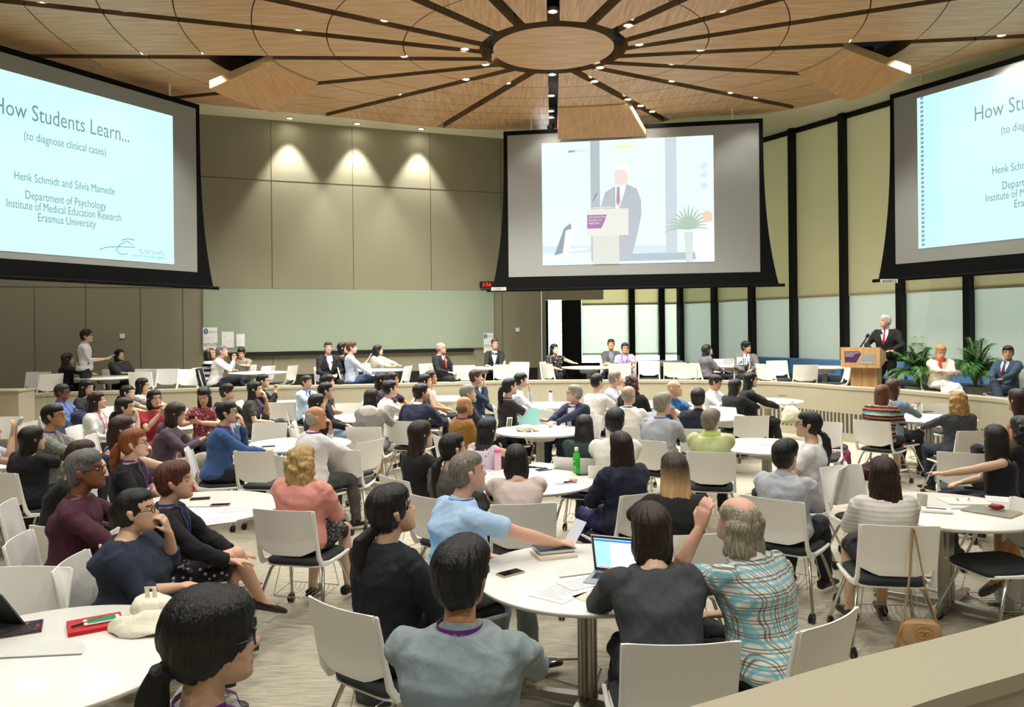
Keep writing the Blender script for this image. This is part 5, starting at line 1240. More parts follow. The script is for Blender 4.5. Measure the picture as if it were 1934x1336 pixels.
px('grey-bearded man in light blue shirt', 'grey-bearded man in light blue short-sleeved shirt, holding a leaflet at the table', 884, 893, 62, hy=66, hp=8, lean=10, arms=('lap', 'reach'), top=('shirt', '#a9c8e6'), sl='short', bot=('trousers', '#8f9a9c'), hair=('crew', '#7d7568'), skin='pink', s=1.08, w=1.2, extra=(BLUEL, 'beard', ('tie', '#1c2233'), 'pinksock'), legs='normal')
px('woman in the navy top with hand on face', 'woman in dark navy top with black hair and glasses resting her face on her hand', 262, 965, 82, hy=82, hp=8, lean=6, d=4.3, arms=('chin', 'lap'), top=('sweater', '#232c40'), sl='mid', bot=('trousers', '#12141a'), hair=('updo', '#15100e'), skin='asian', s=.96, w=1.36, extra=('glasses',))
px('short red-brown-haired woman in black', 'woman with short red-brown hair, black cardigan and floral skirt, legs crossed', 327, 910, 76, d=4.75, hy=78, hp=8, lean=8, arms='knee', top=('cardigan', '#0f0f12'), bot=('skirt', ('floral', '#15151a', '#b9a9a9', '#6b5a62')), hair=('thick', '#5a2f22'), skin='pink', s=1.0, w=1.0, legs='crossed', extra=(BLUEL,))
px('grey-haired man in the maroon shirt', 'man with grey hair and glasses in maroon shirt, looking right', 168, 890, 76, d=5.0, hy=84, hp=10, lean=8, arms='table', top=('shirt', '#4a1f30'), bot=('trousers', '#1a1a1d'), hair=('thick', '#6f6e6c'), skin='brown', s=1.03, w=1.12, extra=('glasses',))
px('person behind the maroon shirt', 'person in black with tied brown hair, hand on chin, behind the maroon shirt', 158, 862, 70, hy=82, hp=8, lean=20, arms=('lap', 'chin'), top=('sweater', '#0c0c0e'), bot=('trousers', '#101012'), hair=('bun', '#3a281c'), skin='light', s=1.0, w=1.1)
px('red-haired woman with the ponytail', 'woman with ginger ponytail and glasses in black top with purple lanyard', 258, 838, 80, hy=82, hp=8, lean=4, arms='lap', top=('tshirt', '#11131c'), sl='short', bot=('trousers', '#14151c'), hair=('ponytail', '#8a4f1f'), skin='light', s=1.0, extra=(PURPLE, 'glasses', 'hairtie'), hair_s=1.05)
px('foreground woman with the long black ponytail', 'woman with long black ponytail and glasses in the near left foreground, pale and black top', 405, 1165, 62, hy=68, hp=2, lean=0, arms='lap', top=('cardigan', '#9fa9a4'), bot=('trousers', '#121214'), hair=('lowpony', '#0d0b0b'), skin='asian', s=1.0, w=1.0, extra=(PURPLE, 'glasses'), hair_s=1.22, d=2.05)
px('blonde woman in the pink jacket', 'woman with wavy blonde hair in coral pink jacket, back to the camera', 573, 872, 14, d=5.6, hy=28, hp=6, lean=0, arms='lap', top=('blazer', '#e0988c'), bot=('skirt', ('print', '#14151a', '#b9b9b9')), hair=('curly', '#c0a066'), skin='light', s=.98, w=.98, extra=('nofront', 'nocollar'), hair_s=.98)
px('woman with the blunt ombre hair', 'woman with straight brown hair turning blonde at the ends, black jacket, back to the camera', 1273, 892, -6, d=4.9, hy=-2, lean=2, arms='table', top=('blazer', '#131416'), bot=('trousers', '#121214'), hair=('shoulder', 'ombre'), skin='light', s=1.0, extra=('nofront', 'nocollar'))
px('woman in the white sweater with long brown hair', 'woman with long dark brown hair in white ribbed sweater, brown bag hanging on her chair', 1668, 908, 8, d=5.05, hy=12, lean=2, arms='lap', top=('sweater', ('bands', '#e4e1d8', '#d2cec4')), bot=('skirt', '#2b2c33'), hair=('verylong', '#2a1510'), skin='asian', s=.98, w=.96, legs='ankle0')
px('person in the pale shirt with short black hair', 'person with short black hair in pale grey-blue shirt turned to the right table', 1484, 862, 40, d=5.75, hy=50, hp=4, lean=0, arms='lap', top=('shirt', '#b9bdc6'), bot=('trousers', '#22242b'), hair=('thick', '#0c0b0b'), skin='asian', s=1.0, w=1.06)
px('woman in the sleeveless black top', 'woman with very long black hair in sleeveless black top, arm stretched on the right table', 1880, 838, -62, hy=14, lean=4, tw=0, arms=('table', 'lap'), top=('vest', '#12141a'), sl='none', bot=('trousers', '#15161a'), hair=('verylong', '#0b0a0a'), skin='asian', s=1.0, d=6.6)
# ---------------------------------------------------------------- middle
px('woman in the pink-white knit', 'woman with black bob in pale pink and grey knit, back to the camera', 970, 872, -6, d=6.0, hy=-2, hp=-4, lean=20, arms='table', top=('cardigan', '#cdbdb6'), bot=('trousers', '#29292d'), hair=('bob', '#15100e'), skin='asian', s=1.0, w=.98)
px('woman with long auburn hair', 'woman with very long auburn-black hair in navy jacket, seen from behind', 1172, 845, -28, d=6.05, hy=-14, hp=0, lean=4, arms='lap', top=('blazer', '#161d33'), bot=('trousers', '#252a55'), hair=('verylong', '#24110c'), skin='asian', s=1.0, extra=('nofront', 'nocollar'))
px('woman in the green sweater', 'woman with long black hair in dark green sweater, back to the camera', 1105, 808, 18, d=7.5, hy=10, hp=0, lean=6, arms='table', top=('sweater', '#22382f'), bot=('trousers', '#14161a'), hair=('long', '#0f0d0c'), skin='asian', s=1.0)
px('black-haired man in white shirt', 'man with thick black hair in bright white shirt beside the auburn-haired woman', 1159, 798, 8, d=7.35, hy=14, lean=2, arms='table', top=('shirt', '#f2efe8'), bot=('trousers', '#1c1e24'), hair=('thick', BLK), skin='asian', s=1.04, w=1.1)
px('woman with the ponytail in grey', 'woman with black ponytail in grey jacket left of the bearded man', 862, 848, 42, hy=56, hp=6, lean=2, arms='lap', top=('cardigan', '#55504c'), bot=('trousers', '#1c1c20'), hair=('lowpony', '#0f0d0c'), skin='asian', s=.98)
px('long-haired woman in black at the aisle', 'woman with long dark hair and black top looking right, left of the ponytail woman', 796, 822, 50, hy=58, hp=6, lean=0, arms='lap', top=('sweater', '#101012'), bot=('trousers', '#121214'), hair=('long', '#25150e'), skin='asian', s=.98)
px('woman in the sleeveless floral top', 'woman with long black hair and bare shoulders in pale floral top', 930, 815, 38, hy=44, lean=10, arms='table', top=('vest', ('floral', '#cfc4d2', '#8d8fb0')), sl='none', bot=('skirt', '#b9b0b8'), hair=('verylong', '#0f0c0b'), skin='asian', s=.98)
px('bald man in the mustard jacket', 'bald man in mustard brown jacket with purple lanyard', 878, 768, 58, hy=58, hp=6, lean=2, arms='lap', top=('blazer', '#94692c'), bot=('trousers', '#2a2420'), hair=('fringe', '#6a5a48'), skin='tan', s=.98, extra=(PURPLE, 'nocollar'))
px('grey-bearded man in the dark suit', 'man with grey hair and white beard in dark suit with striped tie', 886, 744, 76, hy=80, hp=8, lean=-4, arms='lap', top=(J, '#1d2431'), bot=('trousers', '#1d2431'), hair=('short', '#8f8c86'), skin='pink', extra=('beard', ('tie', '#7a3a4a')))
px('man in the navy jacket leaning on the table', 'man with black hair in navy jacket leaning his arm on the table', 795, 742, 24, hy=55, hp=4, lean=22, arms=('lap', 'tablein'), top=('blazer', '#1b2340'), bot=('trousers', '#1b2340'), hair=('thick', BLK), skin='tan', s=1.06, w=1.06, extra=('nofront',))
px('white-haired balding man in white shirt', 'older man, bald on top with white hair at the back, in white shirt', 603, 790, 42, d=8.2, hy=66, hp=6, lean=6, arms=('chin', 'tablein'), top=('shirt', '#e9e7ea'), bot=('trousers', '#4b4a48'), hair=('balding', '#b4b0a6'), skin='tan', s=1.02, w=1.08, extra=(PURPLE,))
px('woman in the grey dress with white hood', 'woman with black shoulder-length hair in grey jacket with white hood, bare legs below the chair', 702, 752, 8, hy=18, lean=6, arms='table', top=('hoodie', '#8d8a86'), bot=('skirt', '#77777a'), hair=('shoulder', '#0e0c0c'), skin='asian', s=1.0, w=.98, extra=(('hood', '#e4e0da'),), legs='back')
px('black-haired man in white by the hood', 'man with short black hair in bright white jacket beside the grey hooded woman', 735, 735, 60, hy=64, lean=10, arms='tablein', top=('shirt', '#f0eeea'), bot=('trousers', '#24262c'), hair=('short', BLK), skin='asian')
px('woman in black with long wavy hair', 'woman with long wavy black hair and black top, left of the white-haired man', 597, 762, 62, hy=70, hp=6, lean=4, arms='tablein', top=('sweater', '#101014'), bot=('skirt', '#5a1f28'), hair=('verylong', '#100d0c'), skin='asian')
px('man in glasses and denim shirt', 'man with glasses and black hair in dark jacket behind the wavy-haired woman', 618, 739, 74, hy=74, hp=4, lean=2, arms='lap', top=('cardigan', '#1c1d22'), bot=('trousers', '#8aa0b8'), hair=('short', BLK), skin='asian', extra=('glasses',))
px('person with the dark fringe', 'person with black hair half hidden behind the man in glasses', 616, 722, 80, hy=80, lean=0, arms='lap', top=('tshirt', '#26262c'), sl='short', bot=('trousers', '#1b1c20'), hair=('thick', BLK), skin='asian')
px('man in light blue shirt and dark tie', 'man with short brown hair in light blue shirt and dark tie facing right', 579, 722, 118, hy=112, lean=0, arms='table', top=('shirt', '#c3d6ee'), bot=('trousers', '#22252d'), hair=('crew', '#3a2d24'), skin='pink', extra=(('tie', '#1d2a4a'), BLUEL))
px('man in black with clasped hands', 'man with glasses in black shirt, clasped hands at his chin', 507, 720, 84, hy=82, hp=4, lean=12, arms='clasp', top=('shirt', '#14151a'), bot=('trousers', '#17181c'), hair=('short', BLK), skin='asian', extra=('glasses', 'darkcollar'))
px('woman in the grey blouse', 'woman with black hair in charcoal blouse with purple lanyard, hand over her mouth', 480, 736, 84, hy=86, hp=4, lean=6, arms=('chin', 'lap'), top=('blouse', '#3d3b3b'), sl='short', bot=('trousers', '#3a3733'), hair=('shoulder', '#15110f'), skin='asian', s=1.0, extra=(PURPLE,), legs='crossed')
px('man in the blue shirt with hand at mouth', 'man with glasses in steel blue shirt, elbow on table and hand at his mouth', 432, 780, 74, hy=82, hp=6, lean=10, arms=('chin', 'tablein'), top=('shirt', '#38588a'), bot=('trousers', '#1d2026'), hair=('short', BLK), skin='asian', s=1.05, w=1.08, extra=('glasses', PURPLE))
px('man in black sweater and glasses', 'man with tousled black hair and glasses in black sweater, arm on the table', 429, 741, 98, hy=92, hp=6, lean=16, arms='tablein', top=('sweater', '#10131a'), bot=('trousers', '#5d7694'), hair=('thick', BLK), skin='asian', extra=('glasses',))
px('woman in red floral looking down', 'woman with black hair in red floral top looking down at her phone', 383, 748, 176, hy=172, hp=-22, lean=6, arms='phone', top=('blouse', ('floral', '#8c3a48', '#d8c9c4', '#2a2a30')), sl='short', bot=('trousers', '#1c1c22'), hair=('shoulder', BLK), skin='asian')
px('person in the purple hoodie', 'person in mauve hoodie and cream trousers, legs crossed, looking down at a phone', 332, 782, 76, hy=72, hp=-12, lean=14, arms='phone', top=('hoodie', '#5a4656'), bot=('trousers', '#d2c9b4'), hair=('bob', '#33211a'), skin='asian', legs='crossed', extra=('hood',))
px('woman in glasses with a red dress', 'woman with black bob and glasses in red dress, hands clasped by her chin', 292, 754, 136, hy=132, hp=10, lean=4, arms='clasp', top=('dress', '#a02a33'), sl='short', bot=('skirt', '#a02a33'), hair=('bob', BLK), skin='asian', extra=('glasses',))
px('woman with long hair by the low wall', 'woman with long black hair and floral top nearest the low wall on the left', 269, 728, 88, hy=86, hp=4, lean=2, arms='tablein', top=('blouse', ('floral', '#b9b4ac', '#5a5a60')), sl='short', bot=('trousers', '#1c1c22'), hair=('long', BLK), skin='asian', extra=('glasses',), d=13.3)
px('woman behind the chin-resting woman', 'woman with black hair in dark floral top, left of the long-haired woman', 241, 742, 88, hy=84, hp=0, lean=8, arms='table', top=('blouse', ('print', '#8d8884', '#d5d0c8')), sl='short', bot=('trousers', '#1c1c22'), hair=('lowpony', BLK), skin='asian', d=12.6)
px('woman resting her chin with a ponytail', 'woman with black ponytail and black top resting her chin on her hand', 237, 770, 76, hy=80, hp=2, lean=10, arms=('lap', 'chin'), top=('tshirt', '#0f0f12'), sl='short', bot=('trousers', '#121216'), hair=('lowpony', BLK), skin='asian', s=.98)
px('woman in white shirt with pink lanyard', 'woman with long dark hair in white shirt with bright pink lanyard', 184, 758, 84, hy=84, hp=12, lean=2, arms='lap', top=('shirt', '#dddcda'), bot=('trousers', '#3c3c42'), hair=('long', '#201410'), skin='asian', s=.98, extra=(('lanyard', '#d02a66'),))
px('woman in the dark jacket looking down', 'woman with long black hair in dark jacket looking down, beside the blue-shirted man', 164, 732, 96, hy=96, hp=-10, lean=2, arms='lap', top=('cardigan', '#22242c'), bot=('trousers', '#1c1e24'), hair=('verylong', BLK), skin='asian', d=12.4)
px('man in sunglasses and blue shirt', 'man in dark glasses and blue shirt with purple lanyard by the left low wall', 118, 741, 88, hy=84, hp=2, lean=-6, arms='lap', top=('shirt', '#5b76ad'), bot=('trousers', '#3b3a36'), hair=('short', '#26221f'), skin='brown', w=1.1, extra=('sunglasses', PURPLE))
px('man in the patterned shirt', 'man with glasses in grey and white patterned shirt with purple lanyard', 99, 787, 72, hy=82, hp=6, lean=2, arms='table', top=('shirt', ('print', '#7c8078', '#cfd0c4')), sl='short', bot=('trousers', '#22242a'), hair=('crew', BLK), skin='tan', w=1.08, extra=('glasses', PURPLE, 'darkcollar'))
px('woman with straight waist-length black hair', 'woman with straight waist-length black hair and black top, back to the camera, far left', 62, 832, 22, d=7.2, hy=40, lean=4, arms='table', top=('tshirt', '#0e0e11'), sl='short', bot=('trousers', '#101013'), hair=('verylong', '#090808'), skin='asian', w=1.08)
px('woman in the navy dress with bare back', 'woman with auburn bob in navy sleeveless dress with bare upper back', 232, 812, 46, hy=70, hp=4, lean=8, arms='table', top=('vest', '#161c38'), sl='none', bot=('skirt', '#161c38'), hair=('shoulder', '#35201a'), skin='light', w=1.1)
px('person at the left edge holding a phone', 'person mostly outside the left edge, both hands raised holding a phone, pale top', -22, 812, 72, hy=70, lean=6, arms='up', top=('tshirt', '#c9cbd6'), sl='short', bot=('trousers', '#141418'), hair=('short', BLK), skin='asian', d=7.3)
# right of centre
px('woman with the ponytail in black by the bottle', 'woman with black ponytail and black top, red lanyard card, near the steel bottle', 962, 730, 68, hy=62, hp=6, lean=4, arms='table', top=('blouse', '#1a1818'), sl='short', bot=('trousers', '#1c1c20'), hair=('ponytail', BLK), skin='asian', extra=(PURPLE,), d=10.9)
px('man in pale blue behind the ponytail woman', 'man with black hair in pale blue shirt leaning over the table by the steel bottle', 984, 716, 84, hy=74, hp=0, lean=12, arms=('chin', 'table'), top=('shirt', '#dfe6f2'), bot=('trousers', '#2a2c33'), hair=('short', BLK), skin='asian', d=12.4)
px('grey-haired man in navy suit turned around', 'man with grey hair and glasses in navy suit, turned left with hands on the table', 1080, 744, 232, hy=262, hp=10, lean=4, tw=-10, arms='tablein', top=(J, '#1c2a44'), bot=('trousers', '#1c2a44'), hair=('short', '#8f8b82'), skin='pink', extra=('glasses', ('front', '#f0eef0'), ('lanyard', '#8a2f86')))
px('man in the white T-shirt', 'man with black hair in white T-shirt beside the man in lilac shirt', 1128, 707, 48, hy=60, lean=6, arms='table', top=('tshirt', '#f1eee8'), sl='short', bot=('trousers', '#2b2c30'), hair=('short', BLK), skin='asian', d=11.9)
px('grey-haired man in lilac shirt', 'man with grey hair in lilac striped shirt resting his chin on his hand', 1162, 703, 120, hy=84, lean=8, arms=('tablein', 'chin'), top=('shirt', ('fine', '#cfc4da', '#e6e2ec')), bot=('trousers', '#2c2d33'), hair=('short', '#8d8478'), skin='pink', d=12.6)
px('woman with wavy brown hair in black', 'woman with wavy auburn-brown hair and black top right of the lilac shirt', 1196, 716, 28, hy=50, lean=2, arms='lap', top=('sweater', '#141416'), bot=('skirt', ('floral', '#22242e', '#8890b8')), hair=('curly', '#4a3024'), skin='light', d=11.6, hair_s=.9)
px('balding man in white shirt', 'older man with thin grey hair in white shirt with lanyard, back to the camera', 1188, 747, 22, hy=42, hp=4, lean=0, arms='lap', top=('shirt', '#f2efe6'), bot=('trousers', '#2b2c30'), hair=('balding', '#a39a8a'), skin='pink', w=1.1, extra=(BLUEL,), d=9.9)
px('grey-haired man in blue-grey shirt', 'man with thick grey hair in blue-grey shirt, hand at his chin, looking right', 1252, 764, 40, hy=56, hp=2, lean=8, arms=('lap', 'chin'), top=('shirt', '#a9aeb6'), bot=('trousers', '#2a2b30'), hair=('thick', '#968e7e'), skin='pink', s=1.04, w=1.12, extra=(PURPLE,))
px('bald man in blue polo', 'bald man in blue polo shirt with lanyard, looking up', 1276, 735, 140, hy=120, hp=14, lean=4, arms='table', top=('polo', '#2f6598'), sl='short', bot=('trousers', '#2a2b30'), hair=('bald', BLK), skin='asian', extra=(BLUEL,), d=11.4)
px('black-haired man in navy, back view', 'man with black hair in navy jacket seen from behind, at the bald man table', 1318, 753, 8, hy=14, lean=0, arms='table', top=('blazer', '#18202f'), bot=('trousers', '#18202f'), hair=('thick', BLK), skin='asian', extra=('nofront', 'darkcollar'))
px('man in white shirt looking down', 'man with dark hair in white shirt looking down, left of the tripod', 1352, 722, 128, hy=118, hp=-16, lean=8, arms='phone', top=('shirt', '#e4e6e8'), bot=('trousers', '#2a2b30'), hair=('short', BLK), skin='tan', d=12.6)
px('woman in black behind the tripod', 'woman with long black hair in black top just left of the tripod', 1384, 731, 50, hy=72, hp=0, lean=6, arms='table', top=('sweater', '#141517'), bot=('trousers', '#141517'), hair=('long', BLK), skin='asian', d=11.6)
px('woman in black right of the tripod', 'woman with black hair in black jacket right of the tripod, facing right', 1416, 718, 92, hy=92, hp=0, lean=4, arms='tablein', top=('cardigan', '#1a1c20'), bot=('trousers', '#141517'), hair=('long', BLK), skin='asian', d=12.2)
px('woman with the lime scarf', 'woman with short grey hair in lime green scarf and patterned jacket', 1343, 796, 14, d=7.9, hy=42, hp=2, lean=2, arms='table', top=('cardigan', '#c3cc96'), bot=('trousers', '#14161c'), hair=('thick', '#857e6c'), skin='light', extra=(('scarf', '#b3c764'),), w=1.05)
px('woman in the white T-shirt with ponytail', 'woman with glasses and black side ponytail in white T-shirt, facing left', 1526, 803, -62, hy=-66, hp=6, lean=0, arms='lap', top=('tshirt', '#e9eaec'), sl='short', bot=('trousers', '#1f2026'), hair=('lowpony', '#0e0c0c'), skin='asian', extra=('glasses',), w=1.05)
px('woman in the striped sweater', 'woman with short brown hair in sweater striped orange, teal and black', 1667, 745, 48, hy=52, hp=0, lean=6, arms=('lap', 'clasp'), top=('sweater', ('stripe', '#17181c', '#c4552c', '#17181c', '#3c8a8c', '#b9a99a')), bot=('skirt', '#101013'), hair=('bob', '#6b3f22'), skin='light', w=1.08, legs='back', d=10.2)
px('woman with long brown hair by the striped sweater', 'woman with long brown hair beyond the striped sweater, phone in hand', 1690, 733, 62, hy=66, lean=4, arms='phone', top=('blouse', '#7f95a8'), bot=('trousers', '#24262e'), hair=('long', '#5a3626'), skin='light', d=10.9)
px('curly blonde woman in the grey sweater', 'woman with curly blonde hair in speckled grey sweater, back to the camera', 1808, 758, -8, d=9.25, hy=6, hp=0, lean=2, arms='table', top=('sweater', ('print', '#33373e', '#5c626a')), bot=('trousers', '#1c2634'), hair=('curly', '#b48c52'), skin='light', w=1.05, hair_s=.92)
px('woman in the tan cardigan', 'woman with dark red-brown hair in tan top at the right edge', 1921, 757, -40, hy=-20, lean=4, arms='lap', top=('cardigan', '#9c7048'), bot=('trousers', '#141418'), hair=('shoulder', '#35150f'), skin='asian', d=8.4, legs='crossed')
px('woman in black with curls at the right edge', 'woman with wavy black hair and black top cut by the right edge', 1924, 820, -30, hy=-24, lean=0, arms='lap', top=('sweater', '#131316'), bot=('trousers', '#131316'), hair=('curly', '#15110f'), skin='tan', d=7.3)
px('person outside the right edge', 'person mostly outside the right edge, one stockinged leg and grey shoe visible', 2010, 905, -85, hy=-85, lean=0, arms='lap', top=('blouse', '#d8d6d0'), bot=('skirt', '#3a3034'), hair=('short', BLK), skin='tan', d=5.6, legs='crossed', extra=(('shoe', '#45484a'),))
# ---------------------------------------------------------------- raised level
B = dict(base=TIER)
def st(short, label, x, y, yaw, **k): k.setdefault('base', TIER); return person(short, label, (x, y), yaw, **k)
PM = st('standing man with the phone', 'man standing on the raised level in white shirt with black shoulder strap, holding a phone', 164, 635, 70, hy=84, hp=8, lean=2, arms=('side', 'hold'), top=('shirt', '#c7c8c6'), sl='mid', bot=('trousers', '#111214'), hair=('thick', BLK), skin='asian', s=.98, w=1.0, stand=True, extra=('glasses', 'bagstrap'), d=14.9)
st('woman hidden behind the standing man', 'woman with brown hair in black, hidden behind the standing man', 130, 683, 60, hy=60, lean=2, arms='table', top=('cardigan', '#121214'), bot=('trousers', '#121214'), hair=('long', '#33231b'), skin='asian', d=14.8)
st('woman in the grey cardigan', 'woman with black bob in grey cardigan sitting against the panelled wall', 230, 671, 128, hy=118, hp=10, lean=0, arms=('lap', 'table'), top=('cardigan', '#3b3a3e'), bot=('trousers', '#1c1c20'), hair=('bob', BLK), skin='asian', d=15.6)
st('curly-haired woman by the notices', 'woman with dark curly hair in black and white top below the notices', 398, 668, 90, hy=92, lean=2, arms='table', top=('sweater', ('stripe', '#141416', '#d0d0cc')), bot=('trousers', '#1a1a1e'), hair=('curly', '#1d1512'), skin='tan', d=16.4, hair_s=.85)
st('grey-haired man in white with crossed legs', 'grey-haired man in white shirt on a raised chair draped with a black jacket', 420, 664, 78, hy=84, hp=12, lean=12, arms='clasp', top=('shirt', '#dcdcdc'), bot=('trousers', '#1c2530'), hair=('crew', '#77756f'), skin='pink', d=15.4, legs='crossed')
st('man in beige looking at his phone', 'man with black hair in beige shirt looking down at a phone behind the laptop', 463, 667, 178, hy=176, hp=-14, lean=6, arms='phone', top=('shirt', '#8f8878'), sl='short', bot=('trousers', '#26262a'), hair=('short', BLK), skin='asian', d=17.2)
st('man in the open black jacket', 'man with dark hair in black jacket seated sideways, facing the camera', 626, 657, 150, hy=158, hp=4, lean=-2, arms='lap', top=(J, '#121214'), bot=('trousers', '#121214'), hair=('short', '#2a211b'), skin='pink', d=16.2)
st('person in light blue shirt and jeans', 'person with short auburn hair in light blue shirt and blue jeans on the raised level', 655, 657, 84, hy=80, hp=4, lean=-2, arms='knee', top=('shirt', '#a9b4c8'), bot=('trousers', '#3b5378'), hair=('thick', '#5d3a26'), skin='light', d=15.9, legs='crossed')
st('woman in black holding papers', 'woman with short black hair in black top holding white papers', 669, 658, 84, hy=80, hp=8, lean=0, arms='phone', top=('blouse', '#16161a'), bot=('trousers', '#16161a'), hair=('bob', BLK), skin='asian', d=16.8)
st('woman in the beige top', 'woman with long black hair in beige top behind the raised white table', 714, 662, 110, hy=82, hp=8, lean=0, arms='table', top=('cardigan', '#c3b9ab'), bot=('trousers', '#2c2a2a'), hair=('long', BLK), skin='asian', d=17.5)
st('bald man with the red tie', 'bald man in black suit with bright red tie on the raised level', 853, 658, 128, hy=96, hp=2, lean=-2, arms='lap', top=(J, '#141518'), bot=('trousers', '#141518'), hair=('fringe', '#8a7a68'), skin='pink', d=16.8, extra=('glasses', ('tie', '#c01f26')))
st('man in dark suit under the right notice', 'man in dark suit and open white collar by the right end of the glass board', 933, 650, 182, hy=160, hp=6, lean=-2, arms='table', top=(J, '#17181c'), bot=('trousers', '#17181c'), hair=('short', '#33271f'), skin='pink', d=17.8, extra=('glasses',))
st('woman in the black floral blouse', 'woman with long black hair in black floral blouse smiling at the far table', 1066, 660, 150, hy=150, hp=8, lean=-2, arms=('reach', 'lap'), top=('blouse', ('floral', '#131316', '#b9aaa4')), sl='short', bot=('trousers', '#131316'), hair=('long', BLK), skin='asian', d=16.8)
st('man in the grey suit with folded arms', 'man in grey suit with folded arms before the far blinds', 1154, 651, 182, hy=182, hp=6, lean=0, arms='fold', top=(J, '#4b4f50'), bot=('trousers', '#2c2e30'), hair=('short', BLK), skin='tan', d=17.9, extra=(('front', '#7d8288'),))
st('man in the lilac short-sleeved shirt', 'man with glasses in lilac short-sleeved shirt with lanyard before the far blinds', 1183, 658, 192, hy=178, hp=8, lean=-2, arms='lap', top=('shirt', '#a89ab4'), sl='short', bot=('trousers', '#22242c'), hair=('short', '#1c1613'), skin='tan', d=16.8, extra=('glasses', PURPLE))
st('woman in the grey jacket with long hair', 'long-haired woman in grey jacket looking up to the right on the raised level', 1325, 662, 82, hy=84, hp=16, lean=0, arms='lap', top=('blazer', '#6a686c'), bot=('trousers', '#17171b'), hair=('verylong', BLK), skin='asian', d=16.2)
st('man in the grey suit behind the tablet', 'man with black hair in grey suit behind the tablet on the tripod', 1408, 656, 190, hy=140, hp=2, lean=-2, arms='lap', top=(J, '#6e6a68'), bot=('trousers', '#22242a'), hair=('thick', BLK), skin='tan', d=16.9, extra=(('tie', '#3a3a44'),))
SPK = st('speaker', 'white-haired man in black suit and red tie standing at the wooden podium', 1672, 607, 222, hy=262, hp=4, lean=3, arms='lectern', top=(J, '#121317'), bot=('trousers', '#101114'), hair=('short', '#c9c7c0'), skin='pink', s=1.02, w=1.12, stand=True, extra=(('tie', '#a02038'),), d=15.2)
st('woman in white with the red scarf', 'blonde woman in cream cardigan, white pleated skirt and orange-red neck scarf, looking down', 1777, 665, 186, hy=192, hp=-18, lean=4, arms='fold', top=('cardigan', '#e6dfca'), bot=('long_skirt', '#ecebe2'), hair=('updo', '#b98a54'), skin='pink', d=13.4, extra=(('scarf', '#c8502c'), ('shoe', '#b9b0a0')))
st('man in the slate blue suit', 'man in slate blue suit with pale blue shirt and dark red tie, legs crossed', 1904, 667, 238, hy=215, hp=4, lean=-8, arms='lap', top=(J, '#33465a'), bot=('trousers', '#2c3d50'), hair=('crew', '#1a1512'), skin='tan', d=12.9, legs='crossed', extra=(('front', '#b9cfe4'), ('tie', '#5a2a3a')))
px('man in the navy suit with hand at mouth', 'brown-haired man in navy suit and white shirt, hand at his mouth, near the low wall', 899, 708, 112, hy=86, hp=4, lean=-2, arms=('lap', 'chin'), top=(J, '#1f3048'), bot=('trousers', '#1f3048'), hair=('thick', '#4a3022'), skin='pink', d=13.2)
px('woman with black hair at the back table', 'woman with long black hair facing right beside the sleeveless woman at the back', 800, 721, 84, hy=84, hp=4, lean=4, arms='lap', top=('blouse', '#34353c'), bot=('trousers', '#1c1c22'), hair=('long', BLK), skin='asian', d=12.8)
px('woman in the pale sleeveless top at the back', 'woman with dark hair in pale sleeveless top turned right, at the back', 814, 714, 92, hy=84, hp=4, lean=2, arms='lap', top=('vest', '#cfc3c6'), sl='none', bot=('trousers', '#1c1c22'), hair=('bun', '#2a1a14'), skin='tan', d=13.6)
px('woman with dark hair at the papers', 'woman with black hair looking right behind the papers table', 720, 719, 80, hy=80, lean=2, arms='lap', top=('blouse', '#3a2a44'), bot=('trousers', '#1c1c22'), hair=('shoulder', BLK), skin='asian', d=13.3)
px('woman in dark floral turned right', 'woman with black hair in dark purple floral top holding a phone', 742, 717, 96, hy=86, hp=4, lean=2, arms='phone', top=('blouse', ('floral', '#241c33', '#7a4a7a')), sl='short', bot=('trousers', '#1c1c22'), hair=('shoulder', '#1c1310'), skin='tan', d=12.6)
# ================================================================ EMPTY CHAIRS
def ec(x, y, yaw, label, base=0., d=None): return chair_px(x, y, yaw, label, base, d)
ec(128, 997, 12, 'empty white chair seen from behind, left of the woman in the navy top')
ec(62, 1103, 182, 'white chair at the far edge of the near left table, below the navy-top woman')
ec(480, 853, 8, 'empty white chair seen from behind, left of the blonde woman')
ec(634, 853, 6, 'empty white chair seen from behind, right of the blonde woman head')
ec(690, 812, -62, 'empty white chair turned side-on in the aisle behind the blonde woman', d=8.9)
ec(532, 758, -2, 'empty white chair seen from behind before the man in tie')
ec(556, 778, 78, 'empty white chair side-on left of the white-haired man', d=10.3)
ec(658, 738, 180, 'empty white chair facing the camera against the low wall, left of the grey hood', d=13.2)
ec(327, 752, 180, 'empty white chair facing the camera between the red dress and red floral women', d=12.6)
ec(12, 765, 176, 'empty white chair facing the camera at the far left edge by the low wall', d=11.4)
ec(48, 769, -84, 'empty white chair side-on near the left edge by the low wall', d=10.9)
ec(1553, 745, 206, 'empty white chair facing the camera before the air grille', d=9.9)
ec(1516, 757, 120, 'empty white chair side-on with a canvas bag on it, before the air grille', d=10.6)
ec(1767, 768, 176, 'empty white chair at the far side of the curly blonde woman table', d=11.9)
ec(1588, 882, 158, 'empty white chair with a smooth bright back, right of the pale shirt')
ec(1826, 853, 28, 'empty white chair behind the woman in the sleeveless black top', d=7.3)
ec(1418, 785, 6, 'empty white chair seen from behind, left of the cleared table')
ec(1100, 744, 196, 'empty white chair beyond the navy suit man', d=12.4)
ec(1226, 729, 176, 'empty white chair facing the camera by the wavy brown-haired woman', d=13.4)
ec(1960, 950, -100, 'empty white chair with a wire basket, right of the table with the red mouse', d=5.3)
ec(1036, 767, 184, 'empty white chair beyond the canvas bag table', d=11.4)
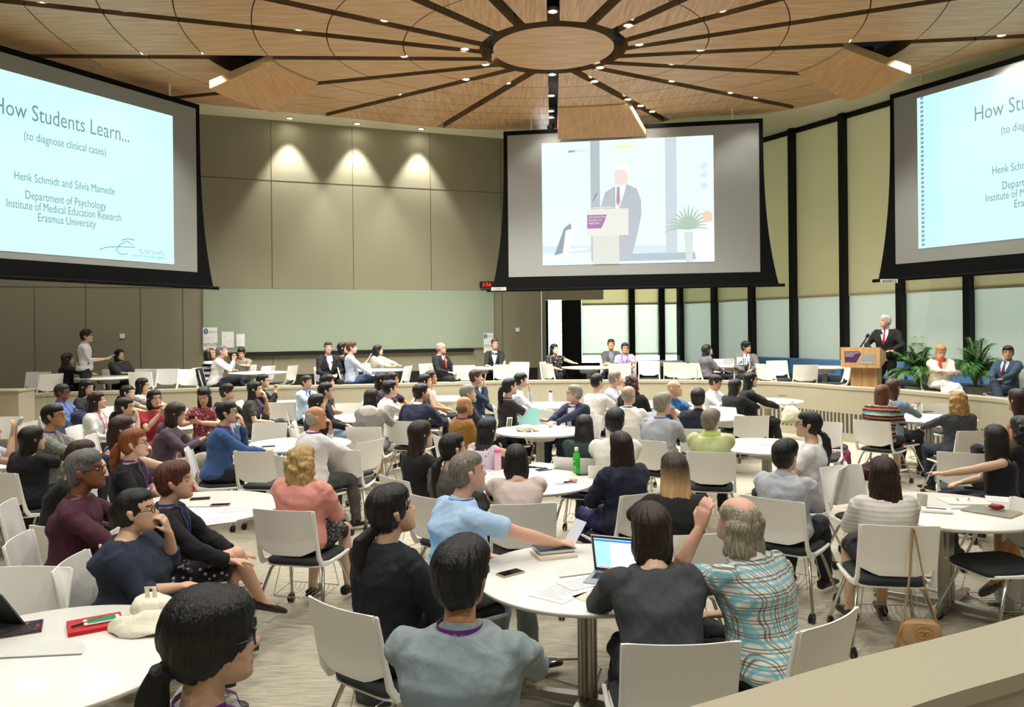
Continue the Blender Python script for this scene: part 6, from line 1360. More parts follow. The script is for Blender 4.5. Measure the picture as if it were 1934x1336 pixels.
ec(2010, 1222, -20, 'white chair cut by the bottom right corner beyond the low wall', base=TIER, d=1.62)
ec(1560, 776, 60, 'white chair partly hidden behind the cleared table', d=9.4) if False else None
ec(510, 820, 182, 'empty white chair facing the camera across the table from the empty pair', d=10.4)
ec(966, 752, 70, 'white chair side-on between the navy suit men and the ponytail woman', d=12.0) if False else None
TI = TIER
for a in ((75, 694, 176, 'empty white chair facing the camera, leftmost on the raised level', 15.0), (97, 698, -60, 'empty white chair angled beside the leftmost raised chair', 14.6),
          (222, 700, 4, 'empty white chair seen from behind in front of the grey cardigan woman', 14.3), (266, 690, 184, 'empty white chair against the wall with a black handbag hanging on it', 15.7),
          (314, 689, 180, 'empty white chair against the wall with a green bag on its seat', 15.6), (358, 688, 178, 'empty white chair against the wall right of the green bag', 15.8),
          (511, 692, -70, 'empty white chair side-on right of the beige shirt man', 16.9), (538, 689, -80, 'empty white chair side-on in front of the middle of the glass board', 16.6),
          (768, 686, -78, 'empty white chair side-on right of the beige top woman', 16.8), (808, 681, 140, 'empty white chair turned to the camera left of the red tie', 17.2),
          (866, 684, 4, 'empty white chair seen from behind before the red tie', 16.5), (948, 684, -2, 'empty white chair seen from behind before the right-hand suit', 16.6),
          (977, 680, 200, 'empty white chair at the end of the panelled wall', 17.6), (1050, 681, 60, 'empty white chair behind the black floral blouse, dark wall side', 16.6), (1160, 684, 8, 'empty white chair seen from behind left of the lilac short sleeves', 16.1),
          (1221, 676, 190, 'empty white chair right of the lilac short sleeves', 17.4), (1276, 683, 8, 'left one of the two empty chairs behind the long-haired grey jacket', 16.3), (1303, 687, 10, 'right one of the two empty chairs behind the long-haired grey jacket', 15.7),
          (1350, 679, 182, 'empty white chair at the far side of the grey jacket table', 18.2), (1381, 679, 180, 'empty white chair far side, left of the grey suit and tablet', 18.3),
          (1447, 686, 60, 'empty white chair side-on left of the podium table', 15.4), (1467, 680, 176, 'pale empty chair facing the camera left of the podium table', 17.0), (1517, 685, 4, 'empty white chair seen from behind before the podium table', 15.2), (1604, 700, -80, 'empty white chair side-on just left of the podium', 15.3)):
    ec(a[0], a[1], a[2], a[3], TI, a[4])

# ================================================================ PODIUM, BENCH, PALMS
p = WD(1632, 700, 14.75)
W_OAK = wood('podium_oak', '#b98a54', '#d6ae78', (9, 9, .6))
o = empty('podium', (p.x, p.y, TIER), R(-36)); tag(o, 'pale oak podium with a purple and grey sign beside the speaker', 'podium')
MB().box((.03, .02, .42), (.46, .42, .84)).build('pedestal', W_OAK, o, bevel=.004)
m = MB(); m.ring([[Vector((x, y, z)) for x, y, z in q] for q in ([(-.34, -.32, .80), (-.34, -.32, 1.18), (-.34, .20, 1.08), (-.34, .26, .92)], [(.34, -.32, .80), (.34, -.32, 1.18), (.34, .20, 1.08), (.34, .26, .92)])]); m.build('reading_desk', W_OAK, o)
MB().box((0, .30, .93), (.68, .22, .025), Matrix.Rotation(R(-8), 3, 'X')).build('shelf', W_OAK, o)
m = MB(); m.add([(-.27, -.324, 1.10), (-.27, -.324, .90), (-.07, -.324, .90), (.02, -.324, 1.06), (-.01, -.324, 1.10)], [(0, 1, 2, 3, 4)]); m.build('purple_sign', mat('sign_purple', '#4a1c58', .5), o)
[text(b_, .030, o, mat('paper_white', '#e6e8e2', .7), align='LEFT', loc=(-.255, -.328, 1.065 - .03 * i_), rot=(R(90), 0, 0), ext=.0005) for i_, b_ in enumerate(('LEE KONG CHIAN', 'SCHOOL OF', 'MEDICINE'))]
m = MB(); m.add([(.04, -.324, 1.05), (-.03, -.324, .90), (-.03, -.324, .87), (.26, -.324, .87), (.26, -.324, 1.05)], [(0, 1, 2, 3, 4)]); m.build('grey_sign', mat('sign_grey', '#9a9c98', .5), o)
text('NTU | IMPERIAL', .03, o, mat('paper_white', '#e6e8e2', .7), align='LEFT', loc=(.0, -.328, .885), rot=(R(90), 0, 0), ext=.0005)
mo = empty('microphone', (p.x + .02, p.y, TIER + 1.10), R(-36)); tag(mo, 'black microphone on a small stand on the podium', 'microphone')
MB().lathe([(.05, .03), (.05, .045), (.012, .055), (.010, .15), (.0, .15)], 16).build('stand', M_BLACK, mo); MB().tube([(-.09, 0, .06), (0, 0, .2), (.03, 0, .26)], [.016, .014, .012], 10).tube([(.03, 0, .26), (.05, 0, .29)], [.026, .03], 12).ell((.055, 0, .30), (.032,) * 3).build('handle', M_BLACK, mo, smooth=60)
# blue bench along the right window wall and dark one on the far side
BL = mat('blue_upholstery', '#5e93c6', .7); 
def bench(p, q, inw, mt, label, z0=TIER):
    d = q - p; L_ = d.length; c = (p + q) / 2 + inw * .55; o = empty('bench', (c.x, c.y, z0), math.atan2(d.y, d.x)); tag(o, label, 'bench'); s = 1 if Matrix.Rotation(math.atan2(d.y, d.x), 2) @ Vector((0, 1)) @ inw > 0 else -1
    MB().box((0, 0, .2), (L_, .5, .32)).build('base', mat('bench_base', '#1b2228', .6), o); MB().box((0, 0, .40), (L_, .52, .09)).build('seat', mt, o, bevel=.02); MB().box((0, -s * .24, .60), (L_, .12, .42)).build('backrest', BL, o, bevel=.03)
a_, b_ = facade_at(1420), facade_at(2050); n_ = 5
for i, lab in enumerate(('blue upholstered bench behind the two left raised chairs', 'blue upholstered bench behind the podium table', 'blue upholstered bench behind the speaker', 'blue upholstered bench behind the woman in white', 'blue upholstered bench behind the slate blue suit')): bench(a_.lerp(b_, i / n_), a_.lerp(b_, (i + .96) / n_), RIN, mat('bench_seat_dark', '#2b3440', .8), lab)
def palm(px, d, label, H_=1.15, seed=1):
    r = random.Random(seed); p = WD(px, 700, d); o = empty('potted_palm', (p.x, p.y, TIER)); tag(o, label, 'potted plant', 'potted palms')
    MB().ring([[Vector((x * s, y * s, z)) for x, y in ((-1, -1), (1, -1), (1, 1), (-1, 1))] for s, z in ((.13, 0), (.17, .50), (.15, .50), (.145, .44))]).build('planter', mat('planter_grey', '#8b8d88', .6), o)
    g = mat('palm_leaf', '#3a6a2c', .45, var=(5, .4, (1, 1, 1))); gs = mat('palm_stalk', '#8a9a3c', .5); leaf = MB(); stalk = MB()
    for i in range(34):
        a = i * 2.4 + r.uniform(-.2, .2); L_ = H_ * r.uniform(.55, 1.05); out = r.uniform(.25, .70) * (1 if i > 6 else .4); pts = []
        for j in range(10):
            t = j / 9; rr = out * t ** 1.5 * .85; z = .45 + L_ * (t - .62 * t ** 2.6 * (1.1 if out > .42 else .5)); pts.append(Vector((rr * math.cos(a), rr * math.sin(a), z)))
        stalk.tube(pts, [.010 - .0009 * j for j in range(10)], 5)
        for j in range(3, 10):
            for u in (0, .33, .66):
                if j == 9 and u: continue
                c = pts[j] if u == 0 else pts[j].lerp(pts[min(j + 1, 9)], u); t = (pts[min(j + 1, 9)] - pts[j - 1]).normalized(); sd = t.cross(Vector((0, 0, 1))).normalized(); ll = (.26 - .14 * abs((j + u) / 9 - .55) * 2) * r.uniform(.8, 1.1)
                for s in (-1, 1):
                    dv = (t * .75 + sd * s * .8 + Vector((0, 0, -.25))).normalized(); w_ = dv.cross(Vector((0, 0, 1))).normalized() * .014; m1 = c + dv * ll * .5 + Vector((0, 0, .01)); e_ = c + dv * ll - Vector((0, 0, .05 * ll / .2)); up_ = Vector((0, 0, .003))
                    leaf.add([c, m1 + w_, e_, m1 - w_, m1 + up_], [(0, 1, 4), (1, 2, 4), (2, 3, 4), (3, 0, 4)])
    leaf.build('fronds', g, o); stalk.build('stalks', gs, o)
    MB().lathe([(.0, .44), (.145, .44)], 12).build('soil', mat('soil', '#2c2018', .9), o)
palm(1735, 13.9, 'potted areca palm in grey planter between the speaker and the woman in white', 1.25, 3); palm(1842, 13.7, 'potted areca palm in grey planter left of the man in the slate blue suit', 1.2, 8)
b = WD(17, 733, 13.6); o = MB().box((0, 0, .30), (.62, .45, .6)).box((0, 0, .61), (.66, .49, .03)).build('side_unit', mat('beige_unit', '#b3aa94', .6), bevel=.006); o.location = (b.x, b.y, TIER); tag(o, 'low beige box unit on the raised level at the left edge', 'cabinet')

# ================================================================ THINGS ON TABLES
def on(px, py, base=0.): return W(px, py, base + .732)
def place(o, p, rz=0, label=None, cat=None, group=None): o.location = p; o.rotation_euler = (0, 0, R(rz)); return tag(o, label, cat, group)
PHN = mat('phone_glass', '#0c0d10', .08); 
def phone(px, py, rz, label, c='#c8a878', base=0.):
    o = MB().box((0, 0, .004), (.074, .148, .008)).build('smartphone', mat('phone_' + c[1:], c, .3, .5), bevel=.003); MB().box((0, 0, .0084), (.068, .132, .0008)).build('screen', PHN, o); return place(o, on(px, py, base), rz, label, 'phone', 'phones on tables')
phone(964, 1084, -52, 'gold-rimmed black phone on the table by the man with the purple lanyard'); phone(378, 943, -75, 'black phone at the far side of the table with two phones', '#222222'); phone(416, 955, -82, 'rose gold phone on the table with two phones', '#d8a890')
phone(507, 844, -70, 'black phone on the table in front of the man in blue shirt', '#222222'); phone(1027, 888, -60, 'black phone on a sheet near the green bottle', '#333333'); phone(1066, 913, -70, 'phone in a pale pink case under the pink compact', '#e6c8c0'); phone(1104, 897, -75, 'dark phone right of the green bottle', '#1a1a1c'); phone(1478, 748, -80, 'dark phone on the cleared table right of the tripod', '#1a1a1c'); phone(1752, 778, -80, 'dark phone on the striped sweater table', '#1a1a1c')
def sheet(px, py, w, h, rz, label, c='#ecebe6', base=0., lines=True, z=0.):
    o = MB().box((0, 0, .0012 + z), (w, h, .0014)).build('paper_sheet', mat('paper_' + c[1:], c, .8)); 
    if lines:
        m = MB(); n = int(h / .018) - 2
        for i in range(n): L_ = w * random.uniform(.55, .84); m.box((-w * .42 + L_ / 2, h * .5 - .022 - i * .018, .0022 + z), (L_, .004, .0006))
        m.build('printed_lines', mat('print_grey', '#a9a9ac', .8), o)
    return place(o, on(px, py, base), rz, label, 'paper', 'papers on tables')
sheet(1062, 1118, .21, .297, -38, 'printed programme sheet at the near edge of the laptop table'); sheet(1097, 1103, .15, .21, -58, 'smaller printed sheet overlapping the programme by the laptop', z=.003)
sheet(1112, 1130, .10, .14, 40, 'peach coloured slip of paper beside the laptop', '#f0d3b4', lines=False); sheet(1150, 1022, .21, .10, -10, 'pink paper behind the laptop screen', '#e79ab4', lines=False)
sheet(400, 985, .21, .297, -60, 'sheet at the near edge of the table with two phones'); sheet(440, 963, .15, .21, -70, 'pale printed page right of the rose gold phone', '#dfe2e6')
sheet(735, 795, .15, .2, 20, 'paper at the right side of the grey hooded woman table'); sheet(660, 786, .21, .29, 60, 'printed papers left of the grey hooded woman'); sheet(1030, 880, .21, .297, 55, 'white pad under a phone left of the green bottle', lines=False, z=.004); sheet(930, 890, .21, .297, 40, 'printed programme beside the pink bottle'); sheet(1065, 812, .21, .297, 80, 'paper in front of the man in navy suit turned around'); sheet(1475, 842, .15, .2, 30, 'paper on the lime scarf woman table'); sheet(1905, 945, .21, .297, 62, 'printed sheets beyond the closed laptop at the right'); sheet(1730, 790, .21, .297, 50, 'paper on the striped sweater table'); sheet(846, 752, .21, .297, 60, 'sheets on the table right of the navy jacket man'); sheet(320, 808, .21, .29, 20, 'paper before the purple hoodie'); sheet(365, 800, .21, .29, 70, 'paper before the black sweater man')
def book(px, py, w, h, t, c, rz, label, z=0., edge='#e4dcc8', cat='book'):
    o = empty('notebook'); MB().box((0, 0, t / 2 + z), (w * .98, h * .98, t * .82)).build('pages', mat('pages_' + edge[1:], edge, .8), o); MB().box((0, 0, t - .0015 + z), (w, h, .003)).box((0, 0, .0015 + z), (w, h, .003)).box((-w / 2, 0, t / 2 + z), (.003, h, t)).build('cover', mat('cover_' + c[1:], c, .5), o, bevel=.001); return place(o, on(px, py), rz, label, cat)
book(1046, 1049, .17, .235, .016, '#cfc8b4', -72, 'cream book lying under the navy book'); book(1045, 1045, .155, .215, .022, '#1e2c4c', -74, 'navy blue notebook stacked on the cream book', z=.017)
o = book(180, 1183, .17, .22, .018, '#c01822', -58, 'red notebook on the near left table', edge='#c01822'); 
o = MB().box((0, 0, .004), (.072, .145, .008)).build('smartphone', mat('phone_case_white', '#dfe4e0', .4), bevel=.003); place(o, W(192, 1173, .752), -58, 'phone in green and white case lying on the red notebook', 'phone'); MB().box((0, 0, .0085), (.062, .115, .001)).build('green_panel', mat('case_green', '#2f8a5c', .4), o)
o = MB().tube([(-.07, 0, .006), (.06, 0, .006), (.07, 0, .006)], [.005, .005, .002], 8).build('pen', M_BLACK); place(o, W(166, 1178, .752), 52, 'black pen lying on the red notebook', 'pen')
o = empty('spiral_notebook'); MB().box((0, 0, .005), (.15, .21, .008)).build('pages', mat('pages_black', '#22252a', .6), o); MB().box((0, 0, .0095), (.15, .21, .001)).build('cover', pattern_mat('cover_print', 'floral', ['#2a1f26', '#8a2f44', '#4a6a5a']), o)
m = MB(); 
for i in range(20): m.tube([(.075 + .006 * math.cos(a), -.095 + i * .01, .006 + .007 * math.sin(a)) for a in [2 * math.pi * k / 8 for k in range(9)]], .0009, 4)
m.build('wire_spiral', M_CHROME, o); place(o, on(28, 1192), -62, 'dark spiral notebook at the left edge of the near table', 'notebook')
def laptop(px, py, rz, label, body='#b9babb', scr='#7fb0cf', base=0., open_=True, s=1., face=True):
    o = empty('laptop'); bm = mat('laptop_' + body[1:], body, .35, .6)
    MB().box((0, 0, .007), (.32 * s, .225 * s, .012)).build('base', bm, o, bevel=.003)
    if open_:
        MB().box((0, .01 * s, .0135), (.27 * s, .10 * s, .001)).build('keyboard', M_BLACK, o)
        rt = Matrix.Rotation(R(18), 3, 'X'); c = Vector((0, .112 * s, .012)) + rt @ Vector((0, 0, .108 * s))
        l = MB().box(c, (.32 * s, .006, .215 * s), rt).build('lid', bm if face else bm, o); l2 = MB().box(c + rt @ Vector((0, -.0035, 0)), (.315 * s, .002, .208 * s), rt).build('screen_bezel', M_BLACK, l)
        MB().box(c + rt @ Vector((0, -.005, .003)), (.29 * s, .001, .18 * s), rt).build('screen', mat('screen_blue', scr, .3, emit=scr, es=.75), l)
        if s == 1.:
            w = MB().box(c + rt @ Vector((.03, -.006, .0)), (.18, .001, .15), rt); w.build('window', mat('screen_pale', '#b9d6e8', .3, emit='#cfe6f4', es=.8), l)
            MB().box(c + rt @ Vector((0, -.007, .083)), (.29, .001, .012), rt).build('menu_bar', mat('screen_bar', '#2a4f9c', .3, emit='#2f5cb8', es=.8), l)
            d_ = MB()
            for i in range(12): d_.box(c + rt @ Vector((-.12 + i * .02, -.007, -.083)), (.013, .001, .011), rt)
            d_.build('dock_icons', mat('dock', '#c06a5c', .4, emit='#c0705c', es=.6), l)
    return place(o, W(px, py, base + .732), rz, label, 'laptop')
laptop(1168, 1098, -22, 'open silver laptop with a blue document screen before the charcoal blazer'); laptop(455, 697, -25, 'small open laptop with pale blue screen on the raised table', base=TIER, s=.72)
laptop(1873, 968, -52, 'closed silver laptop on the right table', '#a9a08f', open_=False)
o = MB(); o.ell((0, 0, .018), (.031, .052, .018)); o = o.build('computer_mouse', mat('mouse_red', '#8c0f1c', .25), smooth=60); place(o, W(1882, 962, .748), 60, 'dark red computer mouse on the closed laptop', 'mouse'); MB().box((0, .022, .034), (.004, .018, .006)).build('scroll_wheel', M_BLACK, o)
o = empty('laptop'); MB().box((0, 0, .008), (.32, .225, .014)).build('base', mat('laptop_dark', '#3a3d3e', .4), o); rt = Matrix.Rotation(R(-35), 3, 'X'); c = Vector((0, -.11, .012)) + rt @ Vector((0, 0, .1)); MB().box(c, (.32, .008, .22), rt).build('lid', mat('laptop_dark', '#3a3d3e', .4), o); place(o, W(-48, 1196, .732), 165, 'dark grey laptop seen from behind at the left edge of the near table', 'laptop')
def bottle(px, py, prof, c, cap, label, base=0., band=None, rough=.3, tr=0.):
    o = empty('bottle'); MB().lathe(prof, 24).build('body', mat('bottle_' + c[1:], c, rough, trans=tr), o, smooth=50); z = prof[-1][1]; r_ = prof[-1][0]
    MB().lathe([(r_ + .004, z - .002), (r_ + .004, z + .024), (r_, z + .028), (0, z + .028)], 20).build('cap', mat('cap_' + cap[1:], cap, .4), o)
    if band: MB().lathe([(prof[1][0] + .001, .05), (prof[1][0] + .001, .13), (prof[1][0], .131)], 24).build('label_band', pattern_mat('bottle_label', 'floral', ['#2fae3c', '#e6f2dc', '#1f8a2c']), o)
    return place(o, on(px, py, base), 0, label, 'bottle')
bottle(1089, 893, [(.0, .0), (.032, .003), (.033, .14), (.028, .17), (.014, .195), (.013, .205)], '#3dbb3c', '#e8eee6', 'bright green drink bottle with white cap', band=1)
bottle(940, 888, [(.0, .0), (.034, .003), (.034, .15), (.03, .16), (.028, .165)], '#e9b9cc', '#e86aa0', 'pink water bottle beside the woman in the pale knit'); bottle(1040, 760, [(.0, .0), (.034, .003), (.034, .15), (.03, .17), (.026, .18)], '#c9ccce', '#22252a', 'steel water bottle on the table near the low wall', rough=.2)
bottle(766, 742, [(.0, .0), (.03, .003), (.03, .15), (.014, .18), (.012, .19)], '#dfe6ea', '#e8eee6', 'clear water bottle behind the navy jacket man'); bottle(1282, 667, [(.0, .0), (.034, .003), (.034, .15), (.03, .17), (.026, .18)], '#8fb4d0', '#e8eee6', 'pale blue bottle on the table nearest the far windows', base=TIER) if False else None
o = MB().lathe([(.0, .001), (.03, .001), (.036, .09), (.034, .09), (.028, .004)], 20).build('cup', mat('clear_plastic', '#e8dfd2', .15, trans=.6), smooth=50); place(o, on(1742, 958), 0, 'clear plastic cup on the right table beside the white sweater', 'cup')
o = empty('projector_remote'); MB().box((0, 0, .012), (.11, .20, .022)).build('case', M_WHITE, o, bevel=.008); MB().box((0, 0, .0235), (.03, .13, .002)).build('dark_strip', M_BLACK, o); place(o, on(1768, 967), 68, 'flat white case with a dark strip on the right table', 'case')
o = empty('paper_folder'); MB().box((0, 0, .004), (.31, .22, .006)).build('cover', mat('folder_cream', '#e9e5da', .6), o); m = MB(); [m.tube([(x, -.02, .006), (x, 0, .026), (x, .02, .006)], .003, 6) for x in (-.05, .03)]; m.build('rings', mat('brass', '#b08a50', .3, 1.), o); place(o, on(1822, 948), -6, 'open white ring folder with two brass rings', 'folder')
o = MB().lathe([(.0, 0), (.036, .001), (.038, .010), (.036, .02), (0, .022)], 24).build('compact_case', mat('compact_pink', '#e3b4a4', .4), smooth=40); place(o, W(1083, 909, .742), 0, 'round pink compact case near the green bottle', 'compact')
o = MB().box((0, 0, .012), (.24, .10, .02)).build('cable_pouch', mat('pouch_grey', '#6d6c68', .6), bevel=.008); place(o, on(1170, 742), 0, 'grey pouch on the lilac shirt man table', 'pouch') if False else bpy.data.objects.remove(o)
# cloth bags: crumpled heaps
def heap(name, p, sx, sy, sz, c, label, cat, seed=0, handles=(), fl=1.):
    r = np.random.default_rng(seed); m = MB(); m.ell((0, 0, sz * .45), (sx, sy, sz), n=40, m=26); v = np.array(m.v)
    ph = r.uniform(0, 6.28, (8, 1)); k = r.normal(0, 1, (8, 3)) * np.array([14, 14, 8]); dsp = np.sin(k @ v.T + ph).sum(0) * .010 * fl; nn = v / (np.linalg.norm(v, axis=1, keepdims=True) + 1e-6); v = v + nn * dsp[:, None]; v[:, 2] = np.maximum(v[:, 2], 0.0 + .0)
    v[:, 0] = np.sign(v[:, 0]) * np.abs(v[:, 0] / sx).clip(0, 1.2) ** .75 * sx; m.v = [tuple(x) for x in v]; o = m.build(name, mat('bagcloth_' + c[1:], c, .9, bump=(30, .5, (1, 1, 1))), smooth=60); fold(o.data, seed + 3, 2.2); place(o, p, 0, label, cat)
    for h in handles: MB().tube([Vector(q) for q in h], .012, 8, flat=.3).build('handle', mat('bagcloth_' + c[1:], c, .9, bump=(30, .5, (1, 1, 1))), o, smooth=60)
    return o
heap('cloth_bag', W(288, 1190, .731), .17, .10, .05, '#e9e3d0', 'cream cloth bag folded flat on the near left table', 'bag', 1, [[(-.12, 0, .03), (-.10, .0, .06), (-.02, -.05, .055), (.04, -.06, .03)]]); heap('cloth_bag', W(300, 1163, .731), .13, .08, .07, '#ece6d4', 'cream cloth bag with upright handle behind the flat one', 'bag', 4, [[(-.05, 0, .06), (-.055, 0, .13), (-.02, 0, .13), (-.015, 0, .07)]])
heap('cloth_bag', W(1000, 815, .731), .15, .09, .06, '#e2dcc6', 'cream canvas bag on the table before the woman in green', 'bag', 2, [[(.02, -.06, .03), (.04, -.16, .0), (.02, -.22, -.12), (-.03, -.22, -.13), (-.07, -.15, 0), (-.06, -.05, .03)]]); 
o = MB().box((0, 0, .11), (.30, .012, .22), Matrix.Rotation(R(-12), 3, 'X')).build('laptop_sleeve', mat('turquoise_sleeve', '#9fdcd6', .6), bevel=.005); place(o, W(1000, 803, .735), -18, 'turquoise laptop sleeve standing on the canvas bag table', 'laptop sleeve')
o = empty('smartphone'); MB().box((0, 0, .06), (.075, .01, .14), Matrix.Rotation(R(20), 3, 'X')).build('body', M_WHITE, o, bevel=.003); MB().box((0, -.006, .06), (.062, .003, .11), Matrix.Rotation(R(20), 3, 'X')).build('screen', mat('phone_screen_grey', '#5a6258', .2), o); place(o, W(962, 806, .735), 18, 'white phone propped up at the left of the canvas bag', 'phone')
heap('cloth_bag', W(1496, 800, .47), .16, .12, .20, '#cfc9ae', 'canvas tote bag with black straps on a chair before the air grille', 'bag', 5, [[(-.05, 0, .15), (-.06, -.02, .30), (.0, -.02, .36), (.05, -.02, .28), (.05, 0, .15)]]).location.z = .47
# bags on the floor and on chairs
def fl(px, py): return W(px, py, 0)
heap('handbag', W(385, 935, 0.0), .20, .12, .13, '#b5181c', 'bright red bag on the floor left of the two-phone table', 'bag', 6); heap('leather_bag', fl(712, 1335) + Vector((0, .1, 0)), .17, .13, .22, '#4b4b52', 'dark grey leather bag on the floor under the navy blazer woman', 'bag', 7, [[(-.10, 0, .26), (-.08, 0, .38), (.06, 0, .38), (.08, 0, .26)]], .5)
heap('handbag', W(1592, 890, .0) + Vector((0, 0, 0)), .10, .14, .26, '#7a3048', 'purple and black bag on the floor right of the white T-shirt woman', 'bag', 8, [], .6); heap('handbag', fl(1640, 905), .17, .12, .15, '#4c1c2c', 'dark maroon bag under the striped sweater chair', 'bag', 9, [], .6); heap('green_bag', W(313, 712, TIER + .47), .16, .13, .13, '#4a5236', 'olive green bag on the seat of a raised chair', 'bag', 10)
heap('black_handbag', W(266, 712, TIER + .47), .10, .08, .14, '#17181a', 'black handbag hanging by its strap at the wall chair', 'bag', 11, [[(-.06, 0, .12), (-.04, 0, .26), (.03, 0, .26), (.06, 0, .12)]]); heap('jacket_heap', fl(1925, 1150), .16, .14, .20, '#c9c9c8', 'grey jacket and red items heaped on the floor at the right edge', 'jacket', 12)
heap('dark_bag', W(150, 800, .75), .16, .10, .12, '#26314a', 'navy handbag standing on the left edge table', 'bag', 13, [[(-.08, 0, .1), (-.06, 0, .22), (.05, 0, .22), (.07, 0, .1)]])
# brown camera bag hanging on the white sweater chair
WS = next(P for P in RAW if P.short.startswith('woman in the white sweater')); a = R(WS.yaw); rz_ = Matrix.Rotation(-a, 3, 'Z'); top_ = WS.root + rz_ @ Vector((.06, -.335, .83)); bagp = Vector((top_.x + .02, top_.y - .06, .14))
LE = mat('tan_leather', '#b08a62', .5, bump=(150, .15, (1, 1, 1))); o = empty('shoulder_bag', bagp, -a - R(6)); tag(o, 'tan leather shoulder bag with round emblem hanging from the white sweater chair', 'handbag')
m = MB(); rings = []
for y, k in ((-.04, .90), (-.030, 1.), (.030, 1.), (.04, .90)):
    rings.append([Vector((.105 * k * math.copysign(abs(math.cos(t)) ** .45, math.cos(t)), y, .075 + .075 * k * math.copysign(abs(math.sin(t)) ** .45, math.sin(t)))) for t in [2 * math.pi * i / 32 for i in range(32)]])
m.ring(rings).build('body', LE, o, smooth=50)
def torus(mb, c, R1, r, a0=0, a1=360, n=24): mb.tube([Vector((c[0] + R1 * math.cos(R(a0 + (a1 - a0) * i / n)), c[1], c[2] + R1 * math.sin(R(a0 + (a1 - a0) * i / n)))) for i in range(n + 1)], r, 6)
m = MB(); torus(m, (.01, -.041, .078), .050, .0035); torus(m, (-.005, -.042, .078), .022, .0045, 40, 330); torus(m, (.025, -.042, .078), .022, .0045, 220, 510); m.box((.005, -.043, .078), (.03, .006, .006)); m.box((.02, -.043, .078), (.03, .006, .006)); m.build('round_emblem', LE, o)
m = MB(); m.tube([(-.10, -.01, .12), (-.115, -.02, .09), (-.12, -.02, .075)], .006, 6); [m.tube([(-.12 + .002 * i, -.02, .075), (-.125 + .004 * i - .01, -.02 - .003 * (i % 2), -.02)], .0022, 4) for i in range(-4, 5)]; m.build('tassel', LE, o)
li = (Matrix.Rotation(a + R(6), 3, 'Z')); loc = lambda w: li @ (w - bagp); m = MB(); m.tube([Vector((-.095, 0, .13)), loc(top_ + rz_ @ Vector((-.02, -.03, -.28))), loc(top_ + rz_ @ Vector((0, -.02, 0))), loc(top_ + rz_ @ Vector((.002, .012, .012))), loc(top_ + rz_ @ Vector((.01, .05, -.02)))], .006, 6, flat=2.2); m.tube([Vector((.095, 0, .13)), loc(top_ + rz_ @ Vector((.06, -.06, -.36))), loc(top_ + rz_ @ Vector((.01, -.022, -.01)))], .005, 6, flat=2.2); m.build('strap', LE, o)
# draped garments
def drape(P, c, label, name='draped_jacket'):
    o = empty(name, P.root, -R(P.yaw)); m = MB(); rings = []
    for z, w_, t in ((.40, .25, .03), (.55, .27, .035), (.72, .26, .035), (.845, .235, .03), (.862, .22, .015)):
        y = -.262 - (z - .5) * .22; rings.append([Vector((w_ * math.copysign(abs(math.cos(q)) ** .6, math.cos(q)) + .008 * math.sin(q * 7 + z * 9), y - .01 + (t + .012) * math.sin(q) + .006 * math.sin(q * 5 + z * 20), z)) for q in [2 * math.pi * i / 32 for i in range(32)]])
    b = m.ring(rings).build('cloth', cloth(c), o, smooth=60); tag(o, label, 'jacket'); return o
fp = lambda s: next(P for P in RAW if P.short.startswith(s))
drape(fp('grey-haired man in white with'), '#101114', 'black jacket draped on the chair of the grey-haired man in white'); drape(fp('grey-bearded man in light blue'), '#a9d4e6', 'pale turquoise jacket draped over the bearded man chair')
# leaflet and phones held in hands
def held(P, sd, name, size, c, label, cat, tilt=30, off=(0, .02, .03), scr=None):
    rz_ = Matrix.Rotation(-R(P.yaw), 3, 'Z'); w = P.root + rz_ @ (P.handl[sd] + Vector(off)); o = MB().box((0, 0, 0), size).build(name, mat('held_' + c[1:], c, .35), bevel=.002); o.location = w; o.rotation_euler = (R(tilt), 0, -R(P.yaw)); tag(o, label, cat)
    if scr: MB().box((0, 0, size[2] * .5 + .0006), (size[0] * .88, size[1] * .86, .001)).build('screen', mat('held_screen', scr, .2), o)
held(fp('grey-bearded man in light blue'), 1, 'leaflet', (.11, .16, .004), '#d9dce6', 'leaflet held up by the bearded man in light blue shirt', 'leaflet', 55, (.0, .03, .05))
held(PM, 1, 'smartphone', (.075, .15, .009), '#c9cdd2', 'phone in the hand of the standing man', 'phone', 20, (0, .03, .04)); held(fp('person in the purple'), 1, 'smartphone', (.075, .15, .009), '#15161a', 'dark phone in the hands of the purple hoodie person', 'phone', 35); held(fp('woman in red floral'), 1, 'smartphone', (.075, .15, .009), '#15161a', 'black phone held by the woman in red floral', 'phone', 35); held(fp('man in beige'), 1, 'smartphone', (.075, .15, .009), '#222222', 'phone held by the man in beige shirt', 'phone', 35); held(fp('woman with long brown hair by'), 1, 'smartphone', (.075, .15, .009), '#1a1a1e', 'phone held up by the woman with long brown hair', 'phone', 40)
held(fp('woman in black holding'), 1, 'papers', (.21, .29, .006), '#eeeeec', 'white papers held by the woman in black', 'papers', 60, (.03, .06, .08)); held(fp('person at the left edge'), 1, 'smartphone', (.15, .075, .009), '#c9cdd2', 'phone held up at the left edge of the photo', 'phone', 70, (-.05, .04, .04)); held(fp('woman in white with the red'), -1, 'envelope', (.24, .12, .012), '#b08a4c', 'brown envelope in the lap of the woman in white', 'envelope', 20, (.12, .03, .0)); held(fp('woman in dark floral'), 1, 'smartphone', (.075, .15, .009), '#1a1a1e', 'phone held by the woman in dark purple floral', 'phone', 35)
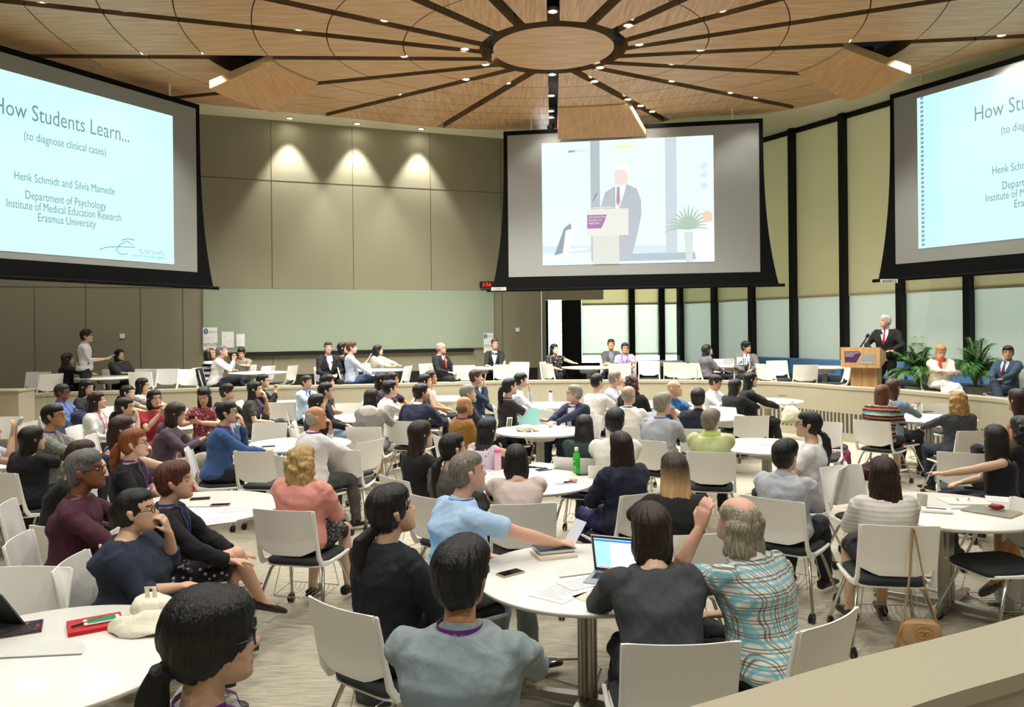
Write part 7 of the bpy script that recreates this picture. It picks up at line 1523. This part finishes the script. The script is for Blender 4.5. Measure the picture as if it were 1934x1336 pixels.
# tripod with tablet
p = W(1410, 812, 0); o = empty('camera_tripod', p); tag(o, 'black tripod standing in the audience with a tablet on top', 'tripod'); ph = WD(1401, 682, p.y); H_ = ph.z
MB().tube([(0, 0, .35), (0, 0, H_ - .16)], .014, 10).build('pole', M_BLACK, o)
for i in range(3): a = R(30 + 120 * i); MB().tube([(0, 0, .62), (.36 * math.cos(a), .36 * math.sin(a), .01)], [.012, .009], 8).build('leg', M_BLACK, o)
MB().box((0, 0, H_ - .16), (.06, .05, .08)).tube([(0, 0, H_ - .14), (.1, -.05, H_ - .25)], .007, 6).build('head', M_BLACK, o)
t = empty('tablet', (ph.x, p.y - .02, H_)); tag(t, 'white tablet filming on top of the tripod, its screen showing the speaker', 'tablet'); MB().box((0, 0, 0), (.205, .010, .15)).build('body', M_WHITE, t, bevel=.004); sc = MB().box((0, -.006, 0), (.165, .002, .125)).build('screen', mat('tablet_screen', '#8fb7c4', .2, emit='#a8d0dc', es=.7), t); MB().box((.02, -.0075, -.0), (.02, .001, .125)).box((.055, -.0075, 0), (.015, .001, .125)).box((-.02, -.0075, -.02), (.03, .001, .05)).box((-.055, -.0075, -.045), (.05, .001, .02)).build('picture', mat('tablet_dark', '#22343c', .3), sc)
q = [(.10, -.01, 0), (.135, -.02, .015), (.145, -.03, -.08), (.10, -.05, -.25), (.03, -.06, -.42), (.02, -.05, -.62), (-.06, -.04, -.80)]; c_ = MB().tube([Vector(x) for x in spline3(q)] if 'spline3' in globals() else q, .005, 6).build('charging_cable', M_WHITE); c_.location = t.location; tag(c_, 'white cable hanging from the tablet down the tripod', 'cable')

# ================================================================ finish: bodies, lettering to mesh
finish_people()
if not CH_USED[0]: tag(CH0, 'spare', 'chair')
fonts = [o for o in bpy.data.objects if o.type == 'FONT']; dg = bpy.context.evaluated_depsgraph_get(); new = {}
for o in fonts: new[o.name] = bpy.data.meshes.new_from_object(o.evaluated_get(dg))
for o in fonts:
    me = new[o.name]; n = o.name; par = o.parent; M_ = (o.location.copy(), o.rotation_euler.copy(), o.scale.copy()); mt = o.data.materials[0]; bpy.data.objects.remove(o); q = bpy.data.objects.new(n.split('.')[0], me); col.objects.link(q)
    if not me.materials: me.materials.append(mt)
    q.parent = par; q.location, q.rotation_euler, q.scale = M_
print('OBJ', len(bpy.data.objects))
